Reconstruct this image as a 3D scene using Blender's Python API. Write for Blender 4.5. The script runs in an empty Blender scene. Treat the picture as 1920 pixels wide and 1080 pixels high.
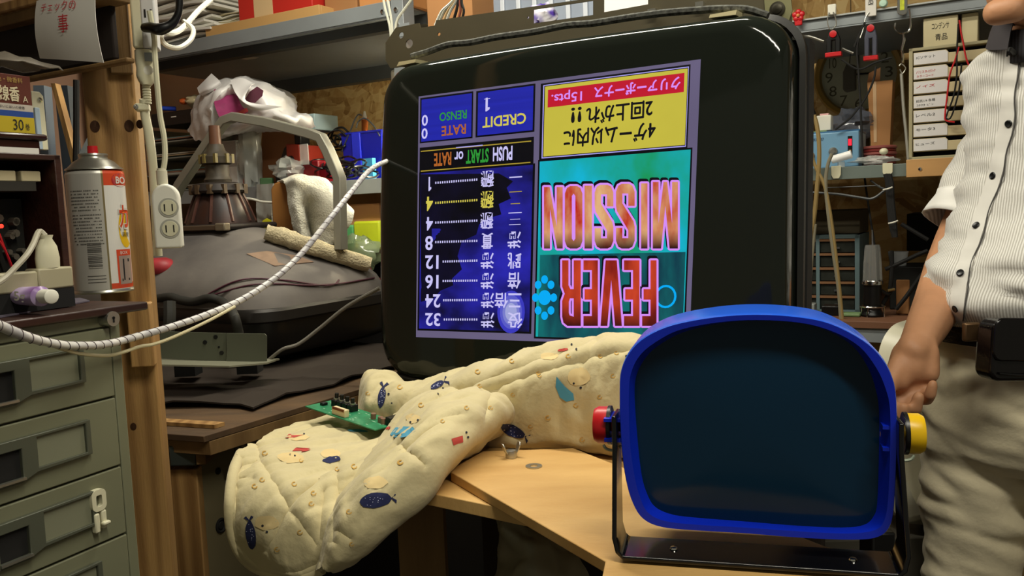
import bpy, math, random
from mathutils import Vector, Matrix, noise as mn
from mathutils.bvhtree import BVHTree
from mathutils.geometry import tessellate_polygon
random.seed(7)
SC = bpy.context.scene
COL = SC.collection
V = Vector
PI = math.pi

# ------------------------------------------------------------------ camera
FPX = 1600.0
CAM = V((0, 0, 1.2))
_p = math.radians(5.3); _a = math.radians(2.3)
FW = V((0, math.cos(_p), -math.sin(_p)))
R0 = V((1, 0, 0)); U0 = V((0, math.sin(_p), math.cos(_p)))
CR = R0*math.cos(_a) - U0*math.sin(_a)
CU = R0*math.sin(_a) + U0*math.cos(_a)
cd = bpy.data.cameras.new('camera'); cam = bpy.data.objects.new('camera', cd); COL.objects.link(cam)
cd.sensor_width = 36.0; cd.lens = FPX/1920*36.0; cd.clip_start = 0.02
m3 = Matrix((CR, CU, -FW)).transposed()
cam.matrix_world = Matrix.Translation(CAM) @ m3.to_4x4()
SC.camera = cam
# ------------------------------------------------------------------ exposure, world
SC.view_settings.view_transform = 'Standard'; SC.view_settings.look = 'None'
SC.view_settings.gamma = 1.0; SC.view_settings.exposure = 0.0
SC.view_settings.use_curve_mapping = False
W = bpy.data.worlds.new('world'); SC.world = W; W.use_nodes = True
W.node_tree.nodes['Background'].inputs[0].default_value = (0.95, 0.88, 0.66, 1)
W.node_tree.nodes['Background'].inputs[1].default_value = 0.15

def ray(px, py): return (FW*FPX + CR*(px-960) + CU*(540-py)).normalized()
def P(px, py, Y):
    d = ray(px, py); return CAM + d*(Y/d.y)
def PZ(px, py, z):
    d = ray(px, py); return CAM + d*((z-CAM.z)/d.z)
class Frame:
    """a vertical plane family turned by deg about z: x' right, y' away"""
    def __init__(s, deg):
        s.a = math.radians(deg); s.x = V((math.cos(s.a), math.sin(s.a), 0)); s.y = V((-math.sin(s.a), math.cos(s.a), 0))
    def at(s, px, py, d):
        r = ray(px, py); return CAM + r*((d - CAM.dot(s.y))/r.dot(s.y))
    def sz(s, px, py, d):
        p = s.at(px, py, d); return p.dot(s.x), p.z
    def w(s, x, d, z): return s.x*x + s.y*d + V((0, 0, z))
WF = Frame(-30)

# ------------------------------------------------------------------ lights: ceiling fluorescent lamps
def area(name, loc, rz, sx, sy, power, col, rx=0.0):
    l = bpy.data.lights.new(name, 'AREA'); l.shape = 'RECTANGLE'; l.size = sx; l.size_y = sy
    l.energy = power; l.color = col
    o = bpy.data.objects.new(name, l); COL.objects.link(o); o.location = loc; o.rotation_euler = (rx, 0, rz)
    return o
LAMPS = [(WF.w(-0.85, 1.20, 2.20), 20.0), (V((0.45, 0.12, 2.3)), 20.0), (WF.w(-1.33, 1.90, 1.48), 0.0)]  # the second lamp is added front fill, out of view
for i, (l, e) in enumerate(LAMPS[:2]):
    area('ceiling_tube_light', l - V((0, 0, .03)), WF.a, (1.1, 1.1, .6)[i], 0.09, e, (1.0, 0.95, 0.80))

# ------------------------------------------------------------------ materials
def hx(h):
    if isinstance(h, (tuple, list)): return tuple(h[:3]) + (1,)
    h = h.lstrip('#'); o = []
    for i in (0, 2, 4):
        c = int(h[i:i+2], 16)/255; o.append(c/12.92 if c <= .04045 else ((c+.055)/1.055)**2.4)
    return (*o, 1)
MC = {}
def mat(name, col='#888888', rough=.6, metal=0, var=0.0, vs=8.0, col2=None, stretch=None, bump=0, bs=None, em=0, alpha=1, trans=0, spec=.5, sheen=0, coat=0, detail=4, wave=None, ior=1.45):
    if name in MC: return MC[name]
    m = bpy.data.materials.new(name); m.use_nodes = True; MC[name] = m
    nt = m.node_tree; b = nt.nodes['Principled BSDF']; L = nt.links
    b.inputs['Base Color'].default_value = hx(col); b.inputs['Roughness'].default_value = rough
    b.inputs['Metallic'].default_value = metal; b.inputs['Specular IOR Level'].default_value = spec
    b.inputs['Alpha'].default_value = alpha; b.inputs['Transmission Weight'].default_value = trans
    b.inputs['Sheen Weight'].default_value = sheen; b.inputs['Coat Weight'].default_value = coat; b.inputs['IOR'].default_value = ior
    if em: b.inputs['Emission Color'].default_value = hx(col); b.inputs['Emission Strength'].default_value = em
    if var or bump or col2 or wave:
        tc = nt.nodes.new('ShaderNodeTexCoord'); mp = nt.nodes.new('ShaderNodeMapping')
        L.new(tc.outputs['Object'], mp.inputs[0])
        if stretch: mp.inputs['Scale'].default_value = stretch
        n = nt.nodes.new('ShaderNodeTexNoise'); n.inputs['Scale'].default_value = vs; n.inputs['Detail'].default_value = detail
        L.new(mp.outputs[0], n.inputs[0])
        src = n.outputs['Fac']
        if wave:
            wv = nt.nodes.new('ShaderNodeTexWave'); wv.inputs['Scale'].default_value = wave[0]; wv.inputs['Distortion'].default_value = wave[1]
            wv.bands_direction = wave[2]; wv.inputs['Detail'].default_value = 2
            L.new(mp.outputs[0], wv.inputs[0]); 
            mw = nt.nodes.new('ShaderNodeMath'); mw.operation = 'MULTIPLY_ADD'; L.new(wv.outputs['Fac'], mw.inputs[0]); mw.inputs[1].default_value = wave[3]
            m2 = nt.nodes.new('ShaderNodeMath'); m2.operation = 'MULTIPLY'; L.new(src, m2.inputs[0]); m2.inputs[1].default_value = 1-wave[3]
            L.new(m2.outputs[0], mw.inputs[2]); src = mw.outputs[0]
        if var or col2:
            cr = nt.nodes.new('ShaderNodeValToRGB')
            c1 = hx(col)
            if col2: c2 = hx(col2)
            else: c2 = tuple(c*(1-var) for c in c1[:3]) + (1,); c1 = tuple(min(1, c*(1+var*.5)) for c in c1[:3]) + (1,)
            cr.color_ramp.elements[0].color = c2; cr.color_ramp.elements[1].color = c1
            cr.color_ramp.elements[0].position = .32; cr.color_ramp.elements[1].position = .66
            L.new(src, cr.inputs[0]); L.new(cr.outputs[0], b.inputs['Base Color'])
            if em: L.new(cr.outputs[0], b.inputs['Emission Color'])
        if bump:
            bn = nt.nodes.new('ShaderNodeTexNoise'); bn.inputs['Scale'].default_value = bs or vs*6; bn.inputs['Detail'].default_value = 3
            L.new(mp.outputs[0], bn.inputs[0])
            bp = nt.nodes.new('ShaderNodeBump'); bp.inputs['Strength'].default_value = bump; bp.inputs['Distance'].default_value = .01
            L.new(bn.outputs['Fac'], bp.inputs['Height']); L.new(bp.outputs[0], b.inputs['Normal'])
    return m
def emit(name, col, s=1.0, **k):
    m = mat(name, col, rough=.6, em=s, **k)
    b = m.node_tree.nodes['Principled BSDF']
    if not b.inputs['Base Color'].is_linked: b.inputs['Base Color'].default_value = (0, 0, 0, 1)
    else: m.node_tree.links.remove(b.inputs['Base Color'].links[0]); b.inputs['Base Color'].default_value = (0, 0, 0, 1)
    b.inputs['Specular IOR Level'].default_value = 0.2
    return m

# ------------------------------------------------------------------ mesh building
def cat(pts, n=6, closed=False):
    pts = [V(p) for p in pts]; N = len(pts); out = []
    if N < 3 and not closed: return [pts[0].lerp(pts[-1], i/n) for i in range(n+1)]
    g = (lambda i: pts[i % N]) if closed else (lambda i: pts[i] if 0 <= i < N else (pts[0]*2-pts[1] if i < 0 else pts[-1]*2-pts[-2]))
    for i in range(N if closed else N-1):
        a, b, c, d = g(i-1), g(i), g(i+1), g(i+2)
        for k in range(n):
            t = k/n; out.append(.5*((2*b)+(-a+c)*t+(2*a-5*b+4*c-d)*t*t+(-a+3*b-3*c+d)*t**3))
    if not closed: out.append(pts[-1].copy())
    return out
def basis(d, up=None):
    d = d.normalized(); up = up or (V((0, 0, 1)) if abs(d.z) < .9 else V((1, 0, 0)))
    x = up.cross(d).normalized(); y = d.cross(x); return x, y, d
def rrect(x0, x1, z0, z1, r, n=5):
    r = min(r, (x1-x0)/2.001, (z1-z0)/2.001); o = []
    for cx, cz, a in ((x1-r, z1-r, 0), (x0+r, z1-r, 90), (x0+r, z0+r, 180), (x1-r, z0+r, 270)):
        for k in range(n+1):
            t = math.radians(a+90*k/n); o.append((cx+r*math.cos(t), cz+r*math.sin(t)))
    return o
class MB:
    def __init__(s): s.v = []; s.f = []; s.m = []
    def add(s, vs, fs, m=0, X=None):
        o = len(s.v)
        for p in vs:
            p = V(p); s.v.append(X @ p if X is not None else p)
        for f in fs: s.f.append([i+o for i in f]); s.m.append(m)
        return s
    def box(s, x0, x1, y0, y1, z0, z1, m=0, X=None):
        v = [(x, y, z) for x in (x0, x1) for y in (y0, y1) for z in (z0, z1)]
        return s.add(v, [(0, 1, 3, 2), (4, 6, 7, 5), (0, 4, 5, 1), (2, 3, 7, 6), (0, 2, 6, 4), (1, 5, 7, 3)], m, X)
    def loft(s, rings, m=0, cap=True, X=None, closed=True):
        n = len(rings[0]); assert all(len(r) == n for r in rings); v = [p for r in rings for p in r]; f = []
        for i in range(len(rings)-1):
            for j in range(n if closed else n-1):
                k = (j+1) % n; f.append((i*n+j, i*n+k, (i+1)*n+k, (i+1)*n+j))
        if cap: f.append(tuple(reversed(range(n)))); f.append(tuple((len(rings)-1)*n+j for j in range(n)))
        return s.add(v, f, m, X)
    def tube(s, pts, r, n=8, m=0, X=None, sm=5, closed=False, flat=1.0, cap=True):
        """round tube; r number or list per control point"""
        P_ = cat(pts, sm, closed) if sm else [V(p) for p in pts]
        rr = r if isinstance(r, (list, tuple)) else [r]*len(pts)
        N = len(P_); rings = []; prev = None
        for i, p in enumerate(P_):
            q = i/(N-1)*(len(rr)-1) if N > 1 else 0; a = int(q); b = min(a+1, len(rr)-1); R = rr[a]+(rr[b]-rr[a])*(q-a)
            d = (P_[(i+1) % N]-P_[i-1]) if closed else (P_[min(i+1, N-1)]-P_[max(i-1, 0)])
            if d.length < 1e-9: d = V((0, 0, 1))
            d.normalize()
            if prev is None: x, y, _ = basis(d)
            else:
                x = (prev - d*prev.dot(d)).normalized(); y = d.cross(x)
            prev = x
            rings.append([p + x*R*math.cos(2*PI*j/n) + y*R*flat*math.sin(2*PI*j/n) for j in range(n)])
        if closed: rings.append(rings[0])
        return s.loft(rings, m, cap and not closed, X)
    def cyl(s, p0, p1, r0, r1=None, n=20, m=0, X=None):
        p0 = V(p0); p1 = V(p1); r1 = r0 if r1 is None else r1; x, y, d = basis(p1-p0)
        return s.loft([[p+x*r*math.cos(2*PI*j/n)+y*r*math.sin(2*PI*j/n) for j in range(n)] for p, r in ((p0, r0), (p1, r1))], m, True, X)
    def lathe(s, prof, n=28, m=0, X=None, c=(0, 0, 0), axis=(0, 0, 1), cap=True):
        x, y, d = basis(V(axis)); c = V(c)
        return s.loft([[c+d*z+x*r*math.cos(2*PI*j/n)+y*r*math.sin(2*PI*j/n) for j in range(n)] for r, z in prof], m, cap, X)
    def ell(s, c, r, n=16, m=0, X=None, ax=None):
        c = V(c); ax = ax or (V((1, 0, 0)), V((0, 1, 0)), V((0, 0, 1))); rings = []
        r = r if isinstance(r, (tuple, list)) else (r, r, r)
        for i in range(1, n//2):
            t = PI*i/(n//2)
            rings.append([c+ax[2]*(-r[2]*math.cos(t))+ax[0]*(r[0]*math.sin(t)*math.cos(2*PI*j/n))+ax[1]*(r[1]*math.sin(t)*math.sin(2*PI*j/n)) for j in range(n)])
        return s.loft(rings, m, True, X)
    def prism(s, poly, y0, y1, m=0, X=None):
        """polygon in x,z extruded along y"""
        return s.loft([[V((x, y0, z)) for x, z in poly], [V((x, y1, z)) for x, z in poly]], m, True, X)
    def slab(s, pts, th, m=0, n=None):
        """world polygon given a thickness downwards"""
        n = n or V((0, 0, -1)); pts = [V(p) for p in pts]
        return s.loft([pts, [p+n*th for p in pts]], m, True)
    def sheet(s, rows, m=0, th=0, X=None):
        """open grid of points; th gives it thickness along the normal"""
        R_ = len(rows); C_ = len(rows[0])
        if not th: return s.loft(rows, m, False, X, closed=False)
        back = []
        for i in range(R_):
            b = []
            for j in range(C_):
                a = rows[min(i+1, R_-1)][j]-rows[max(i-1, 0)][j]; c = rows[i][min(j+1, C_-1)]-rows[i][max(j-1, 0)]
                nn = a.cross(c); nn = nn.normalized() if nn.length > 1e-12 else V((0, 0, 1))
                b.append(rows[i][j]+nn*th)
            back.append(b)
        return s.loft([list(rows[i])+list(reversed(back[i])) for i in range(R_)], m, True, X)
    def surf(s, rows, k=5, m=0, th=0, X=None, disp=None):
        """smooth surface through control rows"""
        g = [cat(r, k) for r in rows]; cols = [cat([g[i][j] for i in range(len(g))], k) for j in range(len(g[0]))]
        rr = [[cols[j][i] for j in range(len(cols))] for i in range(len(cols[0]))]
        if disp: rr = [[disp(p) for p in r] for r in rr]
        s.sheet(rr, m, th, X); return rr
    def text(s, t, f, bold=0.0, m=0, rot=False):
        """text fitted to the unit square, then mapped by f(u,v)->point (u right, v up)"""
        vs, fs = glyphs(t, bold)
        s.add([f(1-x if rot else x, 1-y if rot else y) for x, y in vs], fs, m); return s
_G = {}
def glyphs(t, bold=0.0):
    k = (t, bold)
    if k not in _G:
        c = bpy.data.curves.new('t', 'FONT'); c.body = t; c.offset = bold; c.resolution_u = 3; c.space_line = .95
        o = bpy.data.objects.new('t', c); COL.objects.link(o)
        dg = bpy.context.evaluated_depsgraph_get(); me = o.evaluated_get(dg).to_mesh()
        vs = [(v.co.x, v.co.y) for v in me.vertices]; fs = [tuple(p.vertices) for p in me.polygons]
        bpy.data.objects.remove(o); bpy.data.curves.remove(c)
        if not vs: vs = [(0, 0), (1, 0), (1, 1)]; fs = [(0, 1, 2)]
        x0 = min(v[0] for v in vs); x1 = max(v[0] for v in vs); y0 = min(v[1] for v in vs); y1 = max(v[1] for v in vs)
        _G[k] = ([((x-x0)/max(x1-x0, 1e-6), (y-y0)/max(y1-y0, 1e-6)) for x, y in vs], fs)
    return _G[k]
def plate(outer, holes=(), y0=0, y1=.002, X=None, mb=None, m=0):
    """flat sheet in x,z with holes, thickness along y"""
    mb = mb or MB(); loops = [[V((x, z, 0)) for x, z in outer]] + [[V((x, z, 0)) for x, z in h] for h in holes]
    tris = tessellate_polygon(loops); fl = [p for l in loops for p in l]
    v = [(p.x, y0, p.y) for p in fl] + [(p.x, y1, p.y) for p in fl]; n = len(fl)
    f = [tuple(t) for t in tris] + [tuple(i+n for i in reversed(t)) for t in tris]; o = 0
    for l in loops:
        for j in range(len(l)):
            k = (j+1) % len(l); f.append((o+j, o+k, o+k+n, o+j+n))
        o += len(l)
    return mb.add(v, f, m, X)
def circ(x, z, r, n=14): return [(x+r*math.cos(2*PI*j/n), z+r*math.sin(2*PI*j/n)) for j in range(n)]

XM = {}
def mesh_of(name, mb, mats, ang=38):
    assert max(max(q) for q in mb.f) < len(mb.v), name
    me = bpy.data.meshes.new(name); me.from_pydata([tuple(v) for v in mb.v], [], mb.f); 
    mats = mats if isinstance(mats, (list, tuple)) else [mats]
    for q in mats: me.materials.append(q)
    if len(mats) > 1: me.polygons.foreach_set('material_index', mb.m)
    import bmesh
    bm = bmesh.new(); bm.from_mesh(me); bmesh.ops.recalc_face_normals(bm, faces=bm.faces); bm.to_mesh(me); bm.free()
    if ang: me.shade_smooth(); me.set_sharp_from_angle(angle=math.radians(ang))
    me.update(); return me
def mods(o, bev=0, sub=0, seg=2, sol=0):
    if sol: q = o.modifiers.new('s', 'SOLIDIFY'); q.thickness = sol; q.offset = -1
    if bev: q = o.modifiers.new('b', 'BEVEL'); q.width = bev; q.segments = seg; q.limit_method = 'ANGLE'; q.harden_normals = False
    if sub: q = o.modifiers.new('u', 'SUBSURF'); q.levels = sub; q.render_levels = sub
def thing(name, label, cat_, loc, rz=0.0, group=None, X=None):
    o = bpy.data.objects.new(name, None); COL.objects.link(o); o.empty_display_size = .05
    M_ = X if X is not None else Matrix.Translation(V(loc)) @ Matrix.Rotation(rz, 4, 'Z')
    o.matrix_world = M_; o['label'] = label; o['category'] = cat_
    if group: o['group'] = group
    XM[o.name] = M_; return o
def part(name, mb, mats, parent, bev=0, sub=0, world=False, label=None, ang=38, kind=None, seg=2, sol=0):
    """a part: coordinates local to its parent, or world when world=True"""
    if world:
        I = XM[parent.name].inverted(); q = MB(); q.v = [I @ v for v in mb.v]; q.f = mb.f; q.m = mb.m; mb = q
    o = bpy.data.objects.new(name, mesh_of(name, mb, mats, ang)); COL.objects.link(o); o.parent = parent; mods(o, bev, sub, seg, sol)
    XM[o.name] = XM[parent.name]
    if label: o['label'] = label
    if kind: o['kind'] = kind
    return o
def one(name, label, cat_, mb, mats, group=None, kind=None, bev=0, sub=0, ang=38, rz=0.0, seg=2, sol=0):
    """a thing that is one mesh, given in world coordinates"""
    xs = [v.x for v in mb.v]; ys = [v.y for v in mb.v]; zs = [v.z for v in mb.v]
    c = V(((min(xs)+max(xs))/2, (min(ys)+max(ys))/2, min(zs)))
    M_ = Matrix.Translation(c) @ Matrix.Rotation(rz, 4, 'Z'); I = M_.inverted(); q = MB(); q.v = [I @ v for v in mb.v]; q.f = mb.f; q.m = mb.m
    o = bpy.data.objects.new(name, mesh_of(name, q, mats, ang)); COL.objects.link(o); o.matrix_world = M_; mods(o, bev, sub, seg, sol); XM[o.name] = M_
    if label: o['label'] = label
    if cat_: o['category'] = cat_
    if group: o['group'] = group
    if kind: o['kind'] = kind
    return o
def struct(name, mb, mats, **k): return one(name, None, None, mb, mats, kind='structure', **k)
def FX(fr, px, py, d, zfix=None):
    """matrix of a frame placed where a photo point meets its plane"""
    p = fr.at(px, py, d)
    if zfix is not None: p.z = zfix
    return Matrix.Translation(p) @ Matrix.Rotation(fr.a, 4, 'Z')
def fbox(fr, px0, py0, px1, py1, d, depth, zb=None, zt=None):
    """front rectangle seen between two photo points at distance d: matrix at its bottom left, width, height"""
    s0, z0 = fr.sz(px0, (py0+py1)/2, d); s1, z1 = fr.sz(px1, (py0+py1)/2, d)
    xm = (px0+px1)/2; zt_ = fr.sz(xm, py0, d)[1]; zb_ = fr.sz(xm, py1, d)[1]
    if zb is not None: zb_ = zb
    if zt is not None: zt_ = zt
    X = Matrix.Translation(fr.w(s0, d, zb_)) @ Matrix.Rotation(fr.a, 4, 'Z')
    return X, s1-s0, zt_-zb_
def crumple(p, amp, sc, seed=0.0):
    q = V(p)*sc + V((seed, seed*1.7, -seed)); return V(p) + mn.noise_vector(q)*amp + mn.noise_vector(q*2.3)*amp*.45
def copy_tree(o, X):
    r = o.copy(); COL.objects.link(r); r.matrix_world = X; XM[r.name] = X
    for ch in o.children:
        c = ch.copy(); COL.objects.link(c); c.parent = r
        for g in ch.children:
            d = g.copy(); COL.objects.link(d); d.parent = c
    return r
def on(X, px, py, y=0.0):
    """local point where the ray through a photo point meets the local plane y of matrix X"""
    I = X.inverted(); o = I @ CAM; d = (I.to_3x3() @ ray(px, py)); t = (y-o.y)/d.y; return o+d*t

def osb(name):
    m = bpy.data.materials.new(name); m.use_nodes = True; nt = m.node_tree; b = nt.nodes['Principled BSDF']; L = nt.links; b.inputs['Roughness'].default_value = .8
    tc = nt.nodes.new('ShaderNodeTexCoord'); n1 = nt.nodes.new('ShaderNodeTexNoise'); n1.inputs['Scale'].default_value = 3; L.new(tc.outputs['Object'], n1.inputs[0])
    mixv = nt.nodes.new('ShaderNodeVectorMath'); mixv.operation = 'MULTIPLY_ADD'; L.new(n1.outputs['Color'], mixv.inputs[0]); mixv.inputs[1].default_value = (.35, .35, .25); L.new(tc.outputs['Object'], mixv.inputs[2])
    out = None
    for i, (sc, st) in enumerate((((42, 42, 17), 0), ((19, 19, 46), 0))):
        mp = nt.nodes.new('ShaderNodeMapping'); mp.inputs['Scale'].default_value = sc; mp.inputs['Rotation'].default_value = (0, .5 if i else -.35, 0); L.new(mixv.outputs[0], mp.inputs[0])
        v = nt.nodes.new('ShaderNodeTexVoronoi'); v.inputs['Scale'].default_value = 1.0; L.new(mp.outputs[0], v.inputs[0])
        sp = nt.nodes.new('ShaderNodeSeparateColor'); L.new(v.outputs['Color'], sp.inputs[0])
        if out is None: out = sp.outputs[0]
        else:
            a = nt.nodes.new('ShaderNodeMath'); a.operation = 'ADD'; L.new(out, a.inputs[0]); L.new(sp.outputs[1], a.inputs[1]); d = nt.nodes.new('ShaderNodeMath'); d.operation = 'MULTIPLY'; L.new(a.outputs[0], d.inputs[0]); d.inputs[1].default_value = .5; out = d.outputs[0]
    n2 = nt.nodes.new('ShaderNodeTexNoise'); n2.inputs['Scale'].default_value = 60; L.new(tc.outputs['Object'], n2.inputs[0])
    a = nt.nodes.new('ShaderNodeMath'); a.operation = 'MULTIPLY_ADD'; L.new(n2.outputs['Fac'], a.inputs[0]); a.inputs[1].default_value = .35; L.new(out, a.inputs[2])
    cr = nt.nodes.new('ShaderNodeValToRGB'); e = cr.color_ramp.elements; e[0].position = .30; e[0].color = hx('#94703c'); e[1].position = .95; e[1].color = hx('#cdb078'); m_ = e.new(.62); m_.color = hx('#b8945a')
    L.new(a.outputs[0], cr.inputs[0]); L.new(cr.outputs[0], b.inputs['Base Color']); return m
# ================================================================== materials
M_osb = osb('strand_board')
M_pine = mat('pine_wood', '#a8824e', .6, vs=3, stretch=(9, 9, .8), col2='#7f5c32', bump=.12, bs=40, wave=(1.6, 5, 'X', .25))
M_dpine = mat('old_pine_wood', '#7d6038', .75, vs=3, stretch=(9, 9, .8), col2='#644a26', bump=.15, bs=40)
M_ply = mat('plywood_face', '#d2ab6c', .55, vs=2.2, stretch=(1.5, 6, 1), col2='#b98f52', bump=.08, bs=60, detail=6)
M_plyedge = mat('plywood_edge', '#8d6b3c', .8, vs=14, stretch=(.4, .4, 14), col2='#5c4224')
M_oldply = mat('worn_plywood', '#5e4529', .8, vs=3, stretch=(1, 5, 1), col2='#38291a', bump=.15)
M_dark = mat('dark_paint', '#1a1815', .6)
M_black = mat('black_plastic', '#0c0c0d', .35)
M_bmat = mat('black_matte', '#121110', .8)
M_darkwood = mat('dark_stained_wood', '#3c1f14', .45, vs=4, stretch=(1, 8, 6), col2='#22100a', bump=.08)
M_steel = mat('grey_painted_steel', '#8b9194', .45, metal=.2, var=.12, vs=6, bump=.04)
M_dsteel = mat('dark_grey_steel', '#4c4f50', .5, metal=.3, var=.1, vs=5)
M_green = mat('grey_green_steel', '#787960', .5, metal=.05, var=.10, vs=5, bump=.03)
M_green2 = mat('dark_grey_green_steel', '#55584a', .45, metal=.2)
M_zinc = mat('zinc_metal', '#b9b8ae', .32, metal=.9, var=.1, vs=20)
M_chrome = mat('bright_metal', '#d8d8d4', .15, metal=1)
M_white = mat('white_plastic', '#e4e2d4', .4)
M_ivory = mat('ivory_plastic', '#d6d2b4', .45)
M_paper = mat('white_paper', '#dcd8d0', .85, var=.05, vs=3)
M_cream = mat('cream_card', '#c9bd98', .8, var=.08, vs=5)
M_card = mat('brown_cardboard', '#a9784a', .85, var=.12, vs=4, bump=.04)
M_card2 = mat('pale_cardboard', '#c08a5e', .85, var=.1, vs=4)
M_red = mat('red_plastic', '#c01c22', .35)
M_ink = mat('black_ink', '#16161a', .8); M_redink = mat('red_ink', '#c4222e', .8)
M_skinw = mat('pink_wall_paint', '#c49a80', .9, var=.05, vs=2)

# ================================================================== setting
DW = 2.45            # distance of the rear wall
b = MB(); b.box(-4, 2.5, DW, DW+.05, 0, 2.6)
mb = MB(); mb.v = [WF.w(v.x, v.y, v.z) for v in b.v]; mb.f = b.f; mb.m = b.m
struct('wall_back', mb, M_osb, rz=WF.a)
mb = MB(); mb.box(-3.5, 2.6, -1.2, 4.6, -.05, 0); struct('floor', mb, mat('floor_board', '#3a3128', .8, var=.2, vs=2))
mb = MB(); mb.box(-3.5, 2.6, -1.2, 4.6, 2.6, 2.65); struct('ceiling', mb, mat('ceiling_board', '#8a8272', .9, var=.1, vs=2))
b = MB(); b.box(-2.6, -2.55, -.6, DW, 0, 2.6); mb = MB(); mb.v = [WF.w(v.x, v.y, v.z) for v in b.v]; mb.f = b.f; mb.m = b.m
struct('wall_left', mb, M_skinw, rz=WF.a)
# lamp housings under the ceiling
for i, (l, e) in enumerate(LAMPS):
    X = Matrix.Translation(l) @ Matrix.Rotation(WF.a, 4, 'Z')
    t = thing('ceiling_lamp', ('long white ceiling tube lamp over the monitor', 'long white ceiling tube lamp added out of view as front fill', 'short tube lamp hanging behind the monitor')[i], 'lamp', l, X=X, group='ceiling lamps' if i < 2 else None)
    hl = (.6, .6, .08)[i]; hw = (.09, .09, .06)[i]; part('lamp_housing', MB().box(-hl, hl, -hw, hw, .05, .10), M_white, t, bev=.01)
    for s in (-1, 1): part('lamp_holder', MB().box(s*(hl-.01)-.008, s*(hl-.01)+.008, -.02, .02, -.02, .05), M_white, t, bev=.004)
    part('hanging_rod', MB().cyl((0, 0, .10), (0, 0, 2.6-l.z), .006, n=10), M_white, t)
    if i == 2: part('side_shield', MB().box(hl, hl+.004, -.07, .07, -.08, .05), M_white, t)  # added unseen panel that keeps this lamp's light off the right side
    part('fluorescent_tube', MB().cyl((-hl+.02, 0, .0), (hl-.02, 0, .0), .014 if i == 2 else .012, n=16), emit('tube_glow' if i == 2 else 'tube_glow_soft', '#fff2cf', 280 if i == 2 else 4), t)
# ================================================================== arcade monitor
XMON = Matrix.Translation(WF.at(708, 703, 1.12)) @ Matrix.Rotation(WF.a, 4, 'Z') @ Matrix.Rotation(math.radians(-5.5), 4, 'X')
oTL, oTR, oBL, oBR = on(XMON, 716, 124), on(XMON, 1478, 14), on(XMON, 708, 703), on(XMON, 1478, 770)
MW = (oTR.x+oBR.x-oTL.x-oBL.x)/2; MH = (oTL.z+oTR.z-oBL.z-oBR.z)/2; MX0 = (oTL.x+oBL.x)/2; MZ0 = (oBL.z+oBR.z)/2
MCX, MCZ = MX0+MW/2, MZ0+MH/2
BUL = .030
def bulge(x, z):
    u = min(1, abs(x-MCX)/(MW/2)); v = min(1, abs(z-MCZ)/(MH/2)); return -BUL*(1-.62*u*u-.38*v*v) + .0
M_glass = mat('dark_tube_glass', '#1d211c', .07, spec=.35)
M_frame = mat('olive_steel_plate', '#57503c', .5, metal=.35, var=.15, vs=5)
mon = thing('arcade_monitor', 'large tube monitor with a lit blue, yellow and cyan game screen shown upside down', 'monitor', (0, 0, 0), X=XMON)
def ring(k, y=None, g=0.0, n=8):
    w, h = MW/2*k+g, MH/2*k+g; r = .055*k+.004
    pts = rrect(-w, w, -h, h, r, n); o = []
    # densify the straight sides and let them bow outwards a little
    dens = []
    for i in range(len(pts)):
        a, c = pts[i], pts[(i+1) % len(pts)]; q = 10 if i % (n+1) == n else 1
        for j in range(q): dens.append((a[0]+(c[0]-a[0])*j/q, a[1]+(c[1]-a[1])*j/q))
    for x, z in dens:
        yy = bulge(MCX+x, MCZ+z) if y is None else y
        o.append(V((MCX+x, yy, MCZ+z)))
    return o
f = MB(); rings = [ring(.02)] + [ring(k) for k in (.15, .3, .45, .6, .72, .83, .90, .94)]
for k, dy in ((.965, .0025), (.982, .007), (.994, .014), (1.0, .024)):
    rings.append([V((p.x, p.y+dy, p.z)) for p in ring(k)])
rings.append([V((p.x, .052, p.z)) for p in ring(1.0)])
part('screen_glass', f.loft(rings, cap=True), M_glass, mon, ang=60)
f = MB(); f.loft([ring(1.0, .045, .003), ring(1.0, .05, .010), ring(1.0, .085, .010), ring(1.0, .088, .002)], cap=False)
part('rubber_rim', f, mat('black_rubber', '#15140f', .55), mon)
f = MB(); f.loft([ring(1.0, .08), ring(.97, .13), ring(.80, .24), ring(.5, .34), ring(.24, .39)])
part('tube_funnel', f, M_bmat, mon, ang=60)
f = MB(); f.cyl((MCX, .37, MCZ), (MCX, .43, MCZ), .075, .05); f.cyl((MCX, .43, MCZ), (MCX, .50, MCZ), .018)
part('deflection_yoke', f, mat('copper_yoke', '#5a3018', .5, metal=.4), mon)
# wooden blocks and the steel frame that hold the tube
def cap_strip(x0, x1, nm='cloth_tape'):
    pass
pts = [(732, 128), (723, 113), (723, 80), (742, 52), (786, 43), (788, 52), (815, 48), (818, 38), (1000, 12), (1180, -14), (1478, -52), (1483, -20), (1486, 60), (1478, 120), (1440, 70), (1400, 52), (1200, 72), (900, 106)]
YB = .062
q = [on(XMON, a, b_, YB) for a, b_ in pts]
h1 = [on(XMON, a, b_, YB) for a, b_ in ((1000, 18), (1112, 1), (1112, 28), (1000, 44))]
h2 = [on(XMON, a, b_, YB) for a, b_ in ((1132, -6), (1215, -16), (1215, 8), (1132, 23))]
pl = plate([(p.x, p.z) for p in q], [[(p.x, p.z) for p in h1], [(p.x, p.z) for p in h2]] + [circ(on(XMON, a, b_, YB).x, on(XMON, a, b_, YB).z, r) for a, b_, r in ((752, 66, .0055), (767, 82, .008), (823, 64, .003), (990, 33, .002))], YB, YB+.002)
part('mounting_plate', pl, M_frame, mon, ang=30)
f = MB(); f.box(MX0-.012, MX0+.03, .066, .10, MZ0-.02, MZ0+MH*.93)
part('side_rail', f, M_bmat, mon)
f = MB(); f.box(MX0+MW-.03, MX0+MW+.012, .066, .10, MZ0-.02, MZ0+MH*.95)
part('side_rail', f, M_bmat, mon)
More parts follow.
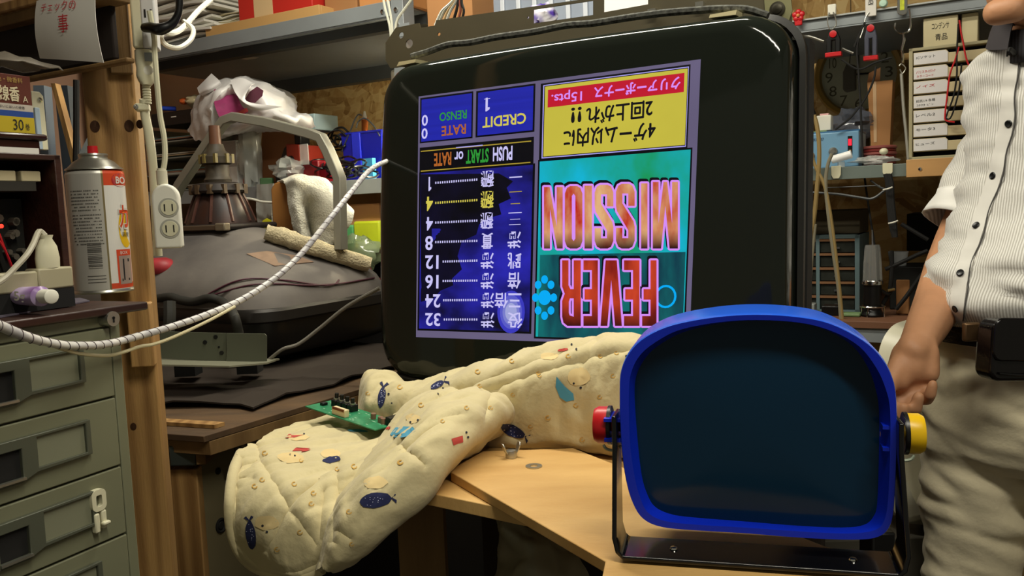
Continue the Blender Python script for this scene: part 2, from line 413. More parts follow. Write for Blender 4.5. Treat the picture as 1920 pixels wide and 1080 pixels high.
f = MB(); f.box(MX0, MX0+MW, .066, .12, MZ0-.03, MZ0-.006); part('bottom_rail', f, M_frame, mon)
p = on(XMON, 1458, 18, YB-.006)
f = MB(); f.lathe([(.0105, 0), (.0105, .003), (.007, .0035), (.007, .005), (.004, .006), (.0, .0061)], n=20, c=p, axis=(0, -1, 0)); part('corner_screw', f, mat('dark_screw', '#39362b', .4, metal=.7), mon)
f = MB(); ear = [on(XMON, a, b_, YB-.002) for a, b_ in ((1432, -18), (1480, -26), (1486, 20), (1476, 50), (1466, 56), (1450, 40), (1436, 30))]
f.prism([(e.x, e.z) for e in ear], YB-.004, YB-.001); part('corner_ear', f, mat('pale_olive_steel', '#8c8a64', .45, metal=.4), mon)
# glass cloth tape over the top edge, a rope-like cord of cloth behind it, bits of masking tape
f = MB(); f.tube([on(XMON, a, b_, .03) for a, b_ in ((772, 106), (800, 98), (840, 84), (880, 80), (930, 70), (1000, 60), (1060, 48), (1110, 44), (1180, 33), (1240, 25), (1300, 20), (1350, 17), (1400, 18), (1440, 30))], .0055, n=7)
part('braided_cord', f, mat('grey_black_braid', '#55564f', .8, col2='#15140f', vs=160), mon)
for a in (((756, 119), (788, 114), (786, 120), (752, 127)), ((1336, 32), (1386, 23), (1384, 32), (1334, 38))):
    f = MB(); q = [on(XMON, x, y, .012) for x, y in a]
    f.loft([[V((p.x, .0, p.z)) for p in q], [V((p.x, .034, p.z+.004)) for p in q]]); part('masking_tape', f, mat('cream_tape', '#d9cda0', .7), mon)
for a, b_ in ((1314, 11), (1225, 24)):
    p = on(XMON, a, b_, .058); f = MB(); f.box(p.x-.006, p.x+.006, .05, .06, p.z-.005, p.z+.004); part('plate_tab', f, M_zinc, mon)
f = MB()
for x in (.06, MW-.14): f.box(MX0+x, MX0+x+.09, .03, .16, MZ0-.075, MZ0-.03)
part('wooden_foot', MB().box(MX0+.05, MX0+.15, .07, .2, MZ0-.064, MZ0-.03), M_pine, mon)
part('wooden_foot', MB().box(MX0+MW-.15, MX0+MW-.05, .07, .2, MZ0-.064, MZ0-.03), M_pine, mon)
f = MB(); f.tube([on(XMON, a, b_, .004) for a, b_ in ((712, 694), (722, 700), (760, 708), (800, 716), (850, 730))], .004); part('lower_wire', f, M_bmat, mon)

# the lit picture on the glass
CO = [on(XMON, *c) for c in ((785, 181), (1314, 111), (1292.5, 650), (780, 632))]      # TL TR BR BL on the glass plane
def homog(src, dst):
    import numpy as np
    A = []; B = []
    for (x, y), (u, v) in zip(src, dst):
        A.append([x, y, 1, 0, 0, 0, -u*x, -u*y]); B.append(u); A.append([0, 0, 0, x, y, 1, -v*x, -v*y]); B.append(v)
    h = np.linalg.solve(np.array(A), np.array(B)); return lambda x, y: ((h[0]*x+h[1]*y+h[2])/(h[6]*x+h[7]*y+1), (h[3]*x+h[4]*y+h[5])/(h[6]*x+h[7]*y+1))
UVSQ = [(0, 0), (1, 0), (1, 1), (0, 1)]
IMG = [(785, 181), (1314, 111), (1292.5, 650), (780, 632)]
px2uv = homog(IMG, UVSQ)
uv2px = homog(UVSQ, IMG)
def scr(u, v, lay):
    """point on the curved glass for picture coordinates (v down)"""
    a, b_ = uv2px(u, v); p = on(XMON, a, b_, -.018)
    for _ in range(3):
        y = bulge(p.x, p.z)-.0006-.00022*lay; p = on(XMON, a, b_, y)
    return V((p.x, bulge(p.x, p.z)-.0006-.00022*lay, p.z))
PM = []; PI_ = {}
def pm(m):
    if m.name not in PI_: PI_[m.name] = len(PM); PM.append(m)
    return PI_[m.name]
pic = MB()
def rectuv(tl, br): 
    u0, v0 = px2uv(*tl); u1, v1 = px2uv(*br); return u0, v0, u1, v1
def prect(tl, br, m, lay, g=0.0):
    u0, v0, u1, v1 = rectuv(tl, br); u0 -= g; v0 -= g; u1 += g; v1 += g
    nx = max(1, int((u1-u0)*24)); ny = max(1, int((v1-v0)*24))
    rows = [[scr(u0+(u1-u0)*i/nx, v0+(v1-v0)*j/ny, lay) for i in range(nx+1)] for j in range(ny+1)]
    pic.loft(rows, pm(m), False, closed=False)
def ptext(t, tl, br, m, lay, bold=0.0):
    u0, v0, u1, v1 = rectuv(tl, br)
    pic.text(t, lambda x, y: scr(u1+(u0-u1)*x, v0+(v1-v0)*y, lay), bold, pm(m))
def ptextb(t, tl, br, m, lay, w=.7, bold=0.0):
    """heavier lettering: the same glyphs struck a few times a fraction of a millimetre apart"""
    for k, (dx, dy) in enumerate(((0, 0), (w, 0), (-w, 0), (0, w), (0, -w))): ptext(t, (tl[0]+dx, tl[1]+dy), (br[0]+dx, br[1]+dy), m, lay+.1*k, bold)
def pone(tl, br, m, lay):
    u0, v0, u1, v1 = rectuv(tl, br); f_ = lambda x, y: scr(u1+(u0-u1)*x, v0+(v1-v0)*y, lay)
    sh_ = [(.35, 0), (.35, .72), (0, .72), (0, .86), (.5, 1), (.75, 1), (.75, 0)]
    pic.add([f_(x, y) for x, y in sh_], [(0, 1, 4, 5, 6), (1, 2, 3, 4)], pm(m))
def pell(c, r, m, lay, n=20):
    cu, cv = px2uv(*c); ru, rv = r
    pic.add([scr(cu, cv, lay)]+[scr(cu+ru*math.cos(2*PI*j/n), cv+rv*math.sin(2*PI*j/n), lay) for j in range(n)], [(0, j+1, (j+1) % n+1) for j in range(n)], pm(m))
E = lambda n, c, s=1.0, **k: emit('lit_'+n, c, s, **k)
E_grey = E('frame_mauve', '#6f6687', .85, var=.12, vs=4); E_blk = E('near_black', '#0a0a14', .6); E_blue = E('blue', '#2026a8', .95, var=.16, vs=7, stretch=(.4, 1, 14))
E_lav = E('lavender', '#a9a2ee', 1.0); E_yel = E('yellow', '#c9bd42', .95, var=.05, vs=12); E_red = E('red', '#c2142e', .95)
E_pink = E('pink_violet', '#d58df5', 1.0); E_gold = E('gold', '#b39a35', .9); E_or = E('orange', '#b5652a', .9); E_grn = E('green', '#2f9a38', .9)
E_dk = E('letter_black', '#14121c', .5); E_cyan = E('cyan', '#00aaf5', 1.0); E_night = E('night_blue', '#2a28b0', .95, col2='#0b0a20', vs=9, stretch=(1, 1, 1.6))
E_teal = E('teal_pattern', '#0fb4d8', 1.0, col2='#16945a', vs=11, stretch=(1, 1, .7)); E_dteal = E('dark_teal_pattern', '#0f6f70', .9, col2='#0e2440', vs=16, stretch=(1.6, 1, .5))
E_white = E('pale_violet', '#c9c4f4', 1.0); E_ye2 = E('pale_yellow', '#d2c552', 1.0)
E_fire = E('fire_red', '#e0b07c', 1.0, col2='#b8281a', vs=20, stretch=(1.7, 1, .8)); E_fire2 = E('deep_fire_red', '#d8492a', .95, col2='#7a1410', vs=18, stretch=(1.4, 1, .6)); E_base = E('dark_maroon', '#32060e', .7)
uvfull = ((785, 181), (1292.5, 650))
nx = 24; rows = [[scr(i/nx, j/nx, 0) for i in range(nx+1)] for j in range(nx+1)]; pic.loft(rows, pm(E_grey), False, closed=False)
# left column
prect((788, 184), (886, 259), E_blk, 1); prect((790.5, 187), (883.5, 256.5), E_blue, 2)
prect((893, 171), (1002, 247), E_blk, 1); prect((896.5, 174), (998.5, 244), E_blue, 2)
ptext('RENSO', (824, 211.5), (875, 222), E_grn, 3, .018); ptext('RATE', (828, 237), (873.5, 250.5), E_or, 3, .018)
ptext('0', (791, 216), (802, 235.5), E_white, 3, .02); ptext('0', (790.5, 241), (801.5, 260), E_white, 3, .02)
pone((908, 184), (918, 208), E_white, 3); prect((908, 186.5), (919, 184), E_white, 3); ptext('CREDIT', (905, 220), (986, 231.5), E_ye2, 3, .02)
prect((787, 277), (1000, 312), E_blk, 1)
prect((789, 283), (996, 265.5), E_gold, 2); prect((789, 320), (994.5, 305.5), E_gold, 2)
prect((855, 276), (905, 273.2), E_lav, 3)
ptext('PUSH', (924.5, 276), (960.5, 300), E_white, 3, .03); ptext('START', (874, 281.5), (916, 304), E_grn, 3, .03)
ptext('or', (852, 284.5), (868.5, 298), E_white, 3, .02); ptext('RATE', (814, 287.5), (846, 309.5), E_or, 3, .03)
prect((786, 323.5), (996, 626), E_blk, 1); prect((789, 325.5), (992, 622), E_night, 2)
sil = [(789, 327), (868, 326), (935, 325), (962, 340), (950, 352), (958, 372), (934, 378), (940, 402), (918, 408), (899, 420), (893, 440), (866, 452), (858, 480), (866, 505), (848, 522), (850, 535), (826, 545), (812, 560), (789, 566)]
cq = (812, 440); pic.loft([[scr(*px2uv(cq[0]+(x-cq[0])*k, cq[1]+(y-cq[1])*k), 2.5) for x, y in cat([V((a, b_, 0)) for a, b_ in sil], 3, True) for x, y in [(x, y)]] if False else [scr(*px2uv(cq[0]+(p.x-cq[0])*k, cq[1]+(p.y-cq[1])*k), 2.5) for p in [V((a*(1-t)+c_*t, b_*(1-t)+d_*t, 0)) for (a, b_), (c_, d_) in zip(sil, sil[1:]+sil[:1]) for t in (0, .25, .5, .75)]] for k in [j/10 for j in range(10, 0, -1)]], pm(E('silhouette', '#12102e', .7, col2='#08080e', vs=16)), False)
# moon glow in the lower corner
for r, c in ((.085, '#3a3ac0'), (.068, '#5a5cca'), (.052, '#7c80d0'), (.036, '#a3a8dc')):
    pell((958, 585), (r*.62, r), E('moon_'+c[1:], c, .95), 3, 24)
def dots(x0, x1, y0, y1, m):
    n = int((x1-x0)/4.1)
    for i in range(n):
        x = x0+(x1-x0)*(i+.5)/n; y = y0+(y1-y0)*(i+.5)/n; prect((x-1.1, y-2), (x+1.1, y+2), m, 4)
def row(num, nb, dx0, dy0, dy1, m, k1, b1, k2, b2):
    (pone(nb[:2], nb[2:], m, 5) if num == '1' else ptext(num, nb[:2], nb[2:], m, 5, .02)); dots(dx0, 896, dy0, dy1, m)
    ptext(k1, b1[:2], b1[2:], m, 5, .015)
    if k2: ptext(k2, b2[:2], b2[2:], m, 5, .015)
row('1', (802, 332, 808.5, 358), 815, 343, 336.5, E_white, '飜', (902, 321, 926, 350), None, None)
prect((955, 334), (979, 330), E_white, 5)
row('4', (799, 369, 811.5, 395), 815, 380.5, 375, E_ye2, '飜', (901.5, 359, 925.5, 390), None, None)
prect((955, 361), (978.5, 358), E_gold, 5); prect((957.5, 383), (975, 380.5), E_gold, 5)
row('4', (799, 407, 811.5, 432), 815, 417.5, 413.5, E_white, '飜', (901, 399, 924.5, 429), None, None)
for y, a, c in ((398.5, 954, 977.5), (410.5, 957, 974.5), (420.5, 955, 975.5)): prect((a, y+1), (c, y), E_white, 5, .0014)
row('8', (797.5, 442.5, 811.5, 469), 815, 454, 451.5, E_white, '貫', (903, 437, 924, 466), '満', (952, 434.5, 977, 465))
row('12', (797.5, 479, 822, 504.5), 829, 490.5, 488.5, E_white, '満', (901.5, 474, 926, 503.5), '跳', (952, 473, 977, 503.5))
row('16', (797.5, 515.5, 822, 541.5), 829, 527, 526, E_white, '満', (901.5, 512, 926, 541.5), '倍', (952, 511, 976, 541.5))
row('24', (797.5, 551.5, 825.5, 577), 830, 563, 562.5, E_white, '満', (902, 549, 926.5, 577.5), '倍', (927.5, 549, 952, 577.5)); ptext('三', (953, 550), (977, 576.5), E_white, 5, .015)
row('32', (797.5, 586.5, 825.5, 611.5), 831, 599, 599, E_white, '満', (902, 585.5, 927, 614.5), '役', (952, 585.5, 979, 615.5))
# right column, yellow notice
prect((1014, 157), (1288, 297), E_blk, 1); prect((1018.7, 159.8), (1286, 275), E_lav, 2); prect((1020.5, 161.2), (1285, 273), E_dk, 3); prect((1022, 162.5), (1284, 271.5), E_yel, 4)
prect((1027.5, 168.7), (1282, 172.5), E_red, 5)
ptextb('クリアーボーナス', (1115, 163.5), (1275, 166), E_pink, 6, .7); ptext('15pts.', (1034, 172.5), (1091, 188.5), E_pink, 6, .014)
ptextb('2回上がれ', (1100, 201), (1222.5, 221), E_dk, 6, .8); ptext('!!', (1071, 202), (1090, 229), E_dk, 6, .02); ptextb('4ゲーム以内に', (1057.5, 244), (1228, 262.5), E_dk, 6, .8)
# cyan title
prect((1009, 300), (1284, 644), E_blk, 1); prect((1012, 303), (1281, 640), E_teal, 2)
prect((1012.5, 478), (1279, 640), E_dteal, 3)
for c, r in (((1248, 556), .034),): pell(c, (.034, .042), E_cyan, 4); pell((1248, 556), (.027, .034), E_dteal, 5)
pell((1021, 558), (.023, .029), E_cyan, 4, 24)
for k in range(8):
    a = 2*PI*k/8; pell((1021+17*math.cos(a), 558+34*math.sin(a)), (.0125, .0165), E_cyan, 4, 14)
LET = {
 'M': ([(0,0),(0,1),(.33,1),(.5,.36),(.67,1),(1,1),(1,0),(.77,0),(.77,.62),(.57,0),(.43,0),(.23,.62),(.23,0)], []),
 'I': ([(0,0),(0,1),(1,1),(1,0)], []),
 'S': ([(0,.66),(0,.88),(.12,.97),(.3,1),(.7,1),(.88,.97),(1,.88),(1,.68),(.66,.68),(.66,.84),(.34,.84),(.34,.72),(.95,.42),(1,.34),(1,.12),(.88,.03),(.7,0),(.3,0),(.12,.03),(0,.12),(0,.34),(.34,.34),(.34,.15),(.66,.15),(.66,.30),(.06,.58)], []),
 'O': ([(0,.12),(0,.88),(.12,.97),(.3,1),(.7,1),(.88,.97),(1,.88),(1,.12),(.88,.03),(.7,0),(.3,0),(.12,.03)], [[(.40,.16),(.40,.84),(.5,.88),(.60,.84),(.60,.16),(.5,.12)]]),
 'N': ([(0,0),(0,1),(.3,1),(.68,.36),(.68,1),(1,1),(1,0),(.7,0),(.32,.64),(.32,0)], []),
 'F': ([(0,0),(0,1),(1,1),(1,.85),(.42,.85),(.42,.6),(.9,.6),(.9,.44),(.42,.44),(.42,0)], []),
 'E': ([(0,0),(0,1),(1,1),(1,.85),(.42,.85),(.42,.6),(.92,.6),(.92,.44),(.42,.44),(.42,.15),(1,.15),(1,0)], []),
 'V': ([(0,1),(.32,1),(.5,.3),(.68,1),(1,1),(.76,0),(.24,0)], []),
 'R': ([(0,0),(0,1),(.72,1),(.93,.95),(1,.86),(1,.62),(.86,.51),(1,.40),(1,0),(.66,0),(.66,.38),(.56,.44),(.38,.44),(.38,0)], [[(.38,.58),(.38,.86),(.6,.84),(.64,.8),(.64,.63),(.58,.58)]])}
def title(letters, boxes, mt):
    for ch, (x0, y0, x1, y1) in zip(letters, boxes):
        out, holes = LET[ch]
        def at(x, y, lay, dx=0, dy=0):
            u, v = px2uv(x1+(x0-x1)*x+dx, y0+(y1-y0)*y+dy); return scr(u, v, lay)
        loops = [out]+holes; fl = [p for l in loops for p in l]
        tris = tessellate_polygon([[V((x, y, 0)) for x, y in l] for l in loops])
        pic.add([at(x, y, 9+.0) for x, y in fl], [tuple(t) for t in tris], pm(mt))
        for m, lay, w, dx, dy in ((E_pink, 7.5, 3.7, 0, 0), (E_dk, 6, 4.2, -2.2, -4.5)):
            pic.add([at(x, y, lay, dx, dy) for x, y in fl], [tuple(t) for t in tris], pm(m))
            for l in loops:
                for j in range(len(l)):
                    a = l[j]; c = l[(j+1) % len(l)]
                    A_ = (x1+(x0-x1)*a[0], y0+(y1-y0)*a[1]); C_ = (x1+(x0-x1)*c[0], y0+(y1-y0)*c[1])
                    L_ = math.hypot(C_[0]-A_[0], C_[1]-A_[1]) or 1; nx_, ny_ = -(C_[1]-A_[1])/L_*w, (C_[0]-A_[0])/L_*w
                    q = [(A_[0]+nx_, A_[1]+ny_), (C_[0]+nx_, C_[1]+ny_), (C_[0]-nx_, C_[1]-ny_), (A_[0]-nx_, A_[1]-ny_)]
                    pic.add([scr(*px2uv(x+dx, y+dy), lay) for x, y in q], [(0, 1, 2, 3)], pm(m))
                    pic.add([scr(*px2uv(A_[0]+dx+w*math.cos(k*PI/4), A_[1]+dy+w*math.sin(k*PI/4)), lay) for k in range(8)], [tuple(range(8))], pm(m))
def fade(m, ya, yb, x):
    """the picture itself darkens towards the tops of its letters"""
    nt = m.node_tree; b_ = nt.nodes['Principled BSDF']; L = nt.links; src = b_.inputs['Emission Color'].links[0].from_socket
    tc = nt.nodes.new('ShaderNodeTexCoord'); sp = nt.nodes.new('ShaderNodeSeparateXYZ'); L.new(tc.outputs['Object'], sp.inputs[0])
    mr = nt.nodes.new('ShaderNodeMapRange'); mr.inputs[1].default_value = on(XMON, x, yb).z; mr.inputs[2].default_value = on(XMON, x, ya).z
    L.new(sp.outputs[2], mr.inputs[0]); mx = nt.nodes.new('ShaderNodeMix'); mx.data_type = 'RGBA'
    L.new(mr.outputs[0], mx.inputs[0]); mx.inputs[6].default_value = hx('#1c040a'); L.new(src, mx.inputs[7]); L.new(mx.outputs[2], b_.inputs['Emission Color'])
fade(E_fire, 435, 468, 1145); fade(E_fire2, 565, 615, 1145)
XS = [(1224, 1271), (1202, 1214), (1155, 1190), (1115, 1150), (1096, 1110), (1059, 1092), (1020, 1055)]
title('MISSION', [(a, 341+(1276-b_)*.043, b_, 466) for a, b_ in XS], E_fire)
XF = [(1204, 1231), (1170, 1199), (1126, 1166), (1094, 1121), (1054, 1089)]
title('FEVER', [(a, 488, b_, 611) for a, b_ in XF], E_fire2)
part('lit_picture', pic, PM, mon, ang=0)
# ================================================================== plywood worktops, stands
ZT = .875
def poly_board(pts, z, th): return MB().slab([PZ(a, b_, z) for a, b_ in pts], th)
f = poly_board([(845, 885), (852, 876), (905, 846), (1075, 840), (1550, 1025), (1640, 1042), (1720, 1150), (1115, 1150), (1135, 1052)], ZT, .012)
one('plywood_board', 'pale plywood board with a wing nut and washer lying on it, under the blue frame', 'board', f, [M_ply], bev=.001)
zl = ZT-.0125
f = MB().slab([PZ(765, 916, zl), PZ(1100, 985, zl), PZ(1440, 1000, zl), WF.w(-.21, .98, zl), WF.w(-.21, 1.62, zl), WF.w(-.98, 1.62, zl), WF.w(-.98, 1.30, zl)], .016)
one('plywood_worktop', 'lower plywood worktop with a splintered edge under the pale board', 'worktop', f, [M_ply], bev=.001)
# leg frame of the worktop
for i, (a, Y, h) in enumerate(((790, 1.10, 0), (1040, 1.12, 0))):
    p = P(a, 950, Y); f = MB(); f.box(p.x-.03, p.x+.03, p.y-.02, p.y+.02, 0, zl-.016)
    one('table_leg', ('square timber leg under the left corner of the plywood worktop', 'square timber leg behind the plastic bag under the worktop')[i], 'leg', f, [M_dpine], rz=0)
f = MB(); 
for s0, s1, d0, d1 in ((-.9, -.25, 1.40, 1.44),): 
    f.add([WF.w(x, d, z) for x in (s0, s1) for d in (d0, d1) for z in (0.0, .845)], [(0, 1, 3, 2), (4, 6, 7, 5), (0, 4, 5, 1), (2, 3, 7, 6), (0, 2, 6, 4), (1, 5, 7, 3)])
one('backboard', 'dark board standing below the monitor behind the table legs', 'board', f, [mat('very_dark_brown_panel', '#241a12', .8)])
# wing nut and washer
p = PZ(959, 858, ZT); t = thing('wing_nut', 'silver wing nut standing on the pale plywood board', 'nut', p, .35)
f = MB(); f.lathe([(.0075, 0), (.0078, .004), (.0065, .010), (.0045, .0105)], n=18); part('nut_body', f, M_zinc, t)
for s in (-1, 1):
    f = MB(); f.loft([[V((s*(.004+x*.9+sx), y, z)) for sx, y, z in ((0, -w, z0), (.0, w, z0), (.0022, w, z0), (.0022, -w, z0))] for x, z0, w in ((0, .004, .003), (.004, .010, .0045), (.0065, .0165, .005), (.0075, .020, .003))])
    part('wing', f, M_zinc, t, bev=.0006)
p = PZ(1001, 875, ZT); f = MB()
f.loft([[V((r*math.cos(2*PI*j/28), r*math.sin(2*PI*j/28), z))+p for j in range(28)] for r, z in ((.005, 0), (.0105, 0), (.0105, .0014), (.005, .0014), (.005, 0))], cap=False)
one('washer', 'flat silver washer lying on the pale plywood board', 'washer', f, [M_zinc])
# ================================================================== blue framed lens
MF = Frame(-15); XL = FX(MF, 1146, 1055, .745, zfix=ZT)
lens = thing('lens_stand', 'bright blue rounded frame with a dark lens in a black stand, red and yellow knobs', 'magnifier', (0, 0, 0), X=XL)
YL = .035
LO = [(1160, 740), (1163, 695), (1180, 658), (1210, 630), (1260, 608), (1340, 593), (1420, 588), (1500, 593), (1560, 606), (1620, 637), (1655, 670), (1675, 708), (1683, 755), (1683, 850), (1679, 940), (1672, 985), (1650, 1008), (1600, 1014), (1500, 1010), (1400, 1002), (1300, 996), (1240, 990), (1205, 975), (1185, 945), (1172, 900), (1163, 830)]
LI = [(1180, 745), (1184, 700), (1203, 664), (1240, 636), (1280, 618), (1350, 605), (1420, 601), (1500, 606), (1560, 622), (1610, 650), (1642, 690), (1660, 730), (1668, 770), (1668, 850), (1664, 940), (1656, 978), (1638, 994), (1590, 1000), (1500, 996), (1400, 989), (1300, 983), (1245, 976), (1215, 960), (1200, 930), (1190, 890), (1182, 830)]
LD = [(1190, 745), (1194, 702), (1216, 664), (1250, 638), (1290, 620), (1352, 606), (1420, 601), (1500, 606), (1556, 622), (1600, 650), (1628, 690), (1642, 730), (1648, 770), (1648, 850), (1645, 940), (1638, 968), (1620, 984), (1580, 989), (1500, 986), (1400, 978), (1300, 970), (1258, 964), (1228, 950), (1213, 925), (1203, 890), (1196, 830)]
def lp(pts, yfront, ylocal, sc=1.0, sm=4):
    q = [on(XL, a, b_, yfront) for a, b_ in pts]; c = sum(q, V((0, 0, 0)))/len(q)
    return cat([V((c.x+(p.x-c.x)*sc, ylocal, c.z+(p.z-c.z)*sc)) for p in q], sm, True)
M_bl = mat('bright_blue_plastic', '#1d5ad6', .25, spec=.5, var=.04, vs=3)
M_bl2 = mat('deep_blue_plastic', '#0a28bc', .3)
y0 = YL-.012
f = MB()
f.loft([lp(LO, y0, YL+.068, .985), lp(LO, y0, YL+.060, .998), lp(LO, y0, YL-.002), lp(LO, y0, YL-.010, .996), lp(LO, y0, YL-.012, .990)], cap=False)
part('outer_frame', f, M_bl, lens, ang=50)
f = MB(); f.loft([lp(LO, y0, YL-.012, .990), lp(LI, y0, YL-.0115, 1.004), lp(LI, y0, YL-.009), lp(LD, y0+.018, YL+.006)], cap=False)
part('inner_rim', f, M_bl2, lens, ang=50)
f = MB(); r_ = lp(LD, y0+.018, YL+.006, 1.002); c_ = sum(r_, V((0, 0, 0)))/len(r_)
rings = [r_] + [[V((c_.x+(p.x-c_.x)*k, YL+.006-.006*(1-k*k), c_.z+(p.z-c_.z)*k)) for p in r_] for k in (.85, .6, .3, .05)]
f.loft(rings, cap=True); part('dark_lens', f, mat('dark_navy_lens', '#0c2a40', .14, spec=.25), lens, ang=60)
f = MB(); f.loft([lp(LO, y0, YL+.068, .985), lp(LO, y0, YL+.072, .9)], cap=True); part('back_cover', f, M_bl2, lens)
# pivots, knobs
kl = on(XL, 1150, 797, YL+.01); kr = on(XL, 1690, 812, YL+.01)
for nm, k, s, c in (('red_knob', kl, -1, M_red), ('yellow_knob', kr, 1, mat('yellow_plastic', '#e0b414', .35))):
    f = MB(); f.lathe([(.0155, .0), (.0175, .001), (.0175, .0105), (.0155, .014), (.004, .0145)], n=24, c=V((k.x+s*.0035, k.y, k.z)), axis=(s, 0, 0)); part('knob', f, c, lens, label=nm.replace('_', ' '))
    f = MB(); f.cyl((k.x-s*.018, k.y, k.z), (k.x+s*.004, k.y, k.z), .006); part('pivot_pin', f, c, lens)
    f = MB(); f.box(k.x-s*.006-.012, k.x-s*.006+.004, YL-.010, YL+.02, k.z-.011, k.z-.008); f.box(k.x-s*.006-.012, k.x-s*.006+.004, YL-.010, YL+.02, k.z+.008, k.z+.011)
    part('pivot_slot', f, M_bl2, lens)
    f = MB(); f.lathe([(.0185, 0), (.0185, .003), (.017, .0035), (.017, -.0005)], n=24, c=V((k.x+s*.0015, k.y, k.z)), axis=(s, 0, 0)); part('black_washer', f, M_black, lens)
for k in (kl, kr): part('pale_clip', MB().tube([V((k.x+.008*math.cos(a_), k.y-.012, k.z-.016+.005*math.sin(a_))) for a_ in (PI, PI*1.25, PI*1.5, PI*1.75, 2*PI)], .0014, n=6), mat('pale_green_ring', '#a9b4a0', .5), lens)
# U-shaped stand strap
M_acr = mat('black_acrylic', '#0a0a0c', .13, spec=.6)
bl = on(XL, 1141, 1040, .0); br = on(XL, 1718, 1072, .0); zl0 = .004
tl = kl.x+.0035; tr = kr.x-.0035; th = .0042
path = [(tl, kl.z+.017), (tl, kl.z-.01), (bl.x+.003, .022), (bl.x+.006, .009), (bl.x+.013, .003), (br.x-.013, .003), (br.x-.006, .009), (br.x-.003, .022), (tr, kr.z-.01), (tr, kr.z+.017)]
def off(path, t):
    o = []
    for i, (x, z) in enumerate(path):
        a = path[max(i-1, 0)]; c = path[min(i+1, len(path)-1)]; dx, dz = c[0]-a[0], c[1]-a[1]; L_ = math.hypot(dx, dz)
        o.append((x-dz/L_*t, z+dx/L_*t))
    return o
pin = off(path, th); f = MB(); wd = lambda z: .024 if z < .03 else .015
def strap(path, pin, y_c, hw):
    rings = []
    for (a, c), (a2, c2) in zip(path, pin):
        h = hw(max(c, 0)); rings.append([V((a, y_c-h, c)), V((a, y_c+h, c)), V((a2, y_c+h, c2)), V((a2, y_c-h, c2))])
    return rings
part('stand_strap', f.loft(strap(path, pin, YL-.009, lambda z: .025-.009*min(1, z/.1))), M_acr, lens, bev=.0012)
for x in (.22, .82):
    f = MB(); f.lathe([(.0035, 0), (.0030, .0014), (.001, .0018)], n=14, c=(bl.x+(br.x-bl.x)*x, YL-.01, .0035+th)); part('base_screw', f, M_chrome, lens)
# ================================================================== quilt
M_q = mat('cream_quilt_cotton', '#c6b98f', .9, var=.09, vs=9, sheen=.15, bump=.10, bs=120)
q_m = [M_q, mat('print_navy', '#20264e', .9, var=.15, vs=300), mat('print_blue', '#4f97b4', .9), mat('print_red', '#b5433a', .9), mat('print_ochre', '#c39a4a', .9), mat('print_eye', '#22242e', .9), mat('print_tan', '#d4bd88', .9), mat('print_dot', '#b9bddd', .9), mat('quilt_thread', '#bba978', .9)]
STI = [[(482, 836), (492, 870), (515, 905), (540, 945), (570, 980), (598, 1018)], [(440, 898), (478, 895)], [(446, 897), (484, 862)], [(635, 870), (600, 900), (568, 930), (535, 965), (505, 1025)],
       [(745, 828), (700, 868), (650, 912), (636, 925)], [(744, 828), (770, 850), (792, 872)], [(606, 925), (604, 960), (603, 1010)], [(633, 880), (632, 1015)], [(632, 985), (660, 1005)],
       [(1190, 655), (1110, 670), (1062, 687), (1000, 702), (905, 731)], [(920, 735), (905, 775), (893, 830)], [(1120, 640), (1060, 660), (990, 680), (940, 700), (860, 735)], [(440, 985), (442, 960)],
       [(452, 1010), (475, 1035), (510, 1058), (560, 1062), (600, 1050)], [(450, 870), (444, 930), (446, 1000)]]
def seg_d(p, a, b_):
    ax, ay = a; bx, by = b_; dx, dy = bx-ax, by-ay; L2 = dx*dx+dy*dy; t = max(0, min(1, ((p[0]-ax)*dx+(p[1]-ay)*dy)/L2)); return math.hypot(p[0]-ax-t*dx, p[1]-ay-t*dy)
def topx(p):
    d = p-CAM; z = d.dot(FW); return 960+d.dot(CR)/z*FPX, 540-d.dot(CU)/z*FPX
def qdisp(p):
    q_ = V((p.x*9+p.y*6, p.y*26-p.x*16, p.z*12)); n = mn.noise(p*13)*.004 + mn.noise(p*34+V((3, 1, 2)))*.0022 - abs(mn.noise(q_))*.016 - abs(mn.noise(q_*2.1+V((5, 5, 5))))*.006 + .003
    x, y = topx(p); g = 0
    for l in STI:
        for i in range(len(l)-1):
            dd = seg_d((x, y), l[i], l[i+1])
            if dd < 12: g = max(g, (1-dd/12)**1.2)
    v = (CAM-p).normalized(); v = (v+V((0, 0, .8))).normalized()
    return p + v*(n-.0062*g)
A_px = [676, 684, 700, 735, 775, 850, 930, 1010, 1090, 1150, 1205, 1262]
def arow(ys, d): return [WF.at(x, y, d-.022 if not isinstance(d, (list, tuple)) else d[i]) for i, (x, y) in enumerate(zip(A_px, ys))]
R_A = [arow([790, 740, 726, 724, 745, 735, 715, 690, 675, 670, 668, 700], 1.125),
       arow([780, 712, 699, 702, 722, 700, 679, 656, 640, 633, 636, 690], 1.10),
       arow([785, 730, 712, 716, 730, 712, 690, 667, 655, 646, 650, 700], 1.065),
       arow([790, 750, 738, 740, 742, 735, 712, 695, 690, 682, 690, 730], 1.045),
       arow([792, 770, 760, 762, 765, 775, 765, 745, 740, 742, 750, 780], 1.035),
       arow([794, 785, 780, 785, 790, 815, 812, 805, 805, 808, 815, 825], 1.035),
       arow([796, 792, 790, 795, 800, 838, 836, 829, 834, 843, 850, 850], 1.045),
       arow([797, 794, 792, 797, 802, 840, 838, 831, 836, 845, 852, 852], 1.09)]
def prow(l): return [P(*q) for q in l]
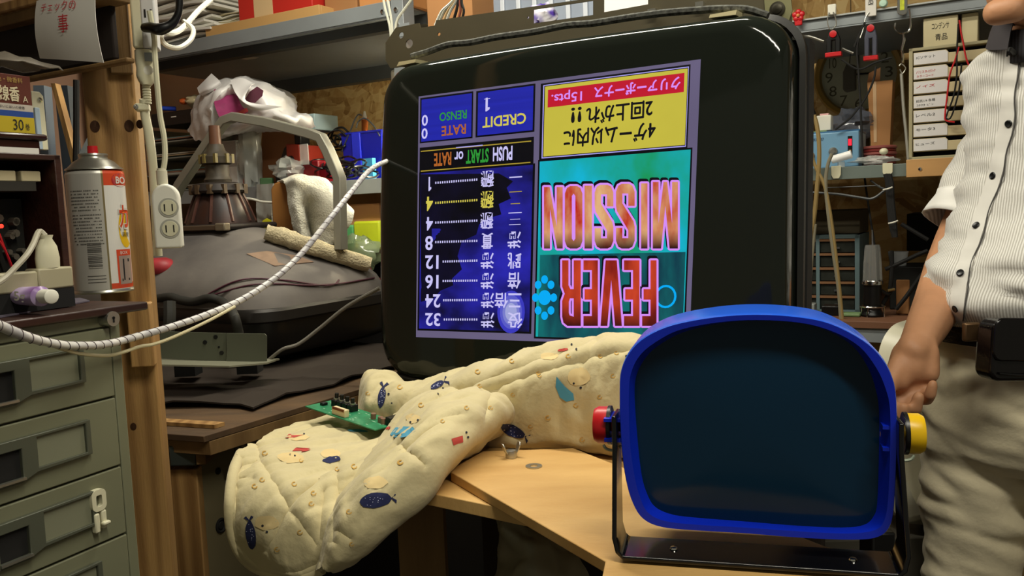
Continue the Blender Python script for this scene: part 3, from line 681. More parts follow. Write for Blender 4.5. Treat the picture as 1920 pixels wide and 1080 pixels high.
R_B = [prow(r) for r in (
    [(748, 765, 1.33), (775, 748, 1.31), (812, 738, 1.27), (862, 732, 1.24), (910, 733, 1.23), (945, 746, 1.23), (962, 775, 1.25)],
    [(742, 780, 1.27), (766, 766, 1.22), (805, 750, 1.17), (860, 740, 1.15), (918, 744, 1.14), (956, 768, 1.16), (946, 803, 1.20)],
    [(715, 825, 1.2), (745, 806, 1.14), (790, 788, 1.09), (835, 780, 1.06), (872, 788, 1.06), (902, 806, 1.08), (890, 835, 1.12)],
    [(678, 872, 1.13), (700, 860, 1.07), (742, 846, 1.03), (780, 842, 1.005), (812, 852, 1.0), (845, 862, 1.02), (835, 876, 1.06)],
    [(646, 915, 1.06), (664, 908, 1.01), (695, 902, .98), (735, 908, .965), (770, 922, .965), (800, 930, .985), (790, 937, 1.02)],
    [(624, 962, 1.03), (636, 958, .98), (660, 954, .955), (692, 960, .95), (718, 970, .95), (745, 973, .965), (738, 980, .99)],
    [(612, 1008, 1.01), (621, 1003, .97), (638, 1000, .952), (660, 1005, .945), (680, 1012, .947), (700, 1015, .955), (694, 1019, .975)],
    [(604, 1045, 1.0), (611, 1043, .97), (622, 1044, .955), (635, 1046, .95), (648, 1046, .952), (664, 1044, .957), (659, 1048, .972)],
    [(598, 1072, 1.0), (602, 1071, .975), (607, 1068, .965), (613, 1064, .96), (618, 1062, .96), (624, 1060, .962), (622, 1062, .975)])]
R_C = [prow(r) for r in (
    [(570, 792, 1.34), (630, 777, 1.37), (690, 768, 1.38), (740, 762, 1.37), (800, 765, 1.33)],
    [(500, 822, 1.25), (575, 812, 1.25), (650, 806, 1.27), (720, 803, 1.26), (780, 805, 1.22)],
    [(452, 850, 1.15), (520, 846, 1.15), (600, 846, 1.15), (670, 848, 1.15), (730, 845, 1.13)],
    [(438, 885, 1.09), (505, 890, 1.07), (590, 892, 1.06), (650, 890, 1.06), (695, 880, 1.06)],
    [(431, 940, 1.05), (495, 945, 1.025), (570, 950, 1.01), (625, 945, 1.01), (660, 930, 1.01)],
    [(434, 990, 1.045), (480, 1000, 1.02), (540, 1008, .995), (590, 1008, .99), (625, 990, .99)],
    [(448, 1032, 1.05), (490, 1046, 1.03), (535, 1056, 1.0), (578, 1058, .99), (610, 1045, .985)],
    [(474, 1060, 1.06), (505, 1073, 1.035), (545, 1079, 1.01), (580, 1079, .995), (604, 1066, .99)])]
qm = MB()
qm.surf(R_A, 13, 0, .006, disp=qdisp); qm.surf(R_B, 15, 0, .006, disp=qdisp); qm.surf(R_C, 17, 0, .006, disp=qdisp)
# rolled hem along the hanging edge
hem = [R_C[i][0] for i in range(2, 8)] + R_C[7][1:]
qm.tube([p + (CAM-p).normalized()*.002 for p in hem], .0075, n=10, m=0, sm=6)
bvh = BVHTree.FromPolygons(qm.v, [f_ for f_ in qm.f])
def onq(x, y, lift=.0007):
    r_ = ray(x, y); h, n, i, d = bvh.ray_cast(CAM, r_)
    if h is None: return None
    if n.dot(r_) > 0: n = -n
    return h + n*lift - r_*.0004
def decal(poly, m, lift=.0007):
    """a flat print following the cloth"""
    cx = sum(p[0] for p in poly)/len(poly); cy = sum(p[1] for p in poly)/len(poly); rings = []
    for k in (0.0, .35, .7, 1.0): rings.append([onq(cx+(x-cx)*k, cy+(y-cy)*k, lift) for x, y in poly])
    if any(p is None for r_ in rings for p in r_): return
    n = len(poly); v = [p for r_ in rings[1:] for p in r_]+[rings[0][0]]; fs = []
    for i in range(2):
        for j in range(n): k = (j+1) % n; fs.append((i*n+j, i*n+k, (i+1)*n+k, (i+1)*n+j))
    for j in range(n): fs.append((j, (j+1) % n, 3*n))
    qm.add(v, fs, m)
def blob(cx, cy, rx, ry, rot=0, n=14, wob=.12, seed=0):
    rd = random.Random(seed*77+int(cx)); a = math.radians(rot); o = []
    for j in range(n):
        t = 2*PI*j/n; k = 1+rd.uniform(-wob, wob); x, y = rx*k*math.cos(t), ry*k*math.sin(t); o.append((cx+x*math.cos(a)-y*math.sin(a), cy+x*math.sin(a)+y*math.cos(a)))
    return o
def bag(cx, cy, rx, ry, rot):
    decal(blob(cx, cy, rx, ry, rot, 18, .05), 1); a = math.radians(rot); rd = random.Random(int(cx))
    for k in range(14):
        t = rd.uniform(0, 6.28); q = rd.uniform(.1, .8); x, y = rx*q*math.cos(t), ry*q*math.sin(t)
        decal(blob(cx+x*math.cos(a)-y*math.sin(a), cy+x*math.sin(a)+y*math.cos(a), .9, .8, 0, 5, 0), 7, .0012)
    for s in (-1, 1):   # tied strings
        ex, ey = cx+rx*1.02*math.cos(a), cy+rx*1.02*math.sin(a)
        decal([(ex, ey-1), (ex+10*math.cos(a+s*.5), ey+10*math.sin(a+s*.5)), (ex+12*math.cos(a+s*.9), ey+12*math.sin(a+s*.9)+2), (ex, ey+1.5)], 1)
bag(704, 938, 30, 14, -8); bag(471, 1003, 27, 9.5, -97); bag(962, 808, 24, 11, 24); bag(716, 745, 20, 7, -80); bag(820, 722, 14, 6, -28)
decal(blob(622, 862, 17, 6, -10), 1)
for c, rx, ry, r in (((552, 818), 17, 3.6, -3), ((565, 843), 17, 3.4, -8), ((574, 845), 9, 2.5, 5)): decal([(c[0]-rx, c[1]+ry), (c[0]-rx*.6, c[1]-ry), (c[0]+rx, c[1]-ry*.6), (c[0], c[1]+ry*.8)], 3)
decal([(732, 815), (742, 802), (758, 800), (775, 801), (780, 808), (768, 818), (752, 821), (738, 820)], 2); decal([(1044, 706), (1052, 716), (1060, 725), (1075, 738), (1077, 750), (1062, 753), (1050, 745), (1042, 725)], 2)
decal([(846, 823), (867, 817), (868, 829), (850, 835)], 3); decal(blob(728, 803, 5, 2.4, -30), 3); decal(blob(1056, 656, 10, 2.6, -8), 3)
decal(blob(670, 808, 20, 2.4, 3), 2)
for x, y, s in ((1076, 719, 2.2), (1089, 727, 2.4), (1072, 646, 2), (1081, 655, 2), (831, 728, 1.7), (822, 738, 1.7), (770, 792, 2.0), (784, 788, 2.0), (874, 811, 2.2), (877, 820, 2.2), (493, 986, 2.6), (501, 997, 2.2), (544, 853, 1.8), (553, 855, 1.8), (570, 814, 1.8), (729, 739, 2.2), (735, 756, 1.6), (1175, 668, 2.4)):
    decal(blob(x, y, s, s, 0, 8, 0), 5)
for x, y, rx, ry in ((1085, 705, 22, 17), (775, 785, 14, 9), (545, 858, 26, 10), (620, 850, 20, 9), (705, 905, 22, 12), (500, 980, 22, 14), (560, 820, 20, 6), (1030, 668, 16, 7)): decal(blob(x, y, rx, ry), 6, .0004)
rd = random.Random(5); n_ = 0
for x, y in [(492, 900), (552, 908), (588, 925), (478, 912), (563, 998), (497, 850), (565, 864), (632, 880), (664, 875), (752, 867), (790, 760), (830, 790), (875, 765), (900, 724), (960, 677), (1066, 668), (962, 740), (1012, 704), (1125, 744), (1028, 783), (1092, 824), (1126, 668), (896, 697), (1156, 662), (750, 868), (920, 765), (690, 738), (750, 726), (700, 800), (1010, 700), (655, 960), (520, 1030), (660, 1020), (584, 945), (1150, 705), (1080, 760), (995, 800)]:
    r_ = rd.uniform(4.2, 5.6)
    for j in range(9):
        a0, a1 = 2*PI*j/11, 2*PI*(j+1)/11; q = [(x+R*math.cos(a), y+R*.85*math.sin(a)) for R, a in ((r_, a0), (r_, a1), (r_*.62, a1), (r_*.62, a0))]
        pts = [onq(a, b_) for a, b_ in q]
        if all(p is not None for p in pts): qm.add(pts, [(0, 1, 2, 3)], 4)
one('quilt', 'cream baby quilt with bears, navy star bags and yellow rings, bunched under the monitor', 'quilt', qm, q_m, ang=60)
# ------------------------------------------------------------------ green circuit board
c4 = [P(572, 768, 1.30), P(618, 750, 1.36), P(722, 790, 1.27), P(700, 812, 1.21)]
f = MB(); O = c4[0]; ex = (P(703, 813, 1.20)-O); ey = (P(618, 750, 1.36)-O); Lx = ex.length; ex.normalize(); nz = ex.cross(ey).normalized(); ey = nz.cross(ex); Ly = .052
XP = Matrix((ex, ey, nz)).transposed().to_4x4(); XP.translation = O + nz*.004
t = thing('circuit_board', 'small green circuit board with four black trimmers lying on the quilt', 'circuit board', (0, 0, 0), X=XP)
M_pcb = mat('green_circuit_board', '#2f8a5e', .4, col2='#1f6a44', vs=60)
part('board', MB().box(0, Lx, 0, Ly, 0, .0016), M_pcb, t)
f = MB(); rd = random.Random(3)
for k in range(26):
    x, y = rd.uniform(.01, Lx-.01), rd.uniform(.004, Ly-.004); f.box(x-.002, x+.002, y-.0006, y+.0006, .0016, .0019)
part('silk_marks', f, mat('pale_green_mark', '#a8d0b0', .6), t, kind='stuff')
for k in range(4):
    x = .030+k*.0125; pt = part('trimmer', MB().box(x-.0052, x+.0052, .030, .044, .0016, .012), M_black, t, bev=.0008)
    part('trimmer_shaft', MB().cyl((x, .037, .012), (x, .037, .022), .0032, n=12), M_black, pt); part('trimmer_collar', MB().cyl((x, .037, .0125), (x, .037, .0145), .0048, n=12), M_zinc, pt)
part('button', MB().box(.010, .018, .020, .030, .0016, .006), M_black, t, bev=.001)
pt = part('connector', MB().box(.058, .088, .004, .013, .0016, .013), mat('ivory_nylon', '#d6c69a', .5), t, bev=.0008)
part('connector_pins', MB().box(.060, .086, .0035, .006, .010, .0135), mat('brass_pins', '#7a4a2a', .4, metal=.5), pt)
for x, y in ((.118, .034), (.138, .030), (.146, .028)):
    part('capacitor', MB().cyl((x, y, .0016), (x, y, .010), .0042, n=14), mat('brown_capacitor', '#8c6a58', .4, metal=.3), t)
part('header', MB().box(.152, .163, .026, .050, .0016, .014), M_black, t, bev=.0008)
f = MB()
for k in range(6): f.tube([XP @ V((.157, .045-k*.003, .012)), P(745-k*2, 775+k, 1.28), P(770, 766, 1.29)], .0011, n=5)
one('ribbon_wires', 'thin dark wires running from the green circuit board under the quilt', 'wire', f, [M_bmat])
# ================================================================== left foreground: steel drawer cabinet
CF = Frame(64.5); CD = .777
def CX(s, d, z): return Matrix.Translation(CF.w(s, d, z)) @ Matrix.Rotation(CF.a, 4, 'Z')
S1 = .640; S0 = .36
t = thing('drawer_cabinet', 'grey green steel drawer cabinet with label holders on its front', 'cabinet', (0, 0, 0), X=CX(0, CD, 0))
f = MB(); f.box(S0, S1, .004, .40, .0, 1.105); part('cabinet_body', f, M_green, t, bev=.002)
f = MB(); f.box(S1-.012, S1, -.003, .006, .0, 1.105); f.box(S0, S1-.012, -.0005, .004, 1.093, 1.105); part('front_frame', f, M_green, t, bev=.001)
zt_ = 1.0915; DS = .0752
for k in range(6):
    z1 = zt_-k*DS; z0 = z1-DS+.0022
    dr = part('drawer', MB().box(S0+.008, S1-.0135, -.004, .004, z0, z1), M_green, t, bev=.0012)
    a0, a1 = .530, .584; lz1, lz0 = z1-.0165, z1-.0515
    # label holder with a pull recess to its left
    f = plate([(a0-.001+.0, lz0-.0), (a1+.006, lz0+.001), (a1+.006, lz1+.002), (a0-.001, lz1+.002), (a0-.028, lz1+.002), (a0-.052, lz1+.002), (a0-.052, lz0-.006), (a0-.018, lz0-.006)], [[(a0+.0005, lz0+.004), (a1, lz0+.004), (a1, lz1-.001), (a0+.0005, lz1-.001)], [(a0-.046, lz0-.001), (a0-.016, lz0-.001), (a0-.016, lz1-.008), (a0-.046, lz1-.008)]], -.0095, -.004)
    pr = part('label_holder', f, M_green2, dr, bev=.0008)
    part('label_card', MB().box(a0, a1+.0005, -.0062, -.004, lz0+.003, lz1), mat('faded_green_card', '#7c7d66', .7, var=.05, vs=4), dr)
    part('pull_recess', MB().box(a0-.047, a0-.0155, -.0055, -.004, lz0-.002, lz1-.007), M_bmat, dr)
    part('pull_lip', MB().box(a0-.047, a0-.015, -.012, -.0085, lz0-.003, lz0-.0005), M_zinc, dr)
p = CF.sz(197, 597, CD)
f = MB(); f.cyl((p[0]-.001, -.014, p[1]), (p[0]-.001, 0, p[1]), .0078, .0085, n=22, m=0); part('lock_cylinder', f, M_zinc, t, label='round lock with a keyhole')
f = MB(); f.box(p[0]-.0018, p[0]-.0002, -.0146, -.0139, p[1]-.004, p[1]+.002); f.cyl((p[0]-.001, -.0146, p[1]+.001), (p[0]-.001, -.0139, p[1]+.001), .0016, n=10); part('keyhole', f, M_black, t)
# ivory sticky hook on the third drawer
h = on(XM[t.name], 180, 950, -.004)
tt = thing('adhesive_hook', 'ivory plastic hook clip stuck on the third cabinet drawer', 'hook', (0, 0, 0), X=XM[t.name] @ Matrix.Translation(h))
f = MB(); o1 = rrect(-.0085, .0085, -.004, .019, .006, 4); i1 = rrect(-.0035, .0035, .001, .013, .002, 4)
plate(o1, [i1], -.006, 0, mb=f); part('hook_ring', f, M_ivory, tt, bev=.0012)
f = MB(); f.box(-.0075, -.0015, -.007, 0, -.026, -.0055); part('clip_arm', f, M_ivory, tt, bev=.0015)
f = MB(); f.box(.0015, .0075, -.006, 0, -.024, -.0045); f.box(.0, .009, -.010, -.004, -.020, -.016); part('clip_arm', f, M_ivory, tt, bev=.0015)
# dark wooden board on top
BZ = 1.108
f = MB(); f.box(S0-.06, .672, -.012, .40, BZ-.0025, BZ+.0065); q = MB(); X = CX(0, CD, 0); q.add(f.v, f.f, 0, X)
one('cabinet_top_board', 'dark wooden board lying on top of the steel cabinet', 'board', q, [M_darkwood], rz=CF.a, bev=.002); BT = BZ+.0065
# leaflet and grey sheet, glue tube
f = MB(); f.slab([PZ(-30, 590, BT+.0035), PZ(60, 566, BT+.0035), PZ(52, 560, BT+.0035), PZ(-30, 566, BT+.0035)], .0012); one('pink_leaflet', 'pink leaflet under the purple tube on the cabinet top', 'leaflet', f, [mat('magenta_paper', '#a8407e', .7)])
f = MB(); f.slab([PZ(-20, 597, BT+.0018), PZ(168, 563, BT+.0018), PZ(150, 558, BT+.0018), PZ(0, 570, BT+.0018)], .0014); one('grey_sheet', 'grey card sheet lying on the dark board in front of the spray can', 'sheet', f, [mat('grey_sheet', '#5b5560', .5)])
a = PZ(98, 556, BT+.018); c = PZ(-40, 553, BT+.018); t = thing('glue_tube', 'purple and white squeeze tube with a white cap on the cabinet top', 'tube', a)
ax = (c-a).normalized(); I = Matrix.Translation(a)
def ov(c_, ax_, ra, rb, n=20):
    sx = ax_.cross(V((0, 0, 1))).normalized(); return [c_+sx*ra*math.cos(2*PI*j/n)+V((0, 0, 1))*rb*math.sin(2*PI*j/n) for j in range(n)]
f = MB(); f.loft([ov(a, ax, .006, .0055), ov(a+ax*.001, ax, .0075, .007), ov(a+ax*.014, ax, .0078, .0072)]); part('cap', f, M_white, t, world=True)
f = MB(); f.loft([ov(a+ax*.014, ax, .006, .006), ov(a+ax*.018, ax, .011, .010), ov(a+ax*.05, ax, .013, .009), ov(a+ax*.10, ax, .016, .003)]); part('tube_body', f, mat('purple_print', '#c9b9dc', .35, col2='#6b2a86', vs=26, detail=1), t, world=True)
f = MB(); e1 = (a-c).normalized(); sx = ax.cross(V((0, 0, 1))).normalized()
if sx.y > 0: sx = -sx
f.text('5g', lambda u, v: a+ax*(.040-.018*u)+V((0, 0, -.006+.012*v))+sx*.0135, .02); part('tube_print', f, M_white, t, world=True)
# ------------------------------------------------------------------ spray can
GC = PZ(196, 547, BT); gr = .0345; gh = .158
t = thing('gas_canister', 'white and orange gas canister with small print and a barcode, beside the timber post', 'canister', GC)
M_cw = mat('can_grey_white', '#bab7ae', .35, metal=.25, var=.04, vs=20); M_cs = mat('can_gold_seam', '#8d7f58', .35, metal=.5); M_co = mat('can_orange', '#cf4a26', .35); M_cy = mat('can_yellow', '#e2b81e', .35); M_cww = mat('can_white', '#dcdad4', .35)
view = math.atan2(CAM.y-GC.y, CAM.x-GC.x)
def cp(u, z, r=gr):            # u -1..1 across the side that faces the viewer (left to right)
    a_ = view + math.asin(max(-1, min(1, u))); return V((r*math.cos(a_), r*math.sin(a_), z))
f = MB(); prof = [(.030, .0), (gr-.001, .002), (gr, .005), (gr, .150), (gr-.001, .153), (gr-.003, .1545)]; n = 96
rings = [[V((r*math.cos(view-PI+2*PI*j/n), r*math.sin(view-PI+2*PI*j/n), z)) for j in range(n)] for r, z in [(.03, 0), (gr-.001, .002), (gr, .005), (gr, .012), (gr, .135), (gr, .150), (gr-.001, .153), (gr-.004, .1545)]]
for i in range(len(rings)-1):
    for j in range(n):
        k = (j+1) % n; ang = ((j+.5)/n*2*PI)-PI; u = math.sin(ang) if abs(ang) < PI/2 else (1 if ang > 0 else -1); m = 0
        if .20 < u < .28 and abs(ang) < PI/2: m = 1
        elif u >= .28: m = 2 if i >= 4 else (2 if i == 2 else 3)
        o = len(f.v); f.add([rings[i][j], rings[i][k], rings[i+1][k], rings[i+1][j]], [(0, 1, 2, 3)], m)
body = part('can_body', f, [M_cw, M_cs, M_co, M_cww], t)
f = MB(); f.lathe([(gr-.004, .1545), (gr+.0, .1555), (gr-.001, .1575), (gr-.004, .159), (.024, .166), (.017, .170), (.0165, .172), (.0175, .174), (.017, .176), (.013, .176), (.012, .173)], n=48); part('can_shoulder', f, M_zinc, t)
f = MB(); f.cyl((0, 0, .172), (0, 0, .186), .0065, .006); part('red_nozzle', f, M_red, t)
R1 = gr+.0003; f = MB()
def band(f, u0, u1, z0, z1, m, r=R1, n=8): f.loft([[cp(u0+(u1-u0)*j/n, z, r) for j in range(n+1)] for z in (z0, z1)], m, False, closed=False)
rd = random.Random(9)
for z in [.128, .124, .120, .116, .112, .108, .104, .098, .094, .090, .086, .082, .078, .074, .070, .066, .062]:
    u = -.82
    while u < .08:
        w_ = rd.uniform(.02, .07)
        if rd.random() < .8: band(f, u, u+w_*.75, z, z+.0014, 0, n=2)
        u += w_
u = -.46
for k in range(15):
    w_ = rd.choice([.008, .016, .02]); 
    band(f, -.44, .02, .032+k*.0022, .032+k*.0022+rd.choice([.0007, .0012, .0016]), 0, n=5)
for z in (.014, .018, .022): band(f, -.5, .1, z, z+.001, 0, n=4)
part('small_print', f, mat('grey_print', '#55534e', .6), t, kind='stuff')
f = MB(); f.text('BO', lambda u, v: cp(.66+.30*u, .137+.009*v, R1+.0006), .02, 1); 
ov_ = [cp(.80+.27*math.cos(a_), .1415+.0085*math.sin(a_), R1) for a_ in [2*PI*k/20 for k in range(20)]]; f.add(ov_, [tuple(range(20))], 0)
ov_ = [cp(.86+.22*math.cos(a_), .080+.024*math.sin(a_), R1) for a_ in [2*PI*k/24 for k in range(24)]]; f.add([cp(.86, .08, R1)]+ov_, [(0, j+1, (j+1) % 24+1) for j in range(24)], 2)
f.text('カ', lambda u, v: cp(.64+.33*u, .078+.035*v, R1+.0008), .06, 1); f.text('カ', lambda u, v: cp(.67+.29*u, .081+.029*v, R1+.0011), .02, 3)
f.text('国産', lambda u, v: cp(.74+.2*u, .070+.006*v, R1+.0009), .0, 5)
band(f, .50, .97, .008, .054, 3); band(f, .56, .95, .010, .046, 4, R1+.0003); f.text('BOX', lambda u, v: cp(.62+.24*u, .048+.004*v, R1+.0005), 0, 1)
f.loft([[cp(.68+x, z, R1+.0006) for x in (0, .04)] for z in (.015, .042)], 5, False, closed=False); f.loft([[cp(.68+x, z, R1+.0006) for x in (0, .2)] for z in (.038, .042)], 5, False, closed=False); f.loft([[cp(.62+x, z, R1+.0006) for x in (0, .25)] for z in (.014, .017)], 5, False, closed=False)
part('printed_design', f, [mat('label_dark_red', '#a3222a', .5), M_paper, M_cy, M_co, mat('label_photo', '#9b8a80', .5), M_ink], t)
f = MB(); f.lathe([(gr+.001, 0), (gr+.0015, .0015), (gr+.0005, .004), (gr-.001, .0045)], n=48); part('bottom_rim', f, M_zinc, t)
# ------------------------------------------------------------------ timber post with a nailed block
PF = Frame(13.6); PD = 1.22
s0 = PF.sz(166, 300, PD)[0]; s1 = PF.sz(263, 300, PD)[0]
X = Matrix.Translation(PF.w(0, PD, 0)) @ Matrix.Rotation(PF.a, 4, 'Z')
t = thing('timber_post', 'tall knotty timber post beside the steel cabinet', 'post', (0, 0, 0), X=X)
part('post', MB().box(s0, s1, 0, .045, 0, 2.6), M_pine, t, bev=.003)
f = MB()
for a, b_, r in ((242, 236, .006), (262, 233, .0045), (178, 237, .006), (250, 800, .004)):
    p = on(X, a, b_, -.0006); f.loft([[V((p.x+k*r*math.cos(2*PI*j/14), -.0006, p.z+k*r*1.3*math.sin(2*PI*j/14))) for j in range(14)] for k in (1, .1)], 0, True)
part('knots', f, mat('dark_knot', '#4a2c14', .7), t, kind='stuff')
p0 = on(X, 246, 690, -.02); p1 = on(X, 272, 568, -.02)
part('nailed_block', MB().box(p0.x, p1.x+.006, -.022, 0, p0.z, p1.z), M_pine, t, bev=.002)
p0 = on(X, 209, 140, -.004); p1 = on(X, 236, 10, -.004)
part('side_board', MB().box(p0.x, p1.x+.002, -.012, 0, p0.z, p0.z+.25), M_dpine, t, bev=.002)
# beams left of the post
def wfb(nm, lb, ct, a, c, d, dep, m, bev=.002, fr=WF, **k):
    X, w, h = fbox(fr, a[0], a[1], c[0], c[1], d, dep); f = MB(); f.box(0, w, 0, dep, 0, h); q = MB(); q.add(f.v, f.f, 0, X); return one(nm, lb, ct, q, [m], rz=fr.a, bev=bev, **k)
wfb('timber_rail', 'narrow dark timber rail left of the post, below the shelf recess', 'rail', (-80, 137), (240, 146), .685, .012, M_dpine)
wfb('timber_beam', 'thick timber beam at the very top behind the hanging note', 'beam', (-80, -12), (208, 8), .665, .03, M_pine)
wfb('timber_beam', 'lower timber beam with a pale end behind the hanging note', 'beam', (-80, 12), (206, 34), .672, .03, M_dpine)
wfb('recess_shade', 'dark sheet standing in for the shade in the recess behind the hanging note', 'board', (-80, 30), (212, 138), .69, .008, mat('recess_shade_brown', '#1e1510', .9))  # dark sheet in place of the darkness inside this recess
# hanging paper note
X, w, h = fbox(WF, 74, -14, 187, 112, .655, .002); t = thing('paper_note', 'white paper note with red handwriting hanging from the beam', 'note', (0, 0, 0), X=X)
def nf(u, v): return V((w*(u+.06*(1-v)*(u-.2)), -.006*math.sin(v*2.6+.4)-.004*math.sin(u*3), h*v-.012*(u)*(1-v)+.008*(1-u)*(1-v)))
part('sheet', MB().sheet([[nf(i/12, j/14) for i in range(13)] for j in range(15)], 0, .0006), M_paper, t, ang=80)
f = MB(); f.text('チェックの', lambda u, v: nf(.14+.60*u, .76+.145*v-.05*u)+V((0, -.0012, 0)), .0); f.text('事', lambda u, v: nf(.46+.16*u, .40+.27*v)+V((0, -.0012, 0)), .0)
part('handwriting', f, M_redink, t)
# ------------------------------------------------------------------ dark open case with electronics, left edge
XC, w, h = fbox(CF, -60, 287, 119, 528, .835, .1, zb=BT+.001)
t = thing('wooden_case', 'dark stained open case with circuit parts and a red lamp inside', 'case', (0, 0, 0), X=XC)
part('side_panel', MB().box(w-.005, w+.003, 0, .16, 0, h), M_darkwood, t, bev=.001); part('side_panel', MB().box(-.005, 0, 0, .16, 0, h), M_darkwood, t, bev=.001)
part('top_panel', MB().box(-.005, w+.003, .0, .16, h-.006, h), M_darkwood, t, bev=.001); part('back_panel', MB().box(0, w, .15, .155, 0, h), mat('very_dark_red_brown', '#170c08', .8), t); part('base_panel', MB().box(-.005, w, 0, .16, 0, .006), M_darkwood, t)
f = MB(); f.box(0, w-.02, .012, .08, h-.038, h-.028); part('inner_shelf', f, mat('dim_grey_plate', '#3a3833', .5, metal=.3), t)
for k in range(3): part('relay', MB().box(w-.09+k*.028, w-.068+k*.028, .014, .04, h-.028, h-.017), M_cream, t, bev=.001)
f = MB(); rd = random.Random(4)
for k in range(26):
    x = rd.uniform(w-.10, w-.02); z = rd.uniform(.05, h-.06); f.cyl((x, .05, z), (x, .04, z), rd.uniform(.002, .0045), n=8)
part('small_component', f, mat('dull_component', '#6b655a', .4, metal=.4), t, kind='stuff')
part('circuit_panel', MB().box(w-.12, w-.012, .05, .054, .03, h-.045), mat('dark_board_green', '#14140f', .6), t)
p = on(XC, 2, 424, .03); part('red_lamp', MB().ell((p.x, p.y, p.z), .0024, 12), emit('red_led', '#ff2a1c', 4), t)
f = MB(); f.tube([(w-.09, .03, h-.06), (w-.06, .02, h-.09), (w-.04, .03, h-.13), (w-.05, .035, .08)], .0012, n=6); part('red_wire', f, M_red, t)
# flat dark box on the case, incense box, wrapped bundle, plate
XB, w2, h2 = fbox(CF, -60, 247, 92, 285, .845, .12, zb=XC.translation.z+h+.001)
t = thing('dark_lidded_box', 'dark red brown box with a rounded lid on top of the open case', 'box', (0, 0, 0), X=XB)
part('box_body', MB().box(0, w2-.008, .004, .13, 0, h2-.007), mat('dark_red_lacquer', '#2a0f0b', .3), t, bev=.001); part('lid', MB().box(0, w2, 0, .135, h2-.007, h2), MC['dark_red_lacquer'], t, bev=.003); 
part('white_strip', MB().box(.0, w2-.012, .001, .004, .000, .006), M_paper, t)
zz = XB.translation.z+h2+.0005
XI, w3, h3 = fbox(CF, -50, 137, 60, 243, .86, .03, zb=zz)
t = thing('incense_box', 'brown, white, blue and yellow product box with 30 on its yellow band', 'box', (0, 0, 0), X=XI)
part('carton', MB().box(0, w3, 0, .035, 0, h3), mat('box_maroon', '#5a2a1e', .5), t, bev=.0006)
f = MB(); f.box(0, w3+.0002, -.0004, .0, .001, h3*.285, 0); part('yellow_band', f, mat('box_yellow', '#b8a224', .5), t)
part('blue_band', MB().box(0, w3+.0002, -.0004, 0, h3*.285, h3*.385), mat('box_blue', '#24448a', .5), t); part('white_band', MB().box(0, w3+.0002, -.0004, 0, h3*.385, h3*.50), mat('box_white', '#b4aba0', .5), t)
f = MB(); sx0 = w3*.60
f.text('線香', lambda u, v: V((w3*(.42+.36*u), -.0009, h3*(.54+.26*v))), .02, 0); f.text('A', lambda u, v: V((w3*(.83+.09*u), -.0009, h3*(.54+.11*v))), .0, 0)
f.text('色・微香料', lambda u, v: V((w3*(.40+.45*u), -.0009, h3*(.86+.09*v))), 0, 1); f.text('30', lambda u, v: V((w3*(.62+.18*u), -.0009, h3*(.06+.18*v))), 0, 2); f.text('巻', lambda u, v: V((w3*(.83+.08*u), -.0009, h3*(.07+.11*v))), 0, 2)
f.text('にほいにほいの線香', lambda u, v: V((w3*(.35+.5*u), -.0009, h3*(.42+.05*v))), 0, 2)
part('box_lettering', f, [mat('box_cream', '#cbbf9f', .5), mat('box_gold', '#a98c4a', .5), M_ink], t)
f = MB(); c0 = CF.w(CF.sz(20, 120, .87)[0], .88, zz+h3+.014)
rows = []
for i in range(9):
    rows.append([])
    for j in range(13):
        x = (j/12-.55)*.115; y = (i/8-.5)*.05; z = .012*(1-(2*(i/8)-1)**2)*(1-.7*abs(x)/.06); rows[-1].append(crumple(c0+CF.x*x+CF.y*y+V((0, 0, z)), .006, 60))
f.sheet(rows, 0, .001); one('plastic_wrapping', 'crumpled clear wrapping lying on the incense box', 'wrapping', f, [mat('dirty_clear_film', '#6e675c', .25, alpha=.75, spec=.8)], ang=50)
XA, w4, h4 = fbox(CF, 62, 172, 86, 262, .90, .01, zb=zz-.012)
t = thing('metal_plate', 'ivory upright plate with a screw beside the incense box', 'plate', (0, 0, 0), X=XA)
f = MB(); f.prism([(0, 0), (w4, -.0), (w4*.95, h4*.93), (w4*.7, h4), (0, h4)], 0, .004); part('plate', f, M_ivory, t, bev=.001); part('pale_blue_bar', MB().box(w4*.05, w4*.45, -.003, 0, 0, h4*.72), mat('pale_blue_bar', '#a9bccb', .4), t, bev=.001)
part('screw', MB().lathe([(.003, 0), (.0026, .0012), (.0, .0016)], n=12, c=(w4*.62, 0, h4*.86), axis=(0, -1, 0)), M_chrome, t)
# multi tap, plug, cord
XT, w5, h5 = fbox(CF, -40, 503, 138, 530, .812, .03, zb=BT+.001)
t = thing('power_strip', 'ivory flat power strip lying in front of the dark case', 'power strip', (0, 0, 0), X=XT)
part('dark_base', MB().box(0, w5*1.0, .001, .03, 0, h5*.46), M_bmat, t); part('outlet_block', MB().box(0, w5*.60, 0, .022, h5*.46, h5*.92), mat('dull_ivory', '#a8a184', .5), t, bev=.002); part('outlet_block', MB().box(w5*.605, w5, .0, .022, h5*.46, h5*.96), MC['dull_ivory'], t, bev=.002)
pz = XT.translation.z+h5*.96
pp = CF.at(90, 497, .82); pp.z = pz; t = thing('power_plug', 'ivory plug with a curved grey cord standing in the power strip', 'plug', pp, CF.a)
f = MB(); f.loft([[V((sx*math.cos(a_), sy*math.sin(a_), z)) for a_ in [2*PI*k/20 for k in range(20)]] for sx, sy, z in ((.0125, .008, 0), (.013, .009, .010), (.011, .008, .022), (.006, .006, .030), (.0075, .007, .034))]); part('plug_body', f, M_ivory, t)
f = MB(); f.tube([pp+V((0, 0, .033)), pp+V((-.004, -.004, .038)), CF.at(62, 458, .80), CF.at(50, 478, .79), CF.at(30, 500, .785), CF.at(8, 522, .78), CF.at(-20, 540, .77)], .0030, n=8); part('plug_cord', f, mat('grey_ivory_cord', '#a39d8a', .5), t, world=True)
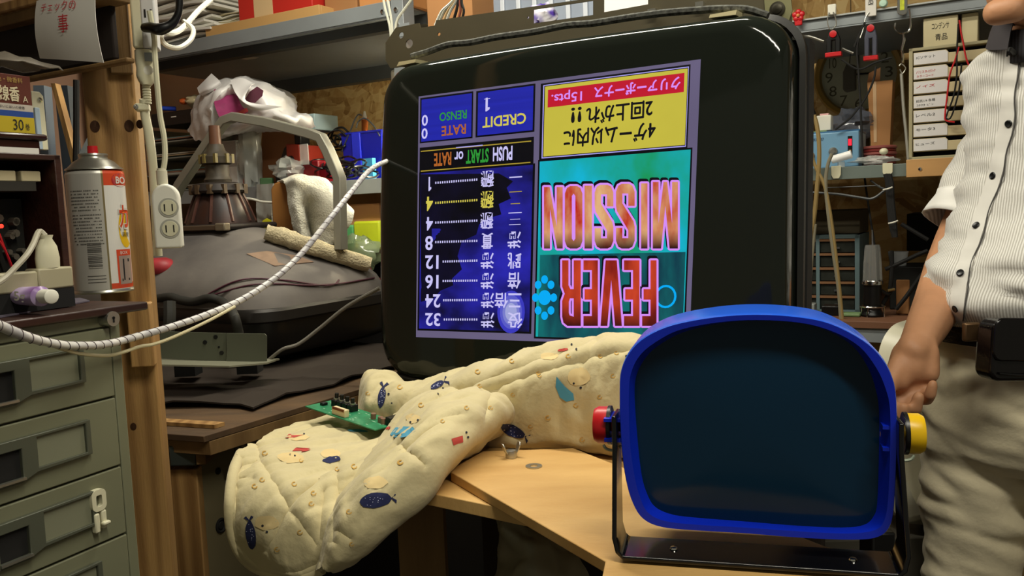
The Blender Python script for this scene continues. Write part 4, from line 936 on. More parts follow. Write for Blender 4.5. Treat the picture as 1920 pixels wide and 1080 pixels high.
# ------------------------------------------------------------------ outlet strip, connector and hanging socket on the post
def OX(px, py, d=1.19): p = PF.at(px, py, d); return Matrix.Translation(p) @ Matrix.Rotation(PF.a, 4, 'Z')
X, w, h = fbox(PF, 244, -40, 291, 90, 1.19, .03); t = thing('wall_outlet_box', 'ivory surface outlet box at the top of the timber post', 'outlet', (0, 0, 0), X=X)
part('box_body', MB().box(0, w*.5, .0, .03, 0, h), M_ivory, t, bev=.003); part('outlet_face', MB().box(w*.42, w, -.002, .028, 0, h), mat('grey_white_plastic', '#c9c9c8', .4), t, bev=.002)
for k in (.60, .97):
    for s in (0, 1): part('outlet_slot', MB().box(w*(.56+.25*s), w*(.56+.25*s)+.0022, -.0028, -.0015, h*k-.014, h*k-.004), M_black, t)
X, w, h = fbox(PF, 251, 92, 290, 158, 1.19, .02); t = thing('cable_connector', 'ivory inline connector with grey cable hanging below the outlet box', 'connector', (0, 0, 0), X=X)
f = MB(); f.loft([[V((w/2+sx*math.cos(a_)*w/2, .010+.010*math.sin(a_), z)) for a_ in [2*PI*k/24 for k in range(24)]] for sx, z in ((.45, 0), (.8, .005), (.98, .012), (.9, h*.5), (1, h*.75), (.96, h))]); part('connector_body', f, M_ivory, t)
part('window', MB().box(w*.55, w*.92, -.0008, .004, h*.66, h*.9), M_steel, t); part('thumb_dimple', MB().lathe([(.006, 0), (.006, .001), (.0045, .0012)], n=18, c=(w*.68, .001, h*.4), axis=(0, -1, 0)), M_white, t)
f = MB()
for k in range(7): f.lathe([(.0052, 0), (.0052, .0022), (.0042, .0026), (.0042, .0034)], n=14, c=(w*.45, .010, -.003-k*.0034), axis=(0, 0, 1))
part('strain_relief', f, M_ivory, t)
f = MB(); f.tube([PF.at(270, 186, 1.20), PF.at(272, 215, 1.205), PF.at(278, 245, 1.205), PF.at(283, 280, 1.205), PF.at(288, 330, 1.21), PF.at(292, 400, 1.21), PF.at(296, 480, 1.21)], .0058, n=10); part('thick_cable', f, M_ivory, t, world=True)
X, w, h = fbox(PF, 253, 194, 276, 208, 1.20, .014); t = thing('cable_clamp', 'small ivory cable clamp screwed to the timber post', 'clamp', (0, 0, 0), X=X)
part('clamp_strap', MB().box(0, w+.002, -.004, .015, 0, h), M_ivory, t, bev=.002); part('clamp_screw', MB().lathe([(.0035, 0), (.003, .002), (0, .0028)], n=14, c=(.002, -.004, h/2), axis=(0, -1, 0)), M_chrome, t)
XK, w, h = fbox(PF, 286, 342, 338, 466, 1.165, .02); t = thing('hanging_socket', 'ivory two-way extension socket hanging beside the timber post', 'socket', (0, 0, 0), X=XK)
o_ = [(0, 0), (w, 0), (w, h*.76)] + [(w/2+w/2*math.cos(a_), h*.76+h*.22*math.sin(a_)) for a_ in [PI*k/12 for k in range(1, 12)]] + [(0, h*.76)]
part('socket_body', MB().prism(o_, 0, .020), M_white, t, bev=.003, seg=3)
for z in (.30, .62):
    pt = part('outlet', MB().lathe([(.0122, 0), (.0122, .0008), (.0108, .0009)], n=30, c=(w*.60, .0, h*z), axis=(0, -1, 0)), mat('grey_outlet', '#a9a89c', .5), t)
    part('outlet_insert', MB().lathe([(.0100, 0), (.0095, .0016), (.0, .0017)], n=30, c=(w*.60, .0, h*z), axis=(0, -1, 0)), M_ivory, pt)
    for s in (-1, 1): part('slot', MB().box(w*.60+s*.0046-.0007, w*.60+s*.0046+.0007, -.0022, 0, h*z-.0045, h*z+.0045), M_black, pt)
part('cable_sleeve', MB().lathe([(.0068, 0), (.0068, .018), (.0055, .0185), (.0055, .021)], n=16, c=(w*.40, .01, h*.97), axis=(0, 0, 1)), mat('socket_sleeve', '#cfcab2', .45), t)
f = MB(); f.tube([XK @ V((w*.40, .01, h*1.1)), PF.at(309, 300, 1.175), PF.at(308, 260, 1.175), PF.at(300, 215, 1.175), PF.at(294, 150, 1.17), PF.at(290, 95, 1.17), PF.at(289, 70, 1.165), PF.at(280, 20, 1.16)], .0036, n=8); part('socket_cord', f, M_ivory, t, world=True)
f = MB(); f.tube([PF.at(272, 52, 1.175), PF.at(285, 52, 1.16), PF.at(300, 55, 1.15), PF.at(318, 48, 1.15), PF.at(330, 35, 1.15), PF.at(336, 15, 1.15), PF.at(336, -30, 1.15)], [.006, .0065, .0075, .006, .0048, .0045, .0045], n=10)
one('black_power_cable', 'black plug and thick black cable in the outlet box', 'cable', f, [M_black])
f = MB(); f.tube([PF.at(285, 30, 1.2), PF.at(292, 44, 1.25), PF.at(305, 58, 1.3), PF.at(325, 62, 1.33), PF.at(345, 50, 1.38), PF.at(372, 20, 1.45), PF.at(395, 0, 1.5)], .0042, n=8); f.tube([PF.at(345, 40, 1.4), PF.at(362, 55, 1.36), PF.at(357, 75, 1.34), PF.at(335, 90, 1.32), PF.at(312, 85, 1.32), PF.at(302, 68, 1.32), PF.at(318, 48, 1.34)], .0036, n=8)
one('white_cord_loop', 'white cord looping down from the papers on the upper shelf', 'cord', f, [M_white])
# things seen in the gap left of the post
f = MB(); f.slab([P(101, 160, 1.7), P(126, 160, 1.7), P(152, 420, 1.7), P(128, 420, 1.7)], .03, n=V((0, 1, 0))); one('dark_blue_board', 'dark slate board leaning in the gap left of the post', 'board', f, [mat('slate_board', '#2b333c', .6)])
f = MB(); f.slab([P(62, 160, 1.75), P(82, 160, 1.75), P(100, 420, 1.75), P(70, 420, 1.75)], .03, n=V((0, 1, 0))); one('grey_blue_board', 'grey blue strip standing left of the dark slate board', 'board', f, [mat('grey_blue_board', '#5a6470', .6)])
f = MB(); f.slab([P(95, 156, 1.6), P(103, 156, 1.6), P(150, 330, 1.6), P(140, 330, 1.6)], .02, n=V((0, 1, 0))); one('wooden_stick', 'thin pale wooden stick leaning in the gap left of the post', 'stick', f, [M_pine])
f = MB(); f.tube([P(143, 150, 1.55), P(143, 250, 1.55), P(141, 345, 1.55)], .0055, n=8); one('hanging_cable', 'straight black cord hanging in the gap left of the post', 'cable', f, [M_bmat])
f = MB(); f.slab([P(120, 345, 1.7), P(165, 255, 1.7), P(170, 262, 1.7), P(126, 354, 1.7)], .02, n=V((0, 1, 0))); one('grey_strut', 'grey diagonal strut behind the gas canister', 'strut', f, [M_steel])
# ------------------------------------------------------------------ spiral wrapped cable bundle across the front
cps = [P(*q) for q in ((-260, 520, .60), (-140, 556, .65), (-40, 594, .71), (0, 611, .735), (45, 630, .76), (90, 642, .79), (135, 648, .82), (200, 645, .87), (260, 630, .92), (330, 610, .97), (400, 585, 1.02), (460, 558, 1.07), (520, 518, 1.12), (570, 470, 1.17), (620, 408, 1.22), (660, 358, 1.28), (695, 318, 1.36), (730, 300, 1.45))]
t = thing('wrapped_cable_bundle', 'white spiral wrapped cable bundle sagging across the front of the cabinet and post', 'cable', cps[4])
f = MB(); f.tube(cps, [.0046]*5+[.0040]*13, n=12, sm=8); part('cable_core', f, mat('cable_core_grey', '#a8a6a8', .4, col2='#e2dfd8', vs=30), t, world=True)
c = cat(cps, 40); f = MB(); prev = None; rr = []; L_ = 0; hel = []
for i in range(1, len(c)-1):
    d = (c[i+1]-c[i-1]).normalized(); x = V((0, 0, 1)).cross(d).normalized(); y = d.cross(x); L_ += (c[i]-c[i-1]).length; a_ = 2*PI*L_/.0125
    R_ = .0042 if i > 180 else .0047
    hel.append((c[i]+x*R_*math.cos(a_)+y*R_*math.sin(a_)))
f.tube(hel, .00042, n=5, sm=0); part('spiral_gap', f, mat('spiral_gap_dark', '#5a4a50', .6), t, world=True)
f = MB(); f.tube([P(*q) for q in ((85, 641, .787), (110, 652, .805), (150, 663, .835), (200, 667, .88), (232, 660, .9), (262, 650, .925), (290, 645, .94), (330, 630, .965), (390, 602, 1.005), (440, 575, 1.045))], .0019, n=8); part('thin_cream_cable', f, mat('cream_cable', '#c9bf98', .5), t, world=True)
f = MB(); f.tube([P(*q) for q in ((500, 678, 1.62), (530, 655, 1.6), (560, 645, 1.6), (600, 615, 1.6), (650, 575, 1.58), (712, 540, 1.55))], .0035, n=8); one('twisted_grey_cord', 'twisted grey cord rising from the steel chassis to the monitor', 'cord', f, [mat('grey_cord', '#77736a', .6)])
# ================================================================== left workbench
BZ2 = .88
A0 = PZ(382, 818, BZ2); A1 = PZ(700, 722, BZ2); ed = (A1-A0).normalized(); lf = V((-ed.y, ed.x, 0))
lf = (PZ(296, 812, BZ2)-A0).normalized()
t = thing('workbench', 'dark old plywood workbench with metal corner brackets under the upturned tube', 'workbench', A0)
b0 = A0; b1 = A0+ed*.80; b2 = b1+lf*1.2; b3 = A0+lf*1.2
f = MB(); f.slab([b0, b1, b2, b3], .010); part('bench_top', f, M_oldply, t, world=True, bev=.001)
f = MB(); f.slab([p+V((0, 0, -.0105)) for p in (b0+ed*.01, b1, b2, b3+ed*.01)], .022); part('edge_board', f, M_dpine, t, world=True, bev=.001)
c = [P(312, 848, 1.30), P(372, 850, 1.285)]
def fb(X0, px0, py0, px1, py1, Y, dep, fr=None):
    p0 = P(px0, py1, Y); p1 = P(px1, py0, Y); f = MB(); f.box(min(p0.x, p1.x), max(p0.x, p1.x), Y, Y+dep, min(p0.z, p1.z), max(p0.z, p1.z)); return f
part('corner_bracket', fb(0, 318, 834, 366, 876, 1.285, .05), mat('dim_steel', '#4b5250', .35, metal=.6), t, world=True, bev=.003)
part('corner_block', fb(0, 368, 838, 384, 872, 1.28, .05), M_dpine, t, world=True, bev=.001)
p = P(352, 880, 1.30); f = MB(); f.box(p.x-.028, p.x+.014, 1.30, 1.34, 0, p.z); part('leg', f, M_pine, t, world=True, bev=.002)
p = P(325, 880, 1.33); f = MB(); f.box(p.x-.03, p.x+.0, 1.33, 1.36, 0, p.z); part('leg', f, M_dpine, t, world=True, bev=.002)
pa = P(378, 880, 1.32); pb = P(560, 850, 1.55)
f = MB(); f.loft([[V((pa.x, pa.y, z)), V((pb.x, pb.y, z)), V((pb.x-.01, pb.y+.015, z)), V((pa.x-.01, pa.y+.015, z))] for z in (0.0, .845)]); part('side_panel', f, mat('drab_panel', '#6d6448', .8, var=.06, vs=3), t, world=True)
n_ = (pb-pa).normalized(); nn = V((n_.y, -n_.x, 0))
for a, b_, r in ((414, 985, .0125), (408, 883, .0055)):
    r_ = ray(a, b_); k = (pa-CAM).dot(nn)/r_.dot(nn); q = CAM+r_*k
    f = MB(); f.lathe([(r, -.004), (r, .002), (r*.8, .003), (r*.6, .0), (r*.45, .002), (r*.2, .002)], n=24, c=q, axis=nn); part('grommet', f, M_bmat, t, world=True)
p = P(452, 826, 1.345); f = MB(); f.box(p.x-.006, p.x+.006, p.y-.02, p.y, p.z-.03, p.z+.012); part('bolt_plate', f, mat('dim_steel2', '#3c4242', .35, metal=.6), t, world=True, bev=.002)
f = MB(); f.lathe([(.005, 0), (.0045, .004), (0, .005)], n=12, c=(p.x, p.y-.02, p.z+.006), axis=(0, -1, 0)); part('bolt', f, M_zinc, t, world=True)
p = P(438, 862, 1.3)
f = MB(); f.slab([A0+lf*.02+V((0, 0, .0005))+ed*.04, A0+lf*.02+ed*.06+V((0, 0, .0005)), A0+lf*1.1+ed*.06+V((0, 0, .0005)), A0+lf*1.1+ed*.04+V((0, 0, .0005))], -.006); part('top_batten', f, M_pine, t, world=True)
# added dark cloth that stands in for the shade on the bench
rows = []
for i in range(21):
    rows.append([])
    for j in range(25):
        q = A0+ed*(.15+.018*math.sin(j*.9)*(1-i/20)+.66*i/20)+lf*(.05+.10*abs(math.sin(i*.5))*.2+.95*j/24); w_ = .004+.012*max(0, mn.noise(V((i*.45, j*.4, 2))))+.010*max(0, mn.noise(V((i*.9, j*.8, 7))))
        rows[-1].append(V((q.x, q.y, BZ2+.0015+w_)))
f = MB(); f.sheet(rows, 0, .003); one('bench_shade_cloth', 'wrinkled dark cloth standing in for the shade on the workbench under the upturned tube', 'cloth', f, [mat('bench_shade_brown', '#2a2119', .95)], ang=60)
# ================================================================== upturned picture tube
TS, TD = -1.30, 1.234; TWd, TDp = .72, .46
XT = Matrix.Translation(WF.w(TS-TWd/2, TD+TDp/2, .922)) @ Matrix.Rotation(WF.a, 4, 'Z')
t = thing('picture_tube', 'dusty grey television tube lying face down with its dark neck pointing up', 'picture tube', (0, 0, 0), X=XT)
def tr(k, z, kk=1.0, r=.07):
    pts = rrect(-TWd/2*k, TWd/2*k, -TDp/2*k*kk, TDp/2*k*kk, r*max(k, .3), 8); o = []
    for i in range(len(pts)):
        a, c = pts[i], pts[(i+1) % len(pts)]; q = 6 if i % 9 == 8 else 1
        for j in range(q): o.append(V((a[0]+(c[0]-a[0])*j/q, a[1]+(c[1]-a[1])*j/q, z)))
    return o
f = MB(); f.loft([tr(.90, -.018), tr(.97, -.008), tr(1.0, .01), tr(1.0, .062)]); part('screen_glass', f, mat('tube_dark_glass', '#0b0a09', .35), t, ang=50)
f = MB(); f.loft([tr(1.0, .062), tr(1.012, .066), tr(1.012, .086), tr(.998, .092)]); part('tension_band', f, mat('tube_band', '#2a2724', .5, metal=.4), t)
f = MB()
# flattened dome with a marked shoulder
rings = []
for k, z in ((.998, .090), (.985, .112), (.96, .132), (.915, .150), (.86, .164), (.78, .181), (.68, .200), (.56, .220), (.44, .238), (.34, .252), (.26, .262)): rings.append(tr(k, z, 1.0, .09+.20*(1-k)))
f.loft(rings); dust = mat('dusty_grey_funnel', '#6f6963', .75, col2='#4c4847', vs=5, bump=.05, bs=60, detail=6)
part('tube_funnel', f, dust, t, ang=70)
ZF = .262
f = MB(); f.loft([[V((k*math.cos(a_)*1.0, k*math.sin(a_)*.9, z)) for a_ in [2*PI*j/28 for j in range(28)]] for k, z in ((.085, ZF-.008), (.088, ZF+.002), (.086, ZF+.012), (.070, ZF+.05), (.058, ZF+.075), (.053, ZF+.082))]); part('yoke_cone', f, mat('yoke_mix', '#40261c', .45, metal=.4, col2='#2c2b2c', vs=20, stretch=(1, 1, .2)), t)
f = MB(); f.box(-.105, .105, -.085, .085, ZF-.006, ZF+.008); part('yoke_clamp', f, mat('yoke_dark', '#2a2320', .55, metal=.2, var=.3, vs=40), t, bev=.006)
for s in (-1, 1): part('clamp_lug', MB().box(s*.10-.016, s*.10+.016, -.094, -.075, ZF-.008, ZF+.010), mat('yoke_lug', '#7a6f5c', .5, metal=.3), t, bev=.003)
f = MB(); f.loft([[V((k*math.cos(a_), k*math.sin(a_), z)) for a_ in [2*PI*j/24 for j in range(24)]] for k, z in ((.062, ZF+.082), (.066, ZF+.088), (.060, ZF+.104), (.04, ZF+.108))]); part('yoke_ring', f, MC['yoke_dark'], t)
part('clamp_bar', MB().box(-.10, .10, -.092, -.084, ZF-.006, ZF+.006), mat('bar_brown_metal', '#5f5142', .45, metal=.4), t, bev=.002)
rd = random.Random(2)
for k in range(12):
    a_ = 2*PI*k/12; part('winding_post', MB().box(.062*math.cos(a_)-.006, .062*math.cos(a_)+.006, .062*math.sin(a_)-.005, .062*math.sin(a_)+.005, ZF+.080, ZF+.102), mat('coil_brown', '#4a3a28', .5), t)
for k in range(10):
    a_ = 2*PI*k/10+.2; f = MB(); f.tube([V((.085*math.cos(a_), .078*math.sin(a_), ZF+.012)), V((.070*math.cos(a_), .065*math.sin(a_), ZF+.05)), V((.056*math.cos(a_), .053*math.sin(a_), ZF+.08))], .004, n=6); part('yoke_winding', f, mat('winding_red_brown', '#4a2c24', .5, metal=.2), t)
f = MB(); f.lathe([(.030, ZF+.10), (.033, ZF+.115), (.028, ZF+.122), (.028, ZF+.150), (.036, ZF+.154), (.037, ZF+.170), (.030, ZF+.178), (.022, ZF+.185), (.018, ZF+.20)], n=24); part('magnet_rings', f, mat('magnet_brown', '#3a3226', .6, var=.3, vs=60), t)
for k in range(8):
    a_ = 2*PI*k/8; part('magnet_tab', MB().box(.036*math.cos(a_)-.004, .036*math.cos(a_)+.004, .036*math.sin(a_)-.004, .036*math.sin(a_)+.004, ZF+.154, ZF+.176), mat('tab_olive', '#6c5f34', .5), t)
part('tube_neck', MB().cyl((0, 0, ZF+.19), (0, 0, ZF+.245), .0145, .013, n=18), mat('neck_brown', '#5c3b28', .5), t)
# red anode cup on the left side, orange label, corner ears
def onf(px, py, lift=.001):
    pass
fb_ = MB(); fb_.loft(rings); bt = BVHTree.FromPolygons([XT @ v for v in fb_.v], fb_.f)
def on_t(x, y, l=.002):
    r_ = ray(x, y); h, n, i, d = bt.ray_cast(CAM, r_); 
    if h is None: return None
    return h+(n if n.dot(r_) < 0 else -n)*l
c = on_t(301, 500, 0)
if c is not None:
    f = MB(); f.ell(c, (.036, .03, .022), 16); part('anode_cup', f, mat('anode_red', '#a8343a', .5, var=.25, vs=40), t, world=True)
lab = [on_t(x, y) for x, y in ((462, 477), (500, 472), (555, 480), (588, 492), (560, 495), (515, 500))]
if all(p is not None for p in lab):
    f = MB(); f.add(lab, [tuple(range(6))]); f.add([p+V((0, 0, -.001)) for p in lab], [tuple(reversed(range(6)))]); part('paper_label', f, mat('faded_orange_paper', '#7f6856', .8, var=.2, vs=30), t, world=True)
# degaussing coil: thick black taped hose along the front
f = MB(); f.tube([q if q is not None else P(x, y, 1.62) for (x, y), q in [((x, y), on_t(x, y, .008)) for x, y in ((300, 560), (325, 558), (345, 563), (370, 566), (400, 560), (425, 568))]]+[P(438, 590, 1.63), P(448, 625, 1.63)], .0095, n=10)
part('taped_coil', f, mat('black_tape', '#25241f', .7), t, world=True)
f = MB(); f.tube([P(318, 566, 1.64), P(318, 600, 1.63), P(314, 640, 1.63)], .012, n=8); part('taped_coil_end', f, mat('black_tape2', '#25241f', .7), t, world=True)
for pts in (((378, 562), (400, 548), (440, 530), (480, 524), (540, 528), (600, 536), (625, 534), (634, 526)), ((382, 560), (420, 548), (470, 536), (520, 534), (580, 536), (640, 532), (700, 522))):
    f = MB(); f.tube([on_t(x, y, .003) or P(x, y, 1.75) for x, y in pts], .0020, n=6); part('purple_wire', f, mat('purple_brown_wire', '#4a2230', .5), t, world=True)
# steel chassis plates at the tube's front corner
f = MB()
def pq(pts, Y): return [P(x, y, Y) for x, y in pts]
tc = thing('steel_chassis', 'grey steel chassis plate with a bright lower flange in front of the upturned tube', 'chassis', P(400, 680, 1.58))
q = pq(((290, 621), (424, 625), (424, 678), (290, 672)), 1.585); f.loft([q, [p+V((0, .003, 0)) for p in q]]); part('rear_plate', f, M_green2, tc, world=True)
f = MB(); q = pq(((425, 625), (496, 626), (500, 630), (500, 679), (425, 678)), 1.58); f.loft([q, [p+V((0, .003, 0)) for p in q]]); part('front_plate', f, M_green2, tc, world=True)
f = MB(); q = [P(285, 683, 1.50), P(430, 686, 1.50), P(500, 680, 1.56), P(524, 672, 1.62), P(425, 674, 1.62), P(285, 670, 1.62)]; f.loft([q, [p+V((0, 0, -.003)) for p in q]]); part('lower_flange', f, mat('grey_green_flange', '#8d8c78', .4, metal=.3), tc, world=True)
for x, y in ((384, 642), (404, 632), (410, 651), (415, 662)):
    p = P(x, y, 1.5835); f = MB(); f.cyl(p, p+V((0, .003, 0)), .004 if y != 651 else .002, n=12); part('plate_hole', f, M_black, tc, world=True)
for x in (340, 460):
    p = P(x, 690, 1.59); f = MB(); f.box(p.x-.03, p.x+.01, p.y+.04, p.y+.08, BZ2+.022, p.z); part('chassis_foot', f, M_bmat, tc, world=True)
# bent strap frame standing over the tube
fr_pts = [(300, 440), (340, 350), (400, 262), (424, 230), (440, 224), (500, 234), (583, 256), (600, 262), (612, 285), (626, 318), (633, 335), (634, 400), (636, 468)]
pts = [WF.at(x, y, 1.50 if i < 5 else 1.52) for i, (x, y) in enumerate(fr_pts)]
f = MB(); rings = []
for i, p in enumerate(pts):
    a_ = pts[max(i-1, 0)]; c = pts[min(i+1, len(pts)-1)]; d = (c-a_).normalized(); nrm = d.cross(WF.y).normalized(); w_ = .017; 
    rings.append([p+nrm*w_+WF.y*(-.012), p+nrm*w_+WF.y*.012, p-nrm*w_*.3+WF.y*.012, p-nrm*w_*.3+WF.y*(-.012)])
one('metal_strap_frame', 'bent grey steel strap frame arching over the upturned tube', 'frame', f.loft(rings), [mat('strap_steel', '#8f8d80', .45, metal=.35, var=.12, vs=6)], bev=.002)
# ================================================================== upper left steel shelf and what is on it
def wx(s, d, z): return Matrix.Translation(WF.w(s, d, z)) @ Matrix.Rotation(WF.a, 4, 'Z')
XS_ = wx(0, 0, 0); ts = thing('steel_shelf', 'grey steel shelf unit along the rear wall above the upturned tube', 'shelf', (0, 0, 0), X=XS_)
ZS = 1.712
part('shelf_board', MB().box(-2.5, -1.29, 1.70, 2.42, ZS-.004, ZS), M_steel, ts); part('front_flange', MB().box(-2.5, -1.29, 1.699, 1.702, ZS-.036, ZS), M_steel, ts, bev=.0008)
part('front_lip', MB().box(-2.5, -1.29, 1.70, 1.715, ZS-.040, ZS-.037), M_dsteel, ts); part('rear_flange', MB().box(-2.5, -1.29, 2.38, 2.42, ZS-.05, ZS-.004), M_dsteel, ts); part('stiffener', MB().box(-2.5, -1.29, 1.85, 1.88, ZS-.03, ZS-.004), M_dsteel, ts)
part('post', MB().box(-1.288, -1.252, 1.70, 1.745, 0, 1.90), M_steel, ts, bev=.001); part('post', MB().box(-1.288, -1.252, 2.38, 2.42, 0, 1.90), M_dsteel, ts)
p = WF.sz(385, 130, 2.38); part('post', MB().box(p[0]-.03, p[0]+.02, 2.38, 2.42, 0, ZS-.05), mat('dark_green_steel', '#252b28', .5), ts)
for px_, py_ in ((718, 22), (743, 18), (746, 47)):
    q = WF.sz(px_, py_, 1.70); part('rivet', MB().lathe([(.006, 0), (.005, .003), (0, .004)], n=14, c=(q[0], 1.699, q[1]), axis=(0, -1, 0)), M_chrome, ts)
q = WF.sz(745, 30, 1.70); part('corner_gusset', MB().box(q[0]-.02, q[0]+.035, 1.6985, 1.70, q[1]-.05, q[1]-.02), M_steel, ts)
Z2 = 1.292
part('shelf_board', MB().box(-2.5, -1.26, 1.75, 2.42, Z2-.004, Z2), M_steel, ts, label='middle shelf board'); part('front_flange', MB().box(-2.5, -1.26, 1.749, 1.752, Z2-.038, Z2), M_steel, ts, bev=.0008)
part('side_leg', MB().box(-2.50, -2.46, 1.70, 1.745, 0, 1.75), M_steel, ts)
# rear bench behind the tube
f = MB(); f.box(-2.5, -1.30, 1.72, 2.40, .90, 1.10); tb = thing('rear_bench', 'dark brown low bench under the middle steel shelf', 'bench', (0, 0, 0), X=XS_)
part('bench_top', MB().box(-2.45, -1.31, 1.76, 2.07, 1.085, 1.105), mat('dark_bench_wood', '#3a2a1c', .7), tb); part('bench_body', MB().box(-2.4, -1.33, 1.80, 2.07, 0.0, 1.085), M_bmat, tb)
def cbox(nm, lb, ct, px0, py0, px1, py1, d, dep, m, zb=None, zt=None, bev=.002, extra=None, group=None, fr=WF):
    X, w, h = fbox(fr, px0, py0, px1, py1, d, dep, zb=zb, zt=zt); t = thing(nm, lb, ct, (0, 0, 0), X=X, group=group)
    part('box_body', MB().box(0, w, 0, dep, 0, h), m, t, bev=bev)
    if extra: extra(t, w, h, dep)
    return t
zs = ZS+.0005
# top shelf things
def sheets(nm, lb, px0, px1, n, d, dep, z0, cols, seed, th=.004):
    rd = random.Random(seed); X, w, h = fbox(WF, px0, 30, px1, 40, d, dep, zb=z0); t = thing(nm, lb, 'papers', (0, 0, 0), X=X)
    for k in range(n):
        a, b_ = rd.uniform(-.03, .02), rd.uniform(-.02, .03); f = MB(); y0 = rd.uniform(-.02, .02)
        rows = [[V((a+(w+b_-a)*i/6, y0+(dep)*j/4, k*th*1.3+th*.4*math.sin(i*1.3+k+seed)+.0006*k)) for i in range(7)] for j in range(5)]
        f.sheet(rows, 0, th*.7); part('sheet', f, cols[k % len(cols)], t)
    return t
sheets('paper_stack', 'pile of white papers on the left end of the upper steel shelf', 272, 392, 12, 1.715, .28, zs+.004, [M_paper, mat('bright_paper', '#eceade', .8)], 1, .009)
sheets('paper_stack', 'white papers lying on the thick folder behind the pale tray', 396, 446, 9, 1.76, .25, zs+.030, [mat('bright_paper', '#eceade', .8), M_cream], 3)
cbox('folder', 'thick brown folder under the white papers on the upper shelf', 'folder', 392, 40, 470, 50, 1.80, .25, M_cream, zb=zs, zt=zs+.024)
tpx = fbox(WF, 384, 30, 600, 55, 1.705, .25, zb=zs); X, w, h = tpx
t = thing('wooden_tray', 'pale wooden tray lying on the edge of the upper steel shelf', 'tray', (0, 0, 0), X=X); h = .026
part('tray_front', MB().box(0, w, 0, .008, 0, h), mat('pale_wood', '#c79c62', .6, var=.08, vs=3), t, bev=.001); part('tray_side', MB().box(w-.008, w, .008, .2, 0, h), MC['pale_wood'], t, bev=.001); part('tray_side', MB().box(0, .008, .008, .2, 0, h), MC['pale_wood'], t, bev=.001); part('tray_base', MB().box(.008, w-.008, .008, .2, 0, .004), MC['pale_wood'], t); part('tray_back', MB().box(0, w, .2, .208, 0, h), MC['pale_wood'], t)
zb_ = zs+.0045
def redband(t, w, h, dep): part('cream_label', MB().box(w*.22, w*.48, -.0006, 0, 0, h), mat('cream_label', '#d8b98a', .6), t)
X, w, h = fbox(WF, 446, -20, 590, 26, 1.725, .15, zb=zb_); 
cbox('red_box', 'red box with a cream band standing in the pale tray', 'box', 446, -20, 585, 22, 1.725, .15, mat('red_carton', '#c42d24', .5), zb=zb_, extra=redband)
cbox('cardboard_carton', 'open cardboard carton right of the pale tray on the upper shelf', 'box', 608, -30, 668, 20, 1.76, .2, M_card, zb=zs)
cbox('cardboard_carton', 'pale orange cardboard carton at the right end of the upper shelf', 'box', 672, -40, 765, 10, 1.76, .22, mat('orange_card', '#c98a50', .8, var=.06, vs=3), zb=zs)
# middle shelf things
z2 = Z2+.0005
def lid(t, w, h, dep): pass
# letter tray stack with black tray on top
X, w, h = fbox(WF, 268, 236, 380, 352, 1.775, .24, zb=z2); t = thing('letter_tray', 'grey letter tray stack full of papers behind the hanging socket', 'tray', (0, 0, 0), X=X)
M_tray = mat('grey_tray_plastic', '#85847c', .5)
for k in range(4): 
    part('tray_shelf', MB().box(0, w, 0, .24, h*k/4+.002, h*k/4+.006), M_tray, t, bev=.001)
for s in (0, w-.005): part('tray_side', MB().box(s, s+.005, .02, .24, 0, h), M_tray, t)
rd = random.Random(8)
cols = [mat('pap_teal', '#5f7f80', .8), mat('pap_tan', '#a08a6c', .8), mat('pap_grey', '#a8a297', .8), mat('pap_rust', '#8a6450', .8)]
for k in range(4):
    for j in range(3): part('paper', MB().box(.008+rd.uniform(0, .01), w-.01, .004+rd.uniform(0, .02), .22, h*k/4+.0065+j*.005, h*k/4+.010+j*.005), cols[(k*2+j) % 4], t)
zz2 = z2+h+.004
tk = cbox('black_tray', 'shallow black tray on top of the grey letter trays', 'tray', 284, 208, 375, 236, 1.78, .20, M_black, zb=zz2)
X, w, h = fbox(WF, 284, 208, 375, 236, 1.78, .20, zb=zz2); zt3 = zz2+h+.0005
part('handle_slot', MB().box(w*.42, w*.52, -.001, 0, h*.55, h*.62), M_paper, tk)
def wad(nm, lb, ct, px, py, d, r, m, seed, zb=None, n=18, amp=.3, k=None, grp=None):
    c = WF.at(px, py, d); f = MB(); rings = []
    if zb is not None: c.z = max(c.z, zb+r[2]*.97)
    for i in range(1, n//2+4):
        th = PI*i/(n//2+4); rings.append([])
        for j in range(n):
            a_ = 2*PI*j/n; q = V((math.sin(th)*math.cos(a_), math.sin(th)*math.sin(a_), -math.cos(th))); s = 1+amp*mn.noise(q*2.2+V((seed, 0, 0)))+amp*.6*mn.noise(q*5+V((seed, 3, 0)))
            p = c+WF.x*q.x*r[0]*s+WF.y*q.y*r[1]*s+V((0, 0, q.z*r[2]*s))
            if zb is not None: p.z = max(p.z, zb+.0005)
            rings[-1].append(p)
    f.loft(rings); return one(nm, lb, ct, f, [m] if not isinstance(m, list) else m, ang=50, group=grp)
M_bag = mat('white_bag_film', '#e6e3e2', .35, var=.04, vs=6, spec=.6); M_clear = mat('clear_film', '#d5d8d2', .12, alpha=.45, spec=.9)
wad('cotton_gloves', 'crumpled cream work gloves lying on the black tray', 'gloves', 372, 190, 1.83, (.04, .04, .018), mat('cream_glove', '#c9bb96', .9), 3, zb=zt3)
one('blue_marker', 'blue marker lying on the black tray', 'marker', MB().cyl(WF.at(300, 203, 1.80)+V((0, 0, .0)), WF.at(330, 204, 1.83), .007, n=12), [mat('marker_blue', '#2343b8', .4)])
wad('orange_ball', 'small orange ball lying on the black tray', 'ball', 345, 190, 1.81, (.014, .014, .010), mat('orange_cap', '#d8642a', .5), 5, zb=zt3, amp=.1)
